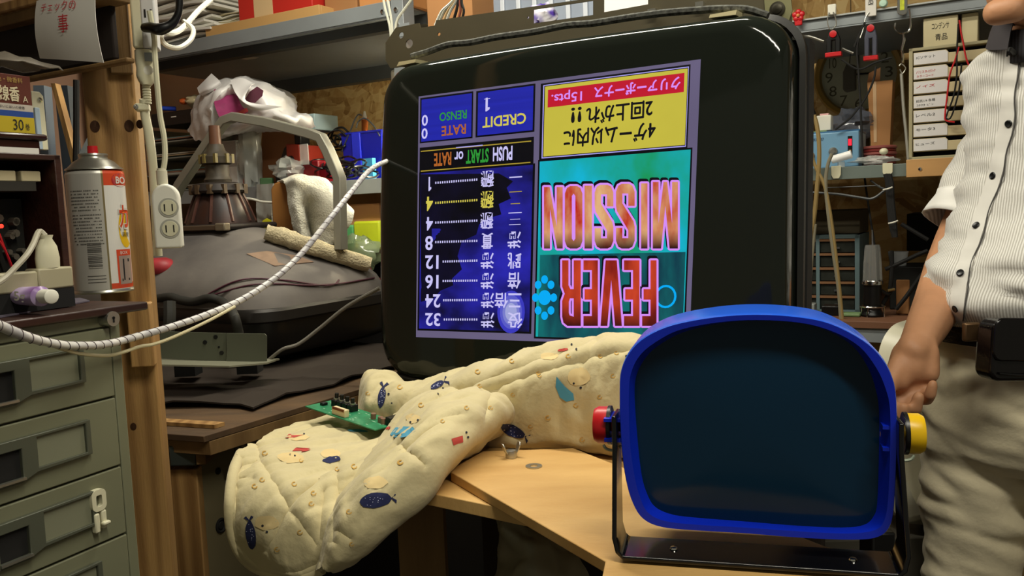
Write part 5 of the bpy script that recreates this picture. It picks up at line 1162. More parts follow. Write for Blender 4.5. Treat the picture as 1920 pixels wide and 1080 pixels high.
# big white and magenta carrier bag, open mouth with handle holes
M_mag = mat('magenta_print', '#a1356c', .6, var=.3, vs=24)
BD = 1.72
def bp(x, y, d=BD): return WF.at(x, y, d)
f = MB(); bgd = lambda p: crumple(p, .009, 30, 2)
rows = [[bp(*q) for q in r] for r in (
    [(355, 240, 1.78), (362, 200, 1.76), (385, 165, 1.76), (430, 146, 1.78), (480, 150, 1.82), (520, 165, 1.86), (552, 182, 1.9)],
    [(358, 255, 1.72), (372, 215, 1.68), (400, 170, 1.68), (440, 152, 1.70), (490, 158, 1.74), (530, 175, 1.8), (556, 190, 1.88)],
    [(375, 262, 1.69), (390, 225, 1.64), (408, 185, 1.63), (440, 162, 1.66), (488, 172, 1.68), (525, 190, 1.74), (555, 200, 1.86)],
    [(385, 268, 1.70), (405, 250, 1.66), (420, 218, 1.70), (450, 205, 1.70), (500, 205, 1.68), (535, 210, 1.74), (560, 212, 1.84)],
    [(395, 262, 1.74), (430, 252, 1.70), (460, 240, 1.69), (495, 228, 1.69), (540, 225, 1.70), (565, 220, 1.74), (580, 220, 1.80)],
    [(400, 255, 1.80), (440, 250, 1.80), (480, 248, 1.79), (520, 245, 1.79), (555, 243, 1.78), (580, 240, 1.80), (592, 238, 1.84)])]
f.surf(rows, 6, 0, .001, disp=bgd)
f.surf([[bp(*q) for q in r] for r in ([(402, 168, 1.665), (420, 165, 1.68), (441, 166, 1.69)], [(402, 195, 1.62), (425, 190, 1.64), (452, 196, 1.655)], [(412, 222, 1.62), (440, 222, 1.64), (466, 210, 1.66)])], 5, 1, .0008)
f.surf([[bp(*q) for q in r] for r in ([(432, 150, 1.65), (455, 147, 1.65), (478, 158, 1.65)], [(440, 172, 1.61), (452, 176, 1.61), (470, 162, 1.62)], [(452, 188, 1.60), (458, 192, 1.60), (462, 190, 1.61)], [(470, 205, 1.62), (490, 207, 1.63), (530, 200, 1.65)])], 5, 0, .0008)
f.add([bp(457, 190, 1.635), bp(468, 172, 1.635), (bp(482, 162, 1.635)), bp(494, 170, 1.635), bp(492, 180, 1.635), bp(478, 193, 1.635)], [tuple(range(6))], 2)
f.add([bp(x, y, 1.632) for x, y in ((428, 219), (440, 222), (466, 208), (462, 202))]+[], [(0, 1, 2, 3)], 3)
f.surf([[bp(*q) for q in r] for r in ([(370, 165, 1.70), (385, 150, 1.70), (397, 138, 1.71)], [(374, 175, 1.68), (390, 165, 1.67), (412, 152, 1.69)], [(380, 180, 1.69), (395, 172, 1.68), (415, 160, 1.70)])], 5, 0, .001)
one('carrier_bag', 'white and magenta plastic carrier bag lying open above the strap frame', 'bag', f, [M_bag, M_mag, mat('bag_inside', '#6b3a4c', .7, var=.2, vs=20), mat('bag_red', '#b04040', .6)], ang=60)
def lblr(t, w, h, dep):
    f = MB(); f.text('REMAKE 30', lambda u, v: V((w*(.2+.6*u), -.0008, h*(.2+.3*v)))); part('lettering', f, mat('teal_ink', '#4a7078', .7), t)
cbox('remake_box', 'pale blue box lettered REMAKE beside the carrier bag', 'box', 528, 216, 590, 246, 1.86, .1, mat('pale_blue_card', '#9fb4b6', .7), extra=lblr, zb=None)
# tall things on the middle shelf
def redlab(t, w, h, dep): part('red_label', MB().box(w*.36, w*.62, -.0006, 0, h*.06, h*.24), mat('label_red', '#b8402c', .6), t); f = MB(); f.prism([(w*.05, h*.45), (w*.2, h*.45), (w*.45, h*.72), (w*.6, h*.45), (w, h*.45), (w, h*.98), (0, h*.98)], -.0006, -.0002); part('grey_pattern', f, mat('grey_white_pattern', '#b0aca8', .6), t)
cbox('white_carton', 'white carton with a small red label on the middle shelf', 'box', 408, 264, 444, 350, 1.77, .09, mat('bright_carton', '#e8e6e2', .6), zb=z2, extra=redlab)
def sb(t, w, h, dep): part('dark_band', MB().box(0, w, -.0006, 0, h*.30, h*.52), M_black, t); part('orange_band', MB().box(0, w, -.0006, 0, h*.08, h*.22), mat('orange_print', '#c2562c', .6), t); part('yellow_band', MB().box(0, w, -.0006, 0, h*.62, h*.8), M_cream, t)
cbox('spice_jar_box', 'narrow printed box beside the white carton on the middle shelf', 'box', 445, 276, 460, 348, 1.79, .05, mat('dark_print_box', '#6b6560', .6), zb=z2, extra=sb)
cbox('grey_carton', 'grey carton under the carrier bag on the middle shelf', 'box', 428, 238, 462, 275, 1.90, .08, mat('grey_carton', '#8b8078', .7), zb=None)
X, w, h = fbox(WF, 483, 240, 558, 338, 1.84, .02, zb=z2); t = thing('wooden_board', 'upright brown wooden board with a pale edge on the middle shelf', 'board', (0, 0, 0), X=X)
part('board', MB().prism([(0, 0), (w, 0), (w, h), (w*.16, h)], .0, .018), mat('tan_board', '#a87048', .6, var=.06, vs=2), t, bev=.001); part('pale_edge', MB().prism([(-.006, 0), (.0, 0), (w*.16, h), (w*.16-.006, h)], -.001, .018), mat('pale_edge_wood', '#d6a860', .6), t)
wad('clear_wrapper', 'crumpled clear plastic wrapper hanging before the brown board', 'wrapper', 470, 295, 1.78, (.035, .03, .10), M_clear, 11, amp=.5)
wad('clear_wrapper', 'crumpled clear wrapper beside the red and black device', 'wrapper', 540, 318, 1.79, (.05, .04, .032), M_clear, 17, zb=z2, amp=.5)
# red and black device with handle
X, w, h = fbox(WF, 514, 268, 596, 335, 1.80, .11, zb=z2); t = thing('red_black_device', 'red and black device with a short black handle on the middle shelf', 'device', (0, 0, 0), X=X)
f = MB(); f.prism([(0, .0), (w*.28, 0), (w*.34, h), (w*.24, h*.9), (.0, h*.25)], 0, .10); part('black_side', f, M_black, t, bev=.003)
f = MB(); f.prism([(w*.29, 0), (w*.62, 0), (w*.62, h*.95), (w*.32, h)], -.004, .10); part('red_face', f, mat('dark_red_plastic', '#8c2a1a', .35), t, bev=.003)
part('red_body', MB().box(w*.60, w, .0, .10, 0, h*.55), mat('deep_red_plastic', '#7a1018', .35), t, bev=.004); part('round_dial', MB().lathe([(.012, 0), (.011, .004), (.004, .005)], n=20, c=(w*.42, -.004, h*.6), axis=(0, -1, 0)), M_black, t)
part('handle', MB().box(w*.38, w*.52, .02, .06, h*.98, h*1.28), M_black, t, bev=.003); part('clear_tag', MB().box(w*.66, w*.85, -.01, -.006, h*.45, h*.95), M_clear, t, bev=.002)
one('green_card_piece', 'small green printed piece beside the crumpled wrapper', 'card', MB().box(*[v for p in (WF.at(500, 336, 1.77),) for v in (p.x-.018, p.x+.018, p.y-.01, p.y+.01, z2, z2+.022)]), [mat('dull_green', '#3f5f3a', .6)], bev=.003)
# blue basket with lamp cord, cables
X, w, h = fbox(WF, 640, 246, 716, 306, 1.90, .14, zb=None); dz = X.translation.z-z2
t = thing('blue_basket', 'royal blue plastic container standing among black cables', 'container', (0, 0, 0), X=X)
f = MB(); f.loft([[V((w/2+(w/2)*k*x, .07+.07*k*y, z)) for x, y in ((-1, -1), (1, -1), (1, 1), (-1, 1))] for k, z in ((.9, -dz+.001), (1.0, h), (1.03, h), (1.03, h-.006))], cap=True); part('container_body', f, mat('royal_blue', '#1a22a8', .3), t, bev=.004)
part('open_top', MB().box(w*.05, w*.95, .01, .13, h, h+.001), M_bmat, t); part('front_rib', MB().box(w*.28, w*.5, -.004, .002, -.02, h*.98), mat('bright_royal_blue', '#2a36d8', .25), t, bev=.003)
part('cyan_carton', MB().box(w*.62, w*.86, -.02, -.005, -dz+.001, h*.12), mat('sky_blue_card', '#49a0d4', .5), t); 
cc = WF.at(684, 222, 1.94); one('orange_screwdriver', 'orange handled tool standing in the blue container', 'tool', MB().cyl(WF.at(684, 246, 1.96), cc, .009, .010, n=12).cyl(cc, cc+V((0, 0, .02)), .007, .003, n=12, m=1), [mat('orange_handle', '#b8642c', .4), M_clear])
for k, (pts, lb) in enumerate(((((640, 285), (655, 250), (665, 225), (672, 215), (678, 216)), 'thin grey cord arching left of the orange tool'), (((668, 240), (672, 228), (684, 222), (700, 235), (712, 255)), 'thin grey cord arching over the blue container'))):
    one('thin_cord', lb, 'cord', MB().tube([WF.at(x, y, 1.9) for x, y in pts], .0022, n=6), [M_dsteel])
f = MB(); rd = random.Random(12)
for k in range(16):
    cx, cy = rd.uniform(605, 700), rd.uniform(300, 328); r_ = rd.uniform(8, 24); 
    f.tube([WF.at(cx+r_*math.cos(a_)*1.2, min(333, cy+r_*.55*math.sin(a_)+rd.uniform(-3, 3)), 1.80+.05*math.sin(a_+k)) for a_ in [j*PI/3.2 for j in range(7)]], .0028, n=6)
one('cable_tangle', 'tangle of black cables lying on the middle shelf before the blue container', 'cables', f, [M_black], kind='stuff')
f = MB(); rd = random.Random(15)
for k in range(7):
    cx, cy = rd.uniform(600, 640), rd.uniform(255, 290); r_ = rd.uniform(8, 20)
    f.tube([WF.at(cx+r_*math.cos(a_), cy+r_*math.sin(a_), 1.92+.03*math.sin(a_+k)) for a_ in [j*PI/3.2 for j in range(7)]], .003, n=6)
one('cable_coil', 'loose black cable coil between the strap frame and the blue container', 'cables', f, [M_black], kind='stuff')
# below the middle shelf: cartons, towel over a wooden rest, yellow bags
zb = 1.1055
cbox('open_carton', 'open brown cardboard carton under the middle shelf by the monitor', 'box', 634, 352, 706, 400, 1.86, .12, M_card, zb=None)
cbox('open_carton', 'pale cardboard carton standing before the open brown carton', 'box', 655, 382, 712, 420, 1.79, .07, M_card2, zb=zb)
M_ft = mat('beech_wood', '#a9743c', .5, var=.06, vs=3)
XW, w, h = fbox(WF, 516, 340, 558, 470, 1.66, .03, zb=None); t = thing('wooden_rest', 'rounded wooden end board under the white towel', 'board', (0, 0, 0), X=XW)
f = MB(); f.prism([(0, 0), (w*1.15, 0), (w*.75, h*.9), (w*.62, h*.985), (w*.45, h), (w*.2, h*.985), (w*.02, h*.9)], -.012, .03); part('rounded_board', f, M_ft, t, bev=.004)
part('rest_foot', MB().box(.0, w*1.1, -.01, .028, -.10, 0), M_ft, t)
M_tow = mat('white_terry', '#dcd8c6', .95, var=.06, vs=30, bump=.5, bs=220, sheen=.3)
f = MB(); f.surf([[WF.at(*q) for q in r] for r in (
    [(522, 345, 1.70), (545, 334, 1.70), (575, 333, 1.70), (603, 337, 1.70), (618, 350, 1.70), (625, 362, 1.70)],
    [(530, 342, 1.62), (550, 336, 1.61), (580, 336, 1.62), (608, 342, 1.63), (628, 360, 1.64), (640, 380, 1.66)],
    [(540, 352, 1.58), (560, 352, 1.57), (588, 362, 1.59), (612, 375, 1.60), (640, 392, 1.61), (662, 400, 1.63)],
    [(545, 385, 1.58), (562, 385, 1.56), (575, 395, 1.62), (600, 400, 1.59), (630, 415, 1.60), (658, 418, 1.62)],
    [(552, 425, 1.58), (568, 422, 1.56), (580, 430, 1.64), (598, 435, 1.60), (620, 440, 1.60), (645, 432, 1.62)],
    [(565, 462, 1.60), (575, 462, 1.57), (585, 465, 1.63), (600, 465, 1.60), (615, 462, 1.60), (630, 450, 1.62)])], 8, 0, .006, disp=lambda p: crumple(p, .005, 26, 5))
f.surf([[WF.at(*q) for q in r] for r in ([(512, 355, 1.66), (516, 345, 1.665)], [(512, 400, 1.66), (516, 398, 1.66)], [(514, 440, 1.66), (518, 438, 1.66)])], 6, 0, .006)
one('white_towel', 'bright white terry towel draped over the wooden rest', 'towel', f, [M_tow], ang=70)
c0, c1 = [], []
f = MB(); f.tube([(on_t(x, y, .022) or P(x, y, 1.75)) for x, y in ((498, 452), (540, 465), (590, 482), (682, 508))], [.020, .021, .020, .018], n=16, sm=8)
f.v = [crumple(p, .004, 50, 1) for p in f.v]
one('rolled_towel', 'rolled beige towel lying across the upturned tube', 'towel', f, [mat('beige_terry', '#b9ac8c', .95, var=.12, vs=60, bump=.6, bs=200)], ang=70)
X, w, h = fbox(WF, 482, 345, 516, 440, 1.735, .02, zb=zb+.003); t = thing('plastic_pouch', 'clear pouch with a yellow disc hanging beside the wooden rest', 'pouch', (0, 0, 0), X=X)
f = MB(); f.sheet([[V((w*(i/5), .004*math.sin(i*2+j), h*j/8)) for i in range(6)] for j in range(9)], 0, .006); part('pouch_film', f, mat('pouch_film', '#b9b8b0', .15, alpha=.5, spec=.8), t, ang=60)
f = MB(); f.lathe([(.022, 0), (.022, .003), (.019, .004)], n=8, c=(on(X, 502, 424, -.005).x, -.005, on(X, 502, 424, -.005).z), axis=(0, -1, 0)); part('yellow_disc', f, mat('lemon_plastic', '#d4d227', .4), t)
M_lem = mat('lime_yellow_film', '#d3e030', .35, var=.1, vs=14); 
X, w, h = fbox(WF, 636, 416, 712, 450, 1.775, .10, zb=zb); t = thing('lime_package', 'lime yellow package under the cardboard cartons beside the monitor', 'package', (0, 0, 0), X=X)
part('package_body', MB().box(w*.35, w, 0, .10, 0, h*1.02), M_lem, t, bev=.006); part('green_part', MB().box(0, w*.34, .004, .10, 0, h*.9), mat('mint_film', '#5fb070', .35), t, bev=.006); part('pale_label', MB().box(w*.45, w*.9, -.001, 0, h*.05, h*.3), mat('pale_yellow_label', '#e9edb0', .6), t)
wad('green_clear_bag', 'crumpled pale green clear bag on the tube beside the monitor', 'bag', 672, 478, 1.72, (.07, .04, .05), mat('pale_green_film', '#9fb088', .15, alpha=.55, spec=.9), 23, amp=.35)
f = MB(); rd = random.Random(6)
for k in range(6): f.tube([WF.at(x+rd.uniform(-6, 6), y+rd.uniform(-8, 8), 1.66) for x, y in ((668, 527), (682, 518), (692, 505), (700, 520), (712, 530))], .0022, n=6)
one('red_wire_bunch', 'bunch of dark red wires between the tube and the monitor', 'wires', f, [mat('dark_red_wire', '#6b1f22', .5)], kind='stuff')
one('white_tube_cord', 'thin white cord running behind the tube neck', 'cord', MB().tube([WF.at(x, y, 1.71) for x, y in ((440, 372), (470, 373), (490, 378), (515, 380))], .0035, n=8), [M_white])
# plastic bag hanging under the worktop
f = MB(); f.surf([[P(*q) for q in r] for r in (
    [(930, 968, 1.02), (950, 972, .99), (975, 980, .98), (1000, 990, .98), (1030, 1000, 1.0)],
    [(932, 990, 1.03), (952, 990, .98), (975, 1000, .97), (1010, 1005, .97), (1050, 1020, 1.0)],
    [(945, 1020, 1.02), (965, 1025, .97), (990, 1022, .95), (1030, 1035, .96), (1080, 1050, 1.0)],
    [(935, 1060, 1.02), (965, 1060, .96), (1000, 1065, .94), (1045, 1075, .95), (1100, 1085, .99)],
    [(915, 1110, 1.02), (955, 1115, .96), (1000, 1120, .93), (1050, 1125, .94), (1110, 1130, .98)])], 7, 0, .002, disp=lambda p: crumple(p, .009, 24, 4))
one('hanging_plastic_bag', 'dim translucent plastic bag hanging under the plywood worktop', 'bag', f, [mat('milky_film', '#8f8a72', .4, alpha=.6, spec=.6)], ang=70)
# behind the monitor's mounting plate
cbox('storage_carton', 'orange brown carton seen above the monitor\'s left corner', 'box', 800, -40, 885, 60, 1.72, .1, M_card, zb=1.5565)
t = cbox('clear_storage_case', 'translucent grey storage case behind the mounting plate', 'case', 900, -40, 1120, 60, 1.90, .15, mat('grey_clear_plastic', '#9aa4b4', .25, var=.1, vs=10), zb=1.5565)
X, w, h = fbox(WF, 900, -40, 1120, 60, 1.90, .1, zb=1.5565)
for k in range(7): part('case_rib', MB().box(w*(.05+k*.14), w*(.05+k*.14)+.012, -.006, 0, 0, h), mat('pale_rib', '#d0d6e0', .3), t, bev=.002)
cbox('white_storage_box', 'bright white storage box behind the mounting plate', 'box', 1128, -40, 1230, 60, 1.85, .15, mat('bright_white_plastic', '#f0f0ec', .4), zb=1.5565)
wad('purple_white_cloth', 'purple and white checked cloth seen through the mounting plate slot', 'cloth', 1018, 32, 1.78, (.035, .03, .03), mat('purple_white', '#e8e6ee', .8, col2='#4a2f9a', vs=50, detail=0), 31, amp=.3)
t = thing('wire_bundle', 'bundle of white, tan and black wires looping behind the mounting plate', 'wires', WF.at(850, 30, 1.35))
for k, (c_, dx) in enumerate((('#d8d8cc', 0), ('#b9b9a8', 6), ('#c8a878', 14), ('#d8d8cc', 20), ('#1a1816', 34), ('#8a4a3a', 44), ('#1a1816', 52))):
    f = MB(); f.tube([WF.at(x, y, 1.32) for x, y in ((816+dx*.9, 48), (828+dx*.8, 22), (845+dx*.4, 6), (860+dx*.1, -12))], .0026, n=6); part('wire', f, mat('wire_'+c_[1:], c_, .5), t, world=True)
t = thing('hanging_wires', 'three pale wires hanging at the end of the upper steel shelf', 'wires', WF.at(740, 60, 1.6))
for pts in (((716, -20), (722, 15), (730, 45), (734, 75)), ((722, -20), (731, 20), (735, 50), (736, 80)), ((775, -5), (758, 18), (744, 40), (740, 72))):
    f = MB(); f.tube([WF.at(x, y, 1.60) for x, y in pts], .0030, n=6); part('wire', f, mat('pale_wire', '#c4c4b4', .5), t, world=True)
class FrameR(Frame):
    """the same walls, measured from the front edge of the left shelf"""
    def at(s, px, py, d): return Frame.at(s, px, py, d+.30)
    def sz(s, px, py, d): return Frame.sz(s, px, py, d)
    def w(s, x, d, z): return Frame.w(s, x, d+.30, z)
WR = FrameR(-30)
def cboxr(*a, **k): return cbox(*a, fr=WR, **k)
def wadr(nm, lb, ct, px, py, d, *a, **k): return wad(nm, lb, ct, px, py, d+.30, *a, **k)
XR_ = wx(0, .30, 0)
# ================================================================== right: upper steel shelf with hanging tools
ZR = WR.sz(1500, 39, 1.65)[1]; ZRT = 1.5555
tr_ = thing('steel_shelf', 'grey steel shelf above the bench on the right, with clips hanging from its edge', 'shelf', (0, 0, 0), X=XR_)
part('shelf_board', MB().box(-1.20, .55, 1.65, 2.12, ZRT-.003, ZRT), M_steel, tr_); part('front_flange', MB().box(-1.20, .55, 1.649, 1.652, ZR, ZRT), M_steel, tr_, bev=.0008); part('lower_lip', MB().box(-1.20, .55, 1.642, 1.652, ZR-.002, ZR+.001), mat('pale_lip', '#b4b7b4', .4), tr_)
part('post', MB().box(-1.195, -1.16, 2.08, 2.12, 0, ZRT), M_dsteel, tr_); part('post', MB().box(.50, .54, 2.08, 2.12, 0, ZRT), M_dsteel, tr_)
p = WR.sz(1490, 318, 1.55); ZB = p[1]; zq = ZB+.0005
tb_ = thing('bench_shelf', 'grey steel work shelf with a wooden extension on the right', 'shelf', (0, 0, 0), X=XR_)
part('shelf_board', MB().box(-.62, .50, 1.55, 2.10, ZB-.003, ZB), M_steel, tb_); part('front_flange', MB().box(-.62, .50, 1.549, 1.552, ZB-.025, ZB), mat('green_grey_steel', '#6f7a74', .45, metal=.2), tb_, bev=.0006)
a = WR.sz(1701, 318, 1.545); part('wooden_extension', MB().box(a[0], .40, 1.525, 1.549, ZB-.028, ZB+.006), mat('pale_pine', '#c0935c', .55, var=.08, vs=4, stretch=(1, 1, 12)), tb_, bev=.001)
q = WR.sz(1725, 316, 1.525); part('screw', MB().lathe([(.004, 0), (.003, .0015), (0, .002)], n=12, c=(q[0], 1.525, q[1]-.001), axis=(0, -1, 0)), M_chrome, tb_)
part('post', MB().box(-.60, -.565, 2.06, 2.10, 0, ZB), M_dsteel, tb_); part('post', MB().box(.45, .485, 2.06, 2.10, 0, ZB), M_dsteel, tb_)
for k, (x0, x1, y0, y1) in enumerate(((1486, 1498, 318, 341), (1559, 1577, 311, 335), (1655, 1674, 306, 330))):
    X, w, h = fbox(WR, x0, y0, x1, y1, 1.5475, .002); f = MB(); f.prism([(0, h*.3), (w*.2, 0), (w*.8, 0), (w, h*.3), (w, h), (0, h)], -.003, .001); q = MB(); q.add(f.v, f.f, 0, X)
    one('sticky_hook', ('cream sticky hook on the shelf edge right beside the monitor', 'cream sticky hook on the shelf edge below the soldering station', 'cream sticky hook on the shelf edge above the black cable bundle')[k], 'hook', q, [M_ivory], rz=WR.a, bev=.0006, group='sticky hooks on the shelf edge')
HD = 1.638
def hb(px, py, d=HD): return WR.at(px, py, d)
def hx_(px, py, d=HD): return Matrix.Translation(hb(px, py, d)) @ Matrix.Rotation(WR.a, 4, 'Z')
# red flower button, white hook, tag, green magnet, led light
X = hx_(1497, 32); t = thing('red_flower_clip', 'red flower shaped clip on the steel shelf beside the monitor corner', 'clip', (0, 0, 0), X=X); f = MB()
for k in range(5): a_ = 2*PI*k/5+.3; f.ell((.0075*math.cos(a_), 0, .0075*math.sin(a_)+.003), (.0065, .004, .0065), 12)
part('petals', f, M_red, t, kind='stuff'); part('flower_centre', MB().ell((0, -.004, .003), (.004, .003, .004), 10), mat('pale_orange', '#d8854a', .5), t); part('clip_legs', MB().box(-.008, .008, -.002, .002, -.018, -.004), M_red, t, bev=.003)
X = hx_(1560, 18); t = thing('magnet_hook', 'white magnetic hook holding the black clamp', 'hook', (0, 0, 0), X=X)
part('hook_base', MB().box(-.0085, .0085, -.003, .004, -.011, .011), M_white, t, bev=.002); part('wire_loop', MB().tube([(-.005, -.004, -.006), (-.008, -.006, -.02), (-.006, -.006, -.036), (0, -.006, -.042), (.009, -.006, -.034), (.008, -.006, -.02), (.003, -.004, -.006)], .0012, n=6), M_zinc, t)
X = hx_(1633, 12); t = thing('paper_tag', 'white tag with black characters above the grey clamp', 'tag', (0, 0, 0), X=X)
part('tag_card', MB().box(-.0105, .0105, -.003, .004, -.020, .030), M_paper, t, bev=.001); part('tag_lettering', MB().text('配線', lambda u, v: V((-.005+.010*(1-v), -.0036, .002+.014*u))), M_ink, t)
part('wire_loop', MB().tube([(-.003, -.004, -.012), (-.010, -.005, -.024), (-.014, -.006, -.045), (-.02, -.006, -.062)], .0011, n=6), M_zinc, t)
X = hx_(1656, 6); tt_ = thing('round_magnet', 'pale green round magnet on the shelf edge', 'magnet', (0, 0, 0), X=X); part('magnet_disc', MB().lathe([(.0085, 0), (.008, .004), (.006, .006), (0, .0065)], n=20, c=(0, .004, 0), axis=(0, -1, 0)), mat('mint_plastic', '#b9d8c4', .4), tt_)
X = hx_(1692, 8); t = thing('level_light', 'chrome strip with a yellow green window above the metal hook', 'light', (0, 0, 0), X=X)
part('chrome_case', MB().prism(rrect(-.0095, .0095, -.022, .034, .009, 5), -.004, .004), M_chrome, t, bev=.001); part('yellow_window', MB().box(-.004, .004, -.005, -.004, -.012, .034), mat('yellow_green', '#c6cf30', .4, var=.3, vs=200), t)
def clamp(X, nm_lb, body, h=.062, w=.024, red=M_red, legs=True):
    t = thing('spring_clamp', nm_lb, 'clamp', (0, 0, 0), X=X, group=None)
    part('clamp_arm', MB().prism([(-w*.30, 0), (-w*.5, -h*.35), (-w*.5, -h), (-w*.12, -h), (-w*.12, -h*.40), (w*.12, -h*.40), (w*.12, -h), (w*.5, -h), (w*.5, -h*.35), (w*.30, 0), (0, w*.25)], -.006, .006), body, t, bev=.002)
    part('pivot_disc', MB().lathe([(.0075, 0), (.0072, .0025), (.005, .003), (0, .003)], n=20, c=(0, -.006, -.004), axis=(0, -1, 0)), red, t)
    part('jaw_tip', MB().box(-w*.58, w*.58, -.008, .008, -h-.008, -h+.001), red, t, bev=.001)
    return t
clamp(hx_(1563, 61, 1.63), 'black spring clamp with red tips hanging from the white magnetic hook', M_black, .042, .028)
t = clamp(hx_(1633, 50, 1.63), 'slate grey spring clamp with a red pivot hanging under the white tag', mat('slate_plastic', '#4a4c5a', .4), .060, .024)
X = hx_(1498, 140, 1.62); t = thing('soldering_iron', 'black soldering iron with a red button held beside the monitor', 'soldering iron', (0, 0, 0), X=X)
part('red_button', MB().cyl((0, -.004, 0), (0, .004, 0), .0075, n=16), mat('orange_red', '#c0402a', .4), t); part('holder', MB().prism([(-.008, 0), (-.009, -.02), (.012, -.022), (.010, 0)], -.006, .008), mat('slate_plastic2', '#2e3238', .4), t, bev=.002)
part('iron_handle', MB().tube([hb(1500, 165, 1.61), hb(1508, 182, 1.60), hb(1520, 205, 1.59), hb(1526, 217, 1.59)], [.005, .0065, .0070, .0055], n=10), M_black, t, world=True)
for k, (pts, lb) in enumerate(((((1482, 66), (1515, 68), (1545, 78)), 'thin steel rod beside the black spring clamp'), (((1579, 91), (1590, 96), (1600, 100)), 'short steel rod below the clamps'))): one('steel_rod', lb, 'rod', MB().tube([hb(x, y, 1.66) for x, y in pts], .0028, n=8), [M_zinc])
f = MB(); f.tube([hb(*q, 1.62) for q in ((1679, 43), (1678, 52), (1684, 60), (1694, 62), (1704, 58), (1707, 48), (1707, 30), (1705, 16))], .0018, n=7); t = thing('metal_hook', 'steel hook with swivel and long grey strap hanging beside the drawer case', 'hook', hb(1694, 62, 1.62)); part('hook_wire', f, M_chrome, t, world=True)
f = MB(); f.tube([hb(*q, 1.62) for q in ((1694, 62), (1695, 75), (1691, 92), (1693, 105), (1692, 118))], [.002, .003, .0022, .003, .002], n=7); part('swivel', f, M_chrome, t, world=True)
f = MB(); f.tube([hb(*q, 1.62) for q in ((1686, 124), (1690, 120), (1698, 128), (1692, 138), (1687, 130))], .0013, n=6); part('split_ring', f, M_zinc, t, world=True)
f = MB(); f.tube([hb(*q, 1.615) for q in ((1690, 138), (1694, 200), (1699, 250), (1703, 300))], .0030, n=6); part('grey_strap', f, mat('grey_strap', '#9c9a90', .5, metal=.3), t, world=True)
# black hanging leads
for pts, lb in ((((1612, 60), (1607, 95), (1610, 140), (1614, 210), (1618, 300), (1626, 370), (1640, 460)), 'black lead hanging straight between the clamps and the bench shelf'),
                (((1672, 108), (1640, 118), (1610, 130), (1578, 112)), 'black lead strung behind the grey clamp'),
                (((1642, 125), (1638, 150), (1622, 185), (1595, 220), (1566, 243)), 'black lead curving down to the blue soldering station'),
                (((1602, 88), (1612, 62), (1622, 42)), 'black lead looped over the grey clamp')):
    one('black_lead', lb, 'lead', MB().tube([hb(x, y, 1.60) for x, y in pts], .0021, n=6), [M_bmat])
# wall clock
XCk = Matrix.Translation(WR.at(1606, 137, 2.03)) @ Matrix.Rotation(WR.a, 4, 'Z'); t = thing('wall_clock', 'dusty round wall clock with a brown gold rim behind the clamps', 'clock', (0, 0, 0), X=XCk); Rk = .108
f = MB(); f.lathe([(Rk*.80, .0), (Rk*.82, .012), (Rk*.86, .030), (Rk*.95, .034), (Rk, .024), (Rk, 0)], n=48, c=(0, .05, 0), axis=(0, -1, 0)); part('clock_rim', f, mat('brown_gold', '#a07f3c', .4, metal=.1), t)
part('clock_face', MB().cyl((0, .034, 0), (0, .05, 0), Rk*.83, n=48), mat('dusty_face', '#a9a890', .6, var=.08, vs=5), t); f = MB()
for h_, s_ in zip((12, 1, 2, 3, 4, 5, 6, 7, 8, 9, 10, 11), range(12)):
    a_ = PI/2-2*PI*(h_ % 12)/12; x, z = Rk*.66*math.cos(a_), Rk*.66*math.sin(a_); f.text(str(h_), lambda u, v: V((x-.009+.018*u, .0335, z-.013+.026*v)))
part('numerals', f, mat('clock_ink', '#55523f', .7), t)
f = MB(); f.prism([(-.002, -.01), (.002, -.01), (.0015, .06), (-.0015, .06)], .030, .032); part('minute_hand', f, M_black, t); f = MB(); f.prism([(-.01, -.002), (.045, -.002), (.045, .002), (-.01, .003)], .028, .030); part('hour_hand', f, M_black, t)
X, w, h = fbox(WR, 1580, 118, 1604, 172, 1.95, .04); t = thing('grey_pouch', 'dull grey pouch hanging before the clock face', 'pouch', (0, 0, 0), X=X); part('pouch_body', MB().prism([(0, h*.1), (w*.2, 0), (w, h*.05), (w, h*.9), (w*.3, h), (0, h*.7)], 0, .02), mat('grey_pouch_cloth', '#5b574c', .8), t, bev=.003); part('hanging_loop', MB().tube([(w*.5, .01, h), (w*.6, .01, h+.05), (w*.6, .01, h+.18)], .001, n=5), M_bmat, t)
# tall taped carton
X, w, h = fbox(WR, 1626, 152, 1674, 300, 1.78, .05, zb=zq); t = thing('tall_carton', 'tall tapered brown carton with an open flap before the clock', 'box', (0, 0, 0), X=X)
f = MB(); f.loft([[V((x0, 0, z)), V((x1, 0, z)), V((x1, .05, z)), V((x0, .05, z))] for x0, x1, z in ((w*.16, w*.86, 0), (w*.14, w*.9, h*.3), (.0, w, h))]); part('carton_body', f, M_card, t, bev=.001); part('tape', MB().prism([(w*.26, h*.3), (w*.38, h*.3), (w*.36, h), (w*.22, h)], -.0008, 0), mat('shiny_tape', '#c9a884', .2), t)
f = MB(); f.loft([[V((0, 0, h)), V((w*.5, 0, h))], [V((w*.1, -.012, h+.018)), V((w*.55, -.012, h+.028))]], cap=False, closed=False); part('open_flap', f, M_card2, t, sol=.001)
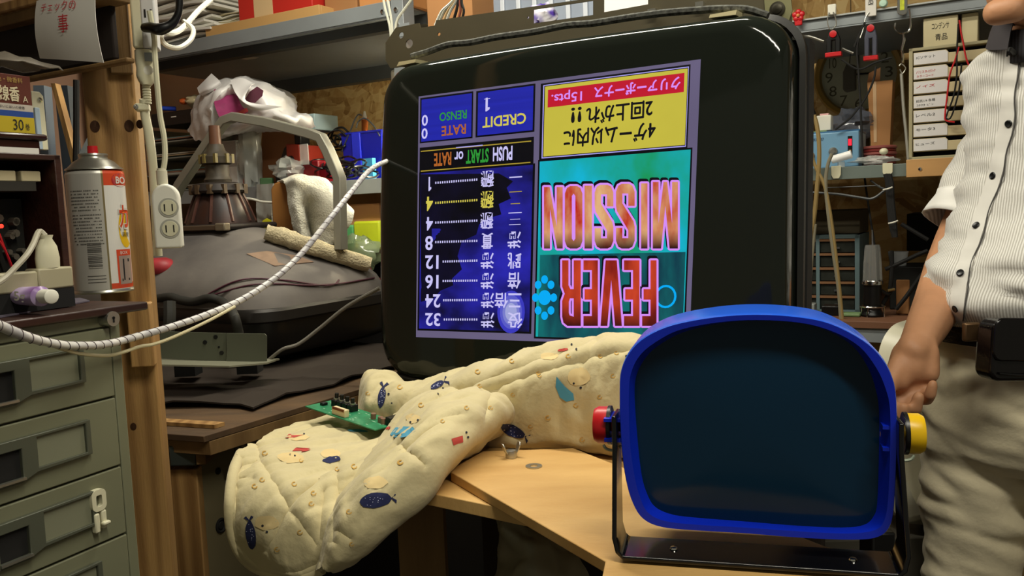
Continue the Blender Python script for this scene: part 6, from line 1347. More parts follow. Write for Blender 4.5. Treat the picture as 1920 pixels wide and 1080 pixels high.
# soldering station
X, w, h = fbox(WR, 1507, 248, 1611, 310, 1.61, .10, zb=zq); t = thing('soldering_station', 'light blue soldering station with a red lit readout on the bench shelf', 'soldering station', (0, 0, 0), X=X)
part('case', MB().box(0, w, 0, .10, 0, h), mat('station_blue', '#6a93b0', .45, var=.04, vs=4), t, bev=.003); part('top_cover', MB().box(-.001, w+.001, .004, .101, h-.002, h+.003), mat('station_blue_dark', '#2f5f88', .45), t, bev=.001)
part('lettering', MB().text('HAKKO 937', lambda u, v: V((w*(.07+.30*u), -.0006, h*(.78+.085*v))), .02), mat('navy_ink', '#1c3a5c', .6), t)
part('readout_window', MB().box(w*.80, w*.88, -.001, 0, h*.36, h*.86), M_black, t); part('red_digit', MB().box(w*.81, w*.87, -.0016, -.001, h*.60, h*.78), emit('red_display', '#e02030', 2.2), t); part('orange_digit', MB().box(w*.82, w*.86, -.0016, -.001, h*.42, h*.48), emit('orange_display', '#a08050', .8), t)
for x, z, m, r in ((.12, .38, mat('tan_socket', '#8a7458', .5), .0095), (.54, .46, M_zinc, .0090)): part('round_socket', MB().lathe([(r, 0), (r*.95, .006), (r*.5, .010), (0, .010)], n=20, c=(w*x, 0, h*z), axis=(0, -1, 0)), m, t)
zc = X.translation.z+h+.003
X2, w2, h2 = fbox(WR, 1531, 216, 1558, 240, 1.64, .03, zb=zc+.0005); t = thing('white_block', 'small white box with a green edge on the blue soldering station', 'box', (0, 0, 0), X=X2); part('box_body', MB().box(0, w2, 0, .03, .003, h2), M_white, t, bev=.002); part('green_edge', MB().box(-.006, w2*.7, -.002, .03, 0, .003), mat('green_strip', '#7fa070', .5), t); part('pink_tab', MB().box(w2*.2, w2*.8, .005, .02, h2, h2+.004), mat('pale_pink', '#d8a8a8', .6), t)
f = MB(); a, c = WR.at(1559, 300, 1.575), WR.at(1597, 289, 1.575); f.cyl(a, c, .0082, n=20); t = thing('white_roll', 'white cylinder leaning in front of the blue soldering station', 'roll', a); part('roll_body', f, mat('bright_white_roll', '#f2f2f0', .4), t, world=True, bev=.0015)
part('roll_foot', MB().box(*[v for p in (WR.at(1577, 303, 1.58),) for v in (p.x-.006, p.x+.006, p.y-.004, p.y+.004, zq, p.z)]), M_clear, t, world=True)
# coiled red leads and wrappers
f = MB()
for k in range(6):
    z = zq+.006+.0065*k; f.tube([WR.w(*WR.sz(1648, 290, 1.66)[:1], 1.66, z)+WR.x*(.030+.002*(k % 2))*math.cos(a_)+WR.y*.035*math.sin(a_) for a_ in [2*PI*j/12 for j in range(12)]], .0036, n=7, m=k % 2, closed=True)
one('red_lead_coil', 'coil of dark red and white leads below the tall carton', 'coil', f, [mat('dark_red_lead', '#6f1e1a', .5), mat('pinkish_lead', '#8a4a44', .5)], kind=None)
one('white_ball', 'round ivory knob lying on the red lead coil', 'knob', MB().ell(WR.at(1657, 284, 1.60), (.0085, .0085, .007), 14), [M_ivory])
wadr('clear_scraps', 'scraps of clear plastic on the shelf edge before the red lead coil', 'scraps', 1640, 300, 1.59, (.04, .02, .008), M_clear, 41, zb=zq, amp=.5)
wadr('clear_scraps', 'clear plastic bag piled left of the tall carton behind the soldering station', 'bag', 1600, 235, 1.80, (.05, .04, .035), mat('dark_clear_film', '#5f6470', .12, alpha=.6, spec=1), 43, amp=.5, zb=None)
cboxr('storage_tin', 'dark tin under the clear bag behind the soldering station', 'tin', 1570, 255, 1622, 305, 1.78, .08, mat('dark_tin', '#2a2624', .5), zb=zq)
cboxr('small_brown_carton', 'small brown box beside the soldering station next to the monitor', 'box', 1488, 292, 1504, 312, 1.62, .04, M_card, zb=zq)
# drawer case with paper labels
X, w, h = fbox(WR, 1704, 84, 1900, 297, 1.60, .22, zb=zq); t = thing('label_drawer_case', 'beige drawer case with white handwritten labels on its drawers', 'drawer case', (0, 0, 0), X=X)
M_bg = mat('beige_case', '#a39a78', .5); M_bgd = mat('beige_drawer', '#c4b48c', .5)
h = WR.sz(1760, 85, 1.60)[1]-zq
for a, b_ in ((0, .007), (w-.007, w)): part('side_wall', MB().box(a, b_, 0, .22, 0, h), M_bg, t, bev=.001)
part('top_wall', MB().box(0, w, 0, .22, h-.006, h), M_bg, t, bev=.001); part('base', MB().box(0, w, 0, .22, 0, .013), M_bg, t, bev=.001); part('dark_inside', MB().box(.007, w-.007, .03, .218, .013, h-.006), M_bmat, t)
txt = [('ICソケット', M_dsteel), ('バリスタ-ｾﾗﾐｯｸ', M_redink), ('ノイズ', M_redink), ('抵抗1/4 各種', M_dsteel), ('レベル2', M_dsteel), ('モータ3', M_ink), ('ヒューズ', M_dsteel)]
pit = (h-.006-.013)/7.35
for k in range(7):
    z1 = h-.008-pit*k; z0 = z1-pit+.002; d_ = part('drawer', MB().box(.008, w-.008, .002, .03, z0, z1-pit*.26), M_bgd, t, bev=.0008)
    part('drawer_tab', MB().prism([(.008, z1-pit*.3), (.072, z1-pit*.3), (.066, z1-.001), (.008, z1-.001)], .002, .006), M_bgd, d_)
    part('paper_label', MB().prism([(.009, z0+.0015), (.069, z0+.0015), (.069, z1-pit*.2), (.064, z1-.002), (.009, z1-.002)], .0008, .002), mat('label_white', '#d9d6d4', .7), d_)
    f = MB(); s_, m_ = txt[k]; f.text(s_, lambda u, v: V((.013+.034*u, .0004, z0+pit*.42+.0055*v+.001*u))); 
    if k in (1, 3): f.text(('ﾊｲﾌﾞﾘｯﾄﾞ -', '', '', 'ｺﾈｸﾀ ﾋﾟﾝ')[k] if k != 1 else 'カラーコード', lambda u, v: V((.014+.030*u, .0004, z0+pit*.16+.0045*v)))
    part('handwriting', f, m_, d_)
ztop = X.translation.z+h+.0005
def wr(tx_): 
    def g(t, w, h, dep): part('handwriting', MB().text(tx_, lambda u, v: V((w*(.25+.5*u), -.0006, h*(.62+.2*v)))), M_ink, t); part('handwriting', MB().text('青品', lambda u, v: V((w*(.35+.35*u), -.0006, h*(.28+.2*v)))), M_ink, t)
    return g
cboxr('cream_carton', 'cream carton with handwriting on top of the drawer case', 'box', 1731, 30, 1796, 75, 1.66, .10, M_cream, zb=ztop, extra=wr('コンデンサ'))
cboxr('cream_carton', 'plain cream carton standing right of the handwritten one', 'box', 1803, 24, 1834, 70, 1.67, .10, M_cream, zb=ztop)
# red and black leads hanging before the drawers
for m, pts, lb in ((M_red, ((1799, 38), (1802, 60), (1806, 80), (1812, 110), (1822, 132), (1840, 160)), 'red lead hanging right before the drawer case'), (M_red, ((1798, 88), (1791, 112), (1781, 140), (1776, 180), (1772, 215), (1774, 226), (1790, 229)), 'red lead curving down before the drawer labels'), (M_bmat, ((1797, 45), (1794, 100), (1794, 140), (1788, 180), (1777, 210), (1774, 222), (1784, 218), (1798, 170), (1803, 120)), 'black test lead looping before the drawer labels')):
    one('test_lead', lb, 'lead', MB().tube([WR.at(x, y, 1.585) for x, y in pts], .0016, n=6), [m])
# hanging tan and grey cables over the shelf edge
M_tan = mat('tan_cable', '#8c7648', .5); M_gc = mat('grey_brown_cable', '#7c7662', .5)
for k, (m, r, pts, lb) in enumerate(((M_tan, .0045, ((1526, 216), (1531, 232), (1535, 260), (1536, 300), (1532, 350), (1526, 410), (1514, 480), (1500, 600)), 'thick tan cable from the soldering iron down past the shelf edge'),
                (M_tan, .0035, ((1521, 290), (1530, 315), (1545, 345), (1555, 390), (1565, 460), (1574, 540), (1580, 605)), 'tan cable from the station socket down to the lower bench'),
                (M_gc, .0038, ((1560, 288), (1552, 310), (1548, 345), (1553, 400), (1562, 470), (1572, 540), (1577, 604)), 'grey cable from the white cylinder down to the lower bench'),
                (M_gc, .0030, ((1529, 420), (1524, 470), (1519, 530), (1514, 590)), 'short grey cable hanging before the small parts drawers'),
                (M_bmat, .0085, ((1664, 326), (1668, 345), (1670, 380), (1674, 420), (1678, 445)), None))):
    if lb: one('hanging_lead', lb, 'lead', MB().tube([WR.at(x, y, 1.53) for x, y in pts], r, n=8), [m])
t = thing('black_cable_bundle', 'black cable bundle with white ties hanging from the third sticky hook', 'cables', WR.at(1664, 326, 1.53))
for dx in (-4, 0, 4): part('cable', MB().tube([WR.at(x+dx*(1 if y < 440 else .4), y, 1.53) for x, y in ((1664, 326), (1668, 345), (1670, 380), (1674, 420), (1678, 445))], .0042, n=8), M_bmat, t, world=True)
for x, y in ((1665, 354), (1675, 417)): part('tie', MB().tube([WR.at(x-9, y+2, 1.52), WR.at(x, y, 1.515), WR.at(x+8, y-3, 1.52)], .0016, n=6), M_white, t, world=True)
one('white_string', 'frayed white string hanging from the first sticky hook', 'string', MB().tube([WR.at(x, y, 1.54) for x, y in ((1488, 340), (1496, 346), (1502, 356), (1498, 365), (1500, 374))], .0022, n=6), [M_white])
for k, pts in enumerate((((1524, 361), (1570, 364), (1610, 370), (1637, 372), (1665, 352)), ((1550, 352), (1600, 350), (1650, 348)), ((1632, 338), (1648, 350), (1662, 356)))):
    one('slack_wire', ('grey slack wire under the shelf edge', 'thin black slack wire right under the shelf edge', 'short grey wire beside the black cable bundle')[k], 'wire', MB().tube([WR.at(x, y, 1.56) for x, y in pts], (.0028, .0012, .0022)[k], n=6), [M_dsteel])
# ------------------------------------------------------------------ lower bench and its things
ZL = WR.sz(1630, 603, 1.50)[1]; zl_ = ZL+.0005
tl_ = thing('lower_bench', 'lower bench with a brown top and grey front rail behind the chair', 'bench', (0, 0, 0), X=XR_)
part('bench_top', MB().box(-.62, -.05, 1.50, 2.05, ZL-.014, ZL), mat('brown_bench_top', '#6e4a34', .6, var=.1, vs=3), tl_, bev=.001); part('front_rail', MB().box(-.62, -.05, 1.505, 1.515, ZL-.042, ZL-.014), M_steel, tl_)
for s in (-.60, -.10): part('bench_leg', MB().box(s, s+.04, 1.52, 1.56, 0, ZL-.014), M_dsteel, tl_); part('bench_leg', MB().box(s, s+.04, 1.98, 2.02, 0, ZL-.014), M_dsteel, tl_)
X, w, h = fbox(WR, 1455, 441, 1612, 598, 1.64, .15, zb=zl_); t = thing('parts_drawer_cabinet', 'blue grey small parts cabinet with two columns of dark drawers', 'parts cabinet', (0, 0, 0), X=X); M_pc = mat('blue_grey_frame', '#5f7478', .45); h = WR.sz(1550, 441, 1.64)[1]-zl_
X0 = WR.sz(1455, 500, 1.64)[0]; xs_ = lambda px: WR.sz(px, 500, 1.64)[0]-X0
for a, b_ in ((0, .006), (xs_(1530), xs_(1537)), (xs_(1603), xs_(1612))): part('upright', MB().box(a, b_, 0, .15, 0, h), M_pc, t, bev=.0006)
part('top_panel', MB().box(0, w, 0, .15, h-.008, h), M_pc, t, bev=.0006); part('base_panel', MB().box(0, w, 0, .15, 0, .004), M_pc, t)
rows_ = 5; ph = (h-.012)/rows_
for c_, (a, b_) in enumerate(((.006, xs_(1530)), (xs_(1537), xs_(1603)))):
    for k in range(rows_):
        z0 = .004+k*ph; part('shelf_divider', MB().box(a, b_, .0, .15, z0+ph*.82, z0+ph*.98), mat('tan_divider', '#7a5638', .6), t)
        d_ = part('small_drawer', MB().box(a+.001, b_-.001, .004, .14, z0+.001, z0+ph*.80), mat('smoky_drawer', '#2c2f2b', .25, var=.3, vs=40), t, bev=.001); part('drawer_pull', MB().box((a+b_)/2-.006, (a+b_)/2+.006, -.001, .004, z0+ph*.3, z0+ph*.42), M_dsteel, d_)
cboxr('dim_carton', 'dim brown box on top of the small parts cabinet', 'box', 1480, 395, 1612, 441, 1.68, .14, mat('dim_box_brown', '#4a4230', .8), zb=X.translation.z+h+.0005)
# glass chimney on a stand
c = WR.at(1636, 600, 1.58); c.z = zl_; t = thing('glass_spray_stand', 'clear ribbed cylinder with a needle tip on a black stand beside the parts cabinet', 'tool', c)
def zz_(py): return P(1636, py, c.y).z-c.z
f = MB(); n = 32
f.loft([[V((r*(1+.05*math.cos(8*a_))*math.cos(a_), r*(1+.05*math.cos(8*a_))*math.sin(a_), z)) for a_ in [2*PI*j/n for j in range(n)]] for r, z in ((.019, zz_(527)), (.018, zz_(500)), (.0155, zz_(465)), (.0135, zz_(459)))])
part('clear_cylinder', f, mat('clear_plastic', '#b8b8b4', .1, trans=.75, ior=1.3), t); part('needle', MB().cyl((0, 0, zz_(459)), (-.001, 0, zz_(431)), .0018, .0008, n=8), M_chrome, t)
part('chrome_collar', MB().lathe([(.020, zz_(533)), (.0205, zz_(528)), (.018, zz_(524))], n=28), M_chrome, t); part('black_body', MB().lathe([(.0165, zz_(588)), (.0175, zz_(560)), (.017, zz_(533))], n=24), M_black, t)
part('wire_ring', MB().tube([V((.024*math.cos(a_), .024*math.sin(a_), zz_(574))) for a_ in [2*PI*j/20 for j in range(20)]], .0018, n=6, closed=True, sm=1), M_chrome, t); part('round_base', MB().lathe([(.021, 0), (.022, .004), (.018, .012), (.017, .0135)], n=28), M_black, t)
for a_ in (.6, 2.2, 3.9, 5.4): part('wire_leg', MB().cyl((.025*math.cos(a_), .025*math.sin(a_), 0), (.024*math.cos(a_), .024*math.sin(a_), zz_(574)), .0015, n=6), M_chrome, t)
part('side_arm', MB().tube([V((.016, -.005, zz_(545))), V((.03, -.008, zz_(552))), V((.04, -.004, zz_(540)))], .0035, n=8), M_black, t); part('arm_screw', MB().cyl((.026, -.012, zz_(545)), (.040, -.012, zz_(543)), .003, n=8), mat('brass_dull', '#8a7448', .4, metal=.6), t)
c2 = WR.at(1684, 497, 1.70); cboxr('grey_machine_base', 'dark machine body behind the clear cylinder', 'machine', 1668, 500, 1730, 600, 1.70, .12, mat('machine_dark', '#1c1d1b', .5), zb=zl_)
t = thing('white_cup', 'white plastic cup on the dark machine behind the clear cylinder', 'cup', WR.at(1684, 499, 1.74)); part('cup', MB().lathe([(.016, 0), (.021, .032), (.0195, .032), (.015, .002)], n=24), mat('dim_white_cup', '#b8bcc0', .4), t)
cboxr('brown_tag_box', 'upright brown cardboard piece before the dark machine', 'card', 1680, 525, 1705, 600, 1.62, .01, M_card, zb=zl_)
for k, pts in enumerate((((1660, 505), (1690, 492), (1720, 478), (1740, 470)), ((1680, 580), (1700, 555), (1725, 520), (1745, 495)), ((1655, 570), (1668, 545), (1672, 500), (1672, 470)), ((1690, 420), (1715, 435), (1740, 450)))):
    one('thick_black_hose', ('thick black hose rising over the dark machine', 'thick black hose leaning across the brown card', 'black hose beside the clear cylinder', 'black hose above the white cup')[k], 'hose', MB().tube([WR.at(x, y, 1.595) for x, y in pts], .0042, n=8), [M_bmat])
cboxr('green_tray', 'pale green tray before the small parts cabinet', 'tray', 1578, 588, 1612, 602, 1.56, .03, mat('pale_green_tray', '#6f8a5c', .5), zb=zl_)
cboxr('clear_small_case', 'clear small case with parts left of the green tray', 'case', 1497, 570, 1527, 602, 1.57, .03, mat('grey_clear_case', '#8e9490', .2), zb=zl_)
cboxr('black_part_box', 'black component box in the middle of the small parts cabinet front', 'box', 1540, 574, 1574, 602, 1.57, .04, M_black, zb=zl_)
cboxr('dark_tool_bag', 'dark bag on the rear bench above the white cup', 'bag', 1700, 400, 1790, 470, 1.85, .15, M_bmat, zb=None)
# ------------------------------------------------------------------ cream office chair
cx_ = P(1740, 900, 1.62); t = thing('office_chair', 'cream vinyl office chair behind the standing person', 'chair', (cx_.x, cx_.y, 0), math.radians(-20))
M_vin = mat('cream_vinyl', '#cbc7b0', .35, var=.05, vs=3)
f = MB(); rows = []
for (x0, x1, y, Y) in ((1705, 1800, 598, 1.60), (1672, 1830, 612, 1.57), (1650, 1850, 650, 1.56), (1640, 1860, 720, 1.55), (1640, 1862, 800, 1.54), (1650, 1860, 880, 1.52), (1668, 1850, 940, 1.50), (1690, 1840, 982, 1.49)):
    rows.append([P(x0+(x1-x0)*k/8, y, Y+.05*(2*k/8-1)**2*-1+.03) for k in range(9)])
f.surf(rows, 5, 0, .045); part('backrest', f, M_vin, t, world=True, ang=60)
f = MB()
for pts in (((1722, 625), (1718, 720), (1716, 830), (1706, 930)), ((1655, 712), (1700, 712), (1760, 700), (1800, 690)), ((1665, 915), (1700, 905), (1760, 885))): f.tube([P(x, y, 1.555) for x, y in pts], .003, n=6)
part('piping', f, mat('vinyl_piping', '#b4ae92', .4), t, world=True, kind='stuff')
f = MB(); f.ell(V((cx_.x+.03, cx_.y+.25, .50)), (.23, .23, .05), 24); part('seat', f, M_vin, t, world=True); part('gas_post', MB().cyl((cx_.x, cx_.y+.25, .10), (cx_.x, cx_.y+.25, .46), .025), M_black, t, world=True); part('back_bracket', MB().box(cx_.x-.03, cx_.x+.03, cx_.y-.02, cx_.y+.06, .44, .72), M_black, t, world=True)
for k in range(5):
    a_ = 2*PI*k/5+.3; e = V((cx_.x+.26*math.cos(a_), cx_.y+.25+.26*math.sin(a_), .07)); part('star_leg', MB().tube([(cx_.x, cx_.y+.25, .11), tuple(e)], [.025, .015], n=8, sm=1), M_black, t, world=True); part('caster', MB().cyl((e.x-.012, e.y, .03), (e.x+.012, e.y, .03), .029, n=16), M_black, t, world=True)
# clutter seen under the lens, right
fb2 = lambda nm, lb, ct, a, z, dx, dy, m: one(nm, lb, ct, MB().box(a.x-dx/2, a.x+dx/2, a.y, a.y+dy, 0 if z is None else z[0], a.z if z is None else z[1]), [m], bev=.003)
a = P(1660, 1005, 1.25); fb2('floor_crate', 'low grey crate with a brown end under the chair side of the bench', 'crate', P(1600, 1012, 1.45), None, .30, .25, mat('crate_grey', '#4e4a40', .7))
fb2('black_case', 'black upright case behind the lens stand foot', 'case', P(1658, 1000, 1.22), None, .035, .05, M_black)
# ================================================================== the person on the right
P_ = P
def P(px, py, Y): return P_(px, py, Y*.955)
YAW = math.radians(50)
fc = V((-math.sin(YAW), -math.cos(YAW), 0)); sd = V((-math.cos(YAW), math.sin(YAW), 0)); UPV = V((0, 0, 1))   # facing, own right side
base = P(1950, 700, 1.42); base.z = 0
XPn = Matrix.Translation(base) @ Matrix.Rotation(math.atan2(-sd.y, -sd.x), 4, 'Z')
M_skin = mat('skin', '#bd8a66', .5, var=.12, vs=16, bump=.04, bs=120, spec=.35)
def capsule(f, a, c, ra, rc, n=14, k=6):
    a, c = V(a), V(c); d = (c-a); L_ = d.length; x, y, d = basis(d); R = []
    for i in range(1, 5): t = PI/2*(1-i/4); R.append([a-d*ra*math.sin(t)+(x*math.cos(2*PI*j/n)+y*math.sin(2*PI*j/n))*ra*math.cos(t) for j in range(n)])
    for i in range(1, k): t = i/k; r = ra+(rc-ra)*t; R.append([a+d*L_*t+(x*math.cos(2*PI*j/n)+y*math.sin(2*PI*j/n))*r for j in range(n)])
    for i in range(0, 4): t = PI/2*(i/4); R.append([c+d*rc*math.sin(t)+(x*math.cos(2*PI*j/n)+y*math.sin(2*PI*j/n))*rc*math.cos(t) for j in range(n)])
    f.loft(R)
def limb(f, pts):
    for (a, ra), (c, rc) in zip(pts[:-1], pts[1:]): capsule(f, a, c, ra, rc)
def sect(cx, cy, Y, a, b_, n=48, p=2.2, lean=0):
    c = P(cx, cy, Y); o = []
    for j in range(n):
        t = 2*PI*j/n; ct, st = math.cos(t), math.sin(t); k = (abs(ct)**p+abs(st)**p)**(-1/p)
        o.append(c+sd*(a*k*ct)+fc*(b_*k*st))
    return o
def dense(rings, q=5):
    cols = [cat([r[j] for r in rings], q) for j in range(len(rings[0]))]; return [[c[i] for c in cols] for i in range(len(cols[0]))]
body = MB()
hc = P(1962, -80, 1.40)
body.ell(hc+UPV*.02, (.075, .095, .10), 28, ax=(sd, fc, UPV)); body.ell(P(1918, -22, 1.385), (.050, .056, .050), 20, ax=(sd, fc, UPV)); body.ell(hc-UPV*.045+fc*.022, (.056, .066, .062), 24, ax=(sd, fc, UPV))
ch = P(1886, 20, 1.34); capsule(body, ch+sd*.012, ch-sd*.012, .020, .020); capsule(body, ch, hc-UPV*.02-fc*.01+sd*.045, .018, .03); capsule(body, ch, hc-UPV*.02-fc*.01-sd*.045, .018, .03)
nf_ = hc+fc*.098; capsule(body, nf_+UPV*.02, nf_+fc*.014-UPV*.022, .007, .012); capsule(body, nf_-UPV*.028+sd*.011, nf_-UPV*.028-sd*.011, .008, .008)
mo = nf_-UPV*.052+fc*-.006; capsule(body, mo+sd*.018, mo-sd*.018, .006, .006); capsule(body, mo-UPV*.010+sd*.015, mo-UPV*.010-sd*.015, .007, .007); capsule(body, nf_+UPV*.032+sd*.035-fc*.012, nf_+UPV*.032+sd*.012-fc*.006, .008, .008); capsule(body, nf_+UPV*.032-sd*.035-fc*.012, nf_+UPV*.032-sd*.012-fc*.006, .008, .008)
for s in (-1, 1): body.ell(hc+sd*s*.076-fc*.005-UPV*.005, (.008, .018, .030), 14, ax=(sd, fc, UPV))
nk = P(1955, 78, 1.43); capsule(body, nk-UPV*.03, hc-UPV*.06-fc*.01, .056, .052)
body.loft(dense([sect(1972, 118, 1.43, .085, .06), sect(2010, 190, 1.42, .125, .075), sect(2015, 330, 1.42, .132, .095), sect(1985, 450, 1.42, .142, .115), sect(1958, 530, 1.42, .145, .122), sect(1945, 620, 1.42, .130, .10), sect(1945, 740, 1.42, .128, .092), sect(1938, 830, 1.42, .115, .08)], 4))
sh = P(1962, 158, 1.49); el = P(1803, 452, 1.55); wr_ = P(1717, 652, 1.30)
limb(body, [(sh, .036), (P(1924, 225, 1.52), .044), (P(1882, 292, 1.55), .044), (P(1840, 362, 1.555), .043), (el, .043), (P(1783, 510, 1.50), .0435), (P(1761, 565, 1.44), .038), (P(1738, 612, 1.36), .031), (wr_, .0245)])
capsule(body, wr_+V((.012, 0, 0)), P(1757, 585, 1.40), .0165, .027)
capsule(body, P(1738, 612, 1.36), wr_+(P(1717, 652, 1.30)-P(1738, 612, 1.36)).normalized()*.012, .0265, .0235)
# right hand, loosely closed, seen from its palm side
wdir = V((.93, -.10, .34)).normalized(); hd = V((-.30, -.28, -.91)).normalized(); pal = wdir.cross(hd).normalized()
if pal.y > 0: pal = -pal          # the palm side faces the viewer, fingers curled up in front of it
capsule(body, wr_, wr_+hd*.030, .026, .027); 
for k in range(4):
    w0 = (-.028+.0185*k); capsule(body, wr_+hd*.004+wdir*w0*.5-pal*.004, wr_-pal*.010+hd*(.066-.004*abs(k-1.3))+wdir*w0, .0200, .0140)
capsule(body, wr_+hd*.018-wdir*.014+pal*.006, wr_+hd*.044-wdir*.020+pal*.010, .020, .0175); capsule(body, wr_+hd*.016+wdir*.020+pal*.003, wr_+hd*.050+wdir*.027+pal*.006, .0165, .0150)
lens_ = ((.040, .026, .018), (.044, .029, .018), (.041, .027, .018), (.033, .021, .016)); nails = []
for k in range(4):
    m = wr_+hd*(.070-.004*abs(k-1.3))+wdir*(-.031+.0205*k)-pal*.010; a1 = math.radians(14+5*k); r = (.0098, .0100, .0096, .0086)[k]; l1, l2, l3 = lens_[k]
    def dr_(a_): return (hd*math.cos(a_)+pal*math.sin(a_)).normalized()
    p1 = m+dr_(a1)*l1*.95; p2 = p1+dr_(a1+math.radians(72))*l2; p3 = p2+dr_(a1+math.radians(128))*l3
    limb(body, [(m, r*1.12), (p1, r*1.08), (p2, r*1.0), (p3, r*.88)])
th0 = wr_+hd*.020-wdir*.022+pal*.010; th1 = wr_+hd*.052-wdir*.040+pal*.026; th2 = wr_+hd*.084-wdir*.030+pal*.034; th3 = wr_+hd*.106-wdir*.014+pal*.030
limb(body, [(th0, .016), (th1, .0125), (th2, .0108), (th3, .0092)])
# other arm, outside the picture, hanging at the side
sl = P(2095, 135, 1.36); ell = sl+V((.05, -.02, -.28)); wl = ell+V((-.02, -.10, -.23))
limb(body, [(sl, .055), (ell, .042), (wl, .026), (wl+V((-.01, -.02, -.07)), .028)])
for k in range(4): m = wl+V((-.01, -.05+.02*k, -.09)); limb(body, [(m, .0098), (m+V((-.005, 0, -.035)), .0095), (m+V((-.02, 0, -.060)), .0085), (m+V((-.034, 0, -.070)), .0078)])
limb(body, [(wl+V((-.01, -.03, -.02)), .014), (wl+V((-.03, -.055, -.06)), .0105), (wl+V((-.035, -.058, -.085)), .009)])
hipR = base+sd*.078; hipL = base-sd*.085; zh = P(1938, 800, 1.42).z
legs = []
for s, hp in ((1, hipR+fc*.035), (-1, hipL-fc*.02)):
    kn = V((hp.x, hp.y, .50))+fc*.02; an = V((hp.x, hp.y, .09))-fc*.01; legs.append((hp, kn, an)); limb(body, [(V((hp.x, hp.y, zh))-fc*.01, .066), (kn, .052), (an, .036), (V((an.x, an.y, .04))+fc*.10, .032)])
hs = bpy.data.objects.new('person', None)
bd = MB(); I = XPn.inverted(); bd.v = [I @ v for v in body.v]; bd.f = body.f; bd.m = body.m
o = bpy.data.objects.new('person', mesh_of('person', bd, [M_skin], 60)); bpy.data.objects.remove(hs); COL.objects.link(o); o.name = 'person'; o.matrix_world = XPn; XM[o.name] = XPn; person = o
r = o.modifiers.new('r', 'REMESH'); r.mode = 'VOXEL'; r.voxel_size = .0032; r.use_smooth_shade = True
s_ = o.modifiers.new('sm', 'SMOOTH'); s_.factor = .5; s_.iterations = 12
o['label'] = 'person in striped white short-sleeved shirt and khaki trousers, standing beside the blue frame'; o['category'] = 'person'
XM['person'] = XPn
# hair and eyes
f = MB(); f.ell(hc+UPV*.035-fc*.012, (.083, .100, .098), 24, ax=(sd, fc, UPV)); f.v = [p if (p-hc).dot(UPV) > .0+max(0, (p-hc).dot(fc))*1.0 - max(0, -(p-hc).dot(fc))*.9 else hc+UPV*.03+(p-hc-UPV*.03)*.82 for p in f.v]
part('hair', f, mat('grey_black_hair', '#2a2624', .7, var=.3, vs=80), person, world=True)
for s in (-1, 1): part('eye', MB().ell(nf_+UPV*.018+sd*s*.030-fc*.014, (.012, .006, .006), 12, ax=(sd, fc, UPV)), mat('eye_white', '#d8d4cc', .3), person, world=True); part('pupil', MB().ell(nf_+UPV*.018+sd*s*.030-fc*.0095, (.005, .003, .005), 10, ax=(sd, fc, UPV)), M_bmat, person, world=True); part('eyebrow', MB().tube([nf_+UPV*.043+sd*s*.012-fc*.002, nf_+UPV*.048+sd*s*.030-fc*.008, nf_+UPV*.042+sd*s*.048-fc*.022], .0035, n=6), MC['grey_black_hair'], person, world=True)
# shirt
M_sh = mat('striped_shirt_cotton', '#dedcd6', .85, vs=60, stretch=(1, 1, 1), col2='#b4b0a8', wave=(78, .15, 'X', .92), bump=.06, bs=200, sheen=.2)
def sdisp(p):
    q = V((p.x*7, p.y*7, p.z*15+p.x*5)); n_ = (p-P(1975, 400, 1.42)); n_.z = 0; n_.normalize(); low = max(0, min(1, (1.25-p.z)/.2))
    w_ = abs(mn.noise(q*1.4+V((4, 2, 1))))*.020*(.5+low) + mn.noise(q*3)*.006 + mn.noise(p*45)*.0015
    return p+n_*(w_-.006)
f = MB()
rg = dense([sect(1952, 76, 1.43, .062, .060), sect(1958, 92, 1.43, .100, .070), sect(1975, 118, 1.43, .135, .082), sect(1998, 160, 1.425, .152, .098), sect(2012, 220, 1.42, .158, .110), sect(2016, 290, 1.42, .162, .122), sect(2006, 370, 1.42, .162, .132), sect(1982, 450, 1.42, .168, .147), sect(1950, 515, 1.42, .169, .158), sect(1944, 560, 1.42, .170, .158), sect(1944, 592, 1.42, .166, .147), sect(1945, 612, 1.42, .158, .130)], 7)
f.loft([[sdisp(p) for p in r] for r in rg], cap=False)
def sleeve(pts, rr, nn=30):
    c = cat(pts, 8); R = []; N = len(c)
    for i, p in enumerate(c):
        d = (c[min(i+1, N-1)]-c[max(i-1, 0)]).normalized(); q = i/(N-1)*(len(rr)-1); a_ = int(q); b_ = min(a_+1, len(rr)-1); r = rr[a_]+(rr[b_]-rr[a_])*(q-a_)
        x = V((0, 1, 0)); x = (x-d*x.dot(d)).normalized(); y = d.cross(x)
        R.append([p+x*r*1.05*math.cos(2*PI*j/nn)+y*r*math.sin(2*PI*j/nn) for j in range(nn)])
    R = [[p+(p-c[i]).normalized()*(abs(mn.noise(V((p.x*14, p.y*14, p.z*24))))*.014-.003) for p in r] for i, r in enumerate(R)]
    return R, c
RR, cc_ = sleeve([P(1965, 105, 1.46), P(1950, 152, 1.49), P(1916, 220, 1.52), P(1876, 290, 1.55), P(1840, 360, 1.555), P(1803, 424, 1.55)], [.040, .060, .065, .065, .064, .063])
ex = cc_[-1]; dd = (cc_[-1]-cc_[-2]).normalized()
inner = [[ex+(p-ex)*k-dd*z for p in RR[-1]] for k, z in ((.97, 0), (.93, .02), (.90, .05))]
f.loft(RR+inner, cap=False)
RL, cl_ = sleeve([P(2010, 95, 1.41), sl+V((0, 0, .03)), sl.lerp(ell, .4), sl.lerp(ell, .75), ell+V((0, 0, .03))], [.045, .066, .066, .063, .062]); f.loft(RL, cap=False)
shirt = part('shirt', f, M_sh, person, world=True, ang=80)
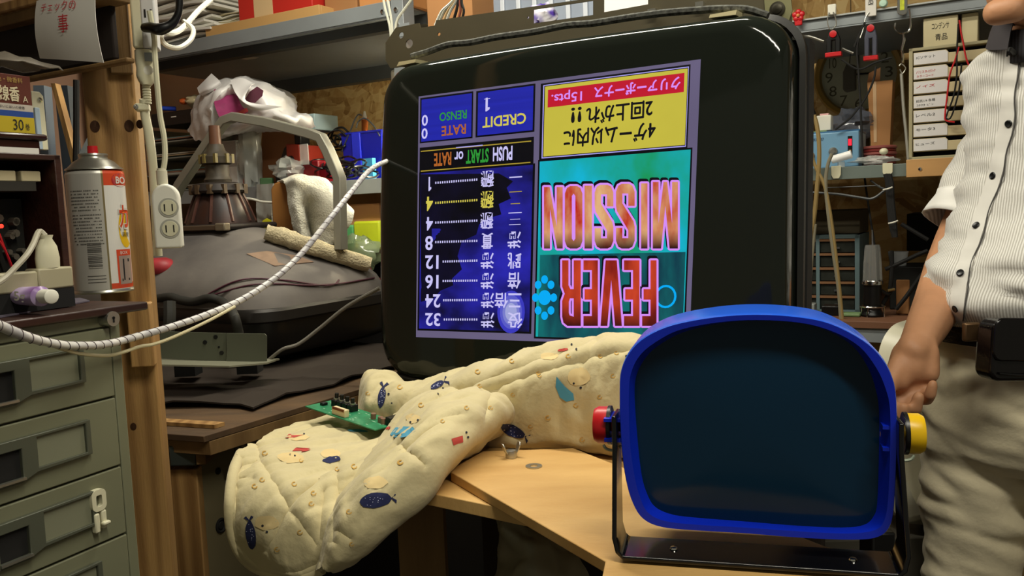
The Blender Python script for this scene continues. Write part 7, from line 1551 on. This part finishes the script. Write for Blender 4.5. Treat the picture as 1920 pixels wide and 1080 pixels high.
# folded cuff
f = MB(); k0 = len(RR)-6; f.loft([[cc_[i]+(p-cc_[i])*1.018 for p in RR[i]] for i in range(k0, len(RR))], cap=False); part('sleeve_cuff', f, mat('shirt_cuff', '#e2e0da', .85, sheen=.2), person, world=True, ang=80, sol=.0015)
ft = MB(); ft.loft([[sdisp(p) for p in r] for r in rg], cap=False); bs_ = BVHTree.FromPolygons(ft.v, ft.f)
def on_s(x, y, l=.001):
    r_ = ray(x, y); h, n, i, d = bs_.ray_cast(CAM, r_)
    if h is None: return None
    return h+(n if n.dot(r_) < 0 else -n)*l
def nrm_s(x, y):
    r_ = ray(x, y); h, n, i, d = bs_.ray_cast(CAM, r_); return (n if n.dot(r_) < 0 else -n) if h is not None else -r_
PL = [(1898, 105), (1893, 160), (1888, 232), (1866, 330), (1834, 425), (1806, 513), (1797, 560), (1796, 600)]
plc = cat([V((x, y, 0)) for x, y in PL], 8); rows = []
for p in plc:
    r_ = [on_s(p.x+dx, p.y+dx*.12, .0022) for dx in (-13, -6, 0, 6, 13)]
    if all(q is not None for q in r_): rows.append(r_)
f = MB(); f.sheet(rows, 0, -.0012); part('button_placket', f, mat('shirt_placket', '#d6d3cc', .85, var=.05, vs=20), person, world=True, ang=80)
f = MB(); e = [on_s(p.x+14+2.5*math.sin(p.y*.06), p.y, .0022) for p in plc]; e = [q for q in e if q is not None]; f.tube(e, .0012, n=5, sm=1); part('placket_seam_shadow', f, mat('seam_shadow_grey', '#4a4846', .9), person, world=True)  # dark tube draws the shadow along the placket edge
for x, y in ((1893, 232), (1864, 330), (1832, 424), (1802, 513), (1794, 578)):
    p = on_s(x, y, .003)
    if p is None: continue
    n_ = nrm_s(x, y); f = MB(); f.lathe([(.0055, 0), (.0058, .001), (.0045, .0020), (.003, .0016), (0, .0014)], n=16, c=p, axis=n_); part('button', f, M_black, person, world=True)
# collar
f = MB(); nc = P(1952, 60, 1.42)
def cring(r, dz, tilt=.02, k=1.0): return [nc+UPV*dz+(sd*math.cos(t)*r*1.03+fc*math.sin(t)*r)*k - UPV*tilt*math.sin(t) for t in [PI*.5+.30+(2*PI-.60)*j/36 for j in range(37)]]
f.sheet([cring(.058, .026), cring(.061, .029), cring(.066, .016), cring(.072, -.008, .022)], 0, .0018); part('shirt_collar', f, mat('collar_lining', '#3a3639', .85), person, world=True, ang=80)
f = MB(); f.tube(cring(.060, .030)[:9], .0042, n=6, sm=2); part('collar_lip', f, mat('collar_white', '#dcdad6', .85), person, world=True)
f = MB(); f.loft([[nc+UPV*(dz-.02*math.sin(t))+sd*math.cos(t)*r*1.03+fc*math.sin(t)*r for t in [2*PI*j/36 for j in range(36)]] for r, dz in ((.055, .020), (.0555, .010), (.056, -.010), (.057, -.030))], cap=False); part('undershirt', f, mat('dark_grey_knit', '#2c2a2c', .9, vs=100, col2='#3c3a3e', wave=(60, 0, 'X', .8)), person, world=True, ang=80, sol=.001)
f = MB(); f.tube([on_s(1905, 100, .004) or P(1905, 100, 1.34), P(1893, 92, 1.32), P(1888, 106, 1.32)], [.004, .003, .001], n=6); part('dark_tie_end', f, M_bmat, person, world=True)
# trousers
M_kh = mat('khaki_cotton', '#cdc2a4', .9, var=.10, vs=9, bump=.08, bs=160, sheen=.15)
def tdisp(c):
    def g(p):
        q = V((p.x*8, p.y*8, p.z*26+p.x*10)); n_ = V((p.x-c.x, p.y-c.y, 0)).normalized(); return p+n_*(abs(mn.noise(q))*.020+mn.noise(q*2.6)*.004-.004)
    return g
f = MB(); g = tdisp(P(1938, 700, 1.42))
f.loft([[g(p) for p in r] for r in dense([sect(1945, 603, 1.42, .152, .122), sect(1948, 640, 1.42, .150, .122), sect(1950, 700, 1.42, .155, .128), sect(1940, 770, 1.42, .166, .144), sect(1938, 830, 1.42, .160, .135), sect(1926, 868, 1.42, .12, .10)], 7)])
for s, (hp, kn, an) in zip((1, -1), legs):
    top = V((hp.x, hp.y, zh-.0)); pts = [top+UPV*.02, top-UPV*.10+fc*.01, kn+UPV*.12, kn, an.lerp(kn, .5), an+UPV*.0]; c = cat(pts, 12); R = []; rr = [.088, .088, .080, .074, .070, .072]
    for i, p in enumerate(c):
        q = i/(len(c)-1)*5; a_ = int(q); b_ = min(a_+1, 5); r = rr[a_]+(rr[b_]-rr[a_])*(q-a_); gg = tdisp(p); R.append([gg(p+sd*r*.95*math.cos(2*PI*j/40)+fc*r*1.05*math.sin(2*PI*j/40)) for j in range(40)])
    f.loft(R)
o = part('trousers', f, M_kh, person, world=True, ang=80); r = o.modifiers.new('r', 'REMESH'); r.mode = 'VOXEL'; r.voxel_size = .0045; r.use_smooth_shade = True; s_ = o.modifiers.new('sm', 'SMOOTH'); s_.factor = .5; s_.iterations = 2
# belt, pouch, shoes
f = MB(); B0 = [sect(1945, y, 1.42, a_, b_) for y, a_, b_ in ((604, .160, .131), (604, .164, .135), (634, .166, .137), (634, .162, .133))]; f.loft(B0, cap=False); belt = part('belt', f, mat('black_leather', '#0e0b0c', .2, bump=.05, bs=200), person, world=True)
f = MB(); a = P(1820, 612, 1.31); f.box(a.x-.012, a.x+.012, a.y-.006, a.y+.004, a.z-.022, a.z+.006); part('belt_buckle', f, mat('dull_brass', '#6b5238', .4, metal=.7), belt, world=True, bev=.003)
Xp = Matrix.Translation(P(1856, 716, 1.245)) @ Matrix.Rotation(math.radians(8), 4, 'Z') @ Matrix.Rotation(math.radians(4), 4, 'Y'); M_lt = MC['black_leather']
def tb2(f): q = MB(); q.add(f.v, f.f, 0, Xp); return q
f = MB(); f.prism(rrect(0, .115, 0, .088, .016, 5), 0, .036); pch = part('belt_pouch', tb2(f), M_lt, person, world=True, bev=.005, seg=3, label='glossy black leather belt pouch')
f = MB(); f.prism(rrect(-.002, .117, .030, .092, .014, 5), -.005, .0); part('pouch_flap', tb2(f), M_lt, pch, world=True, bev=.003); part('pouch_stud', tb2(MB().lathe([(.0045, 0), (.004, .002), (0, .003)], n=14, c=(.070, -.005, .048), axis=(0, -1, 0))), M_chrome, pch, world=True); part('pouch_piping', tb2(MB().tube([(.012, -.002, .012), (.05, -.003, .010), (.105, -.002, .014)], .002, n=6)), M_black, pch, world=True)
for s, (hp, kn, an) in zip((1, -1), legs):
    c = V((an.x, an.y, 0)); f = MB(); f.loft([[c+fc*(.07+l*math.sin(t))+sd*(w_*math.cos(t))+UPV*z for t in [2*PI*j/28 for j in range(28)]] for l, w_, z in ((.13, .048, .001), (.135, .052, .02), (.128, .05, .045), (.10, .045, .07), (.07, .04, .095))]); part('shoe', f, M_black, person, world=True)
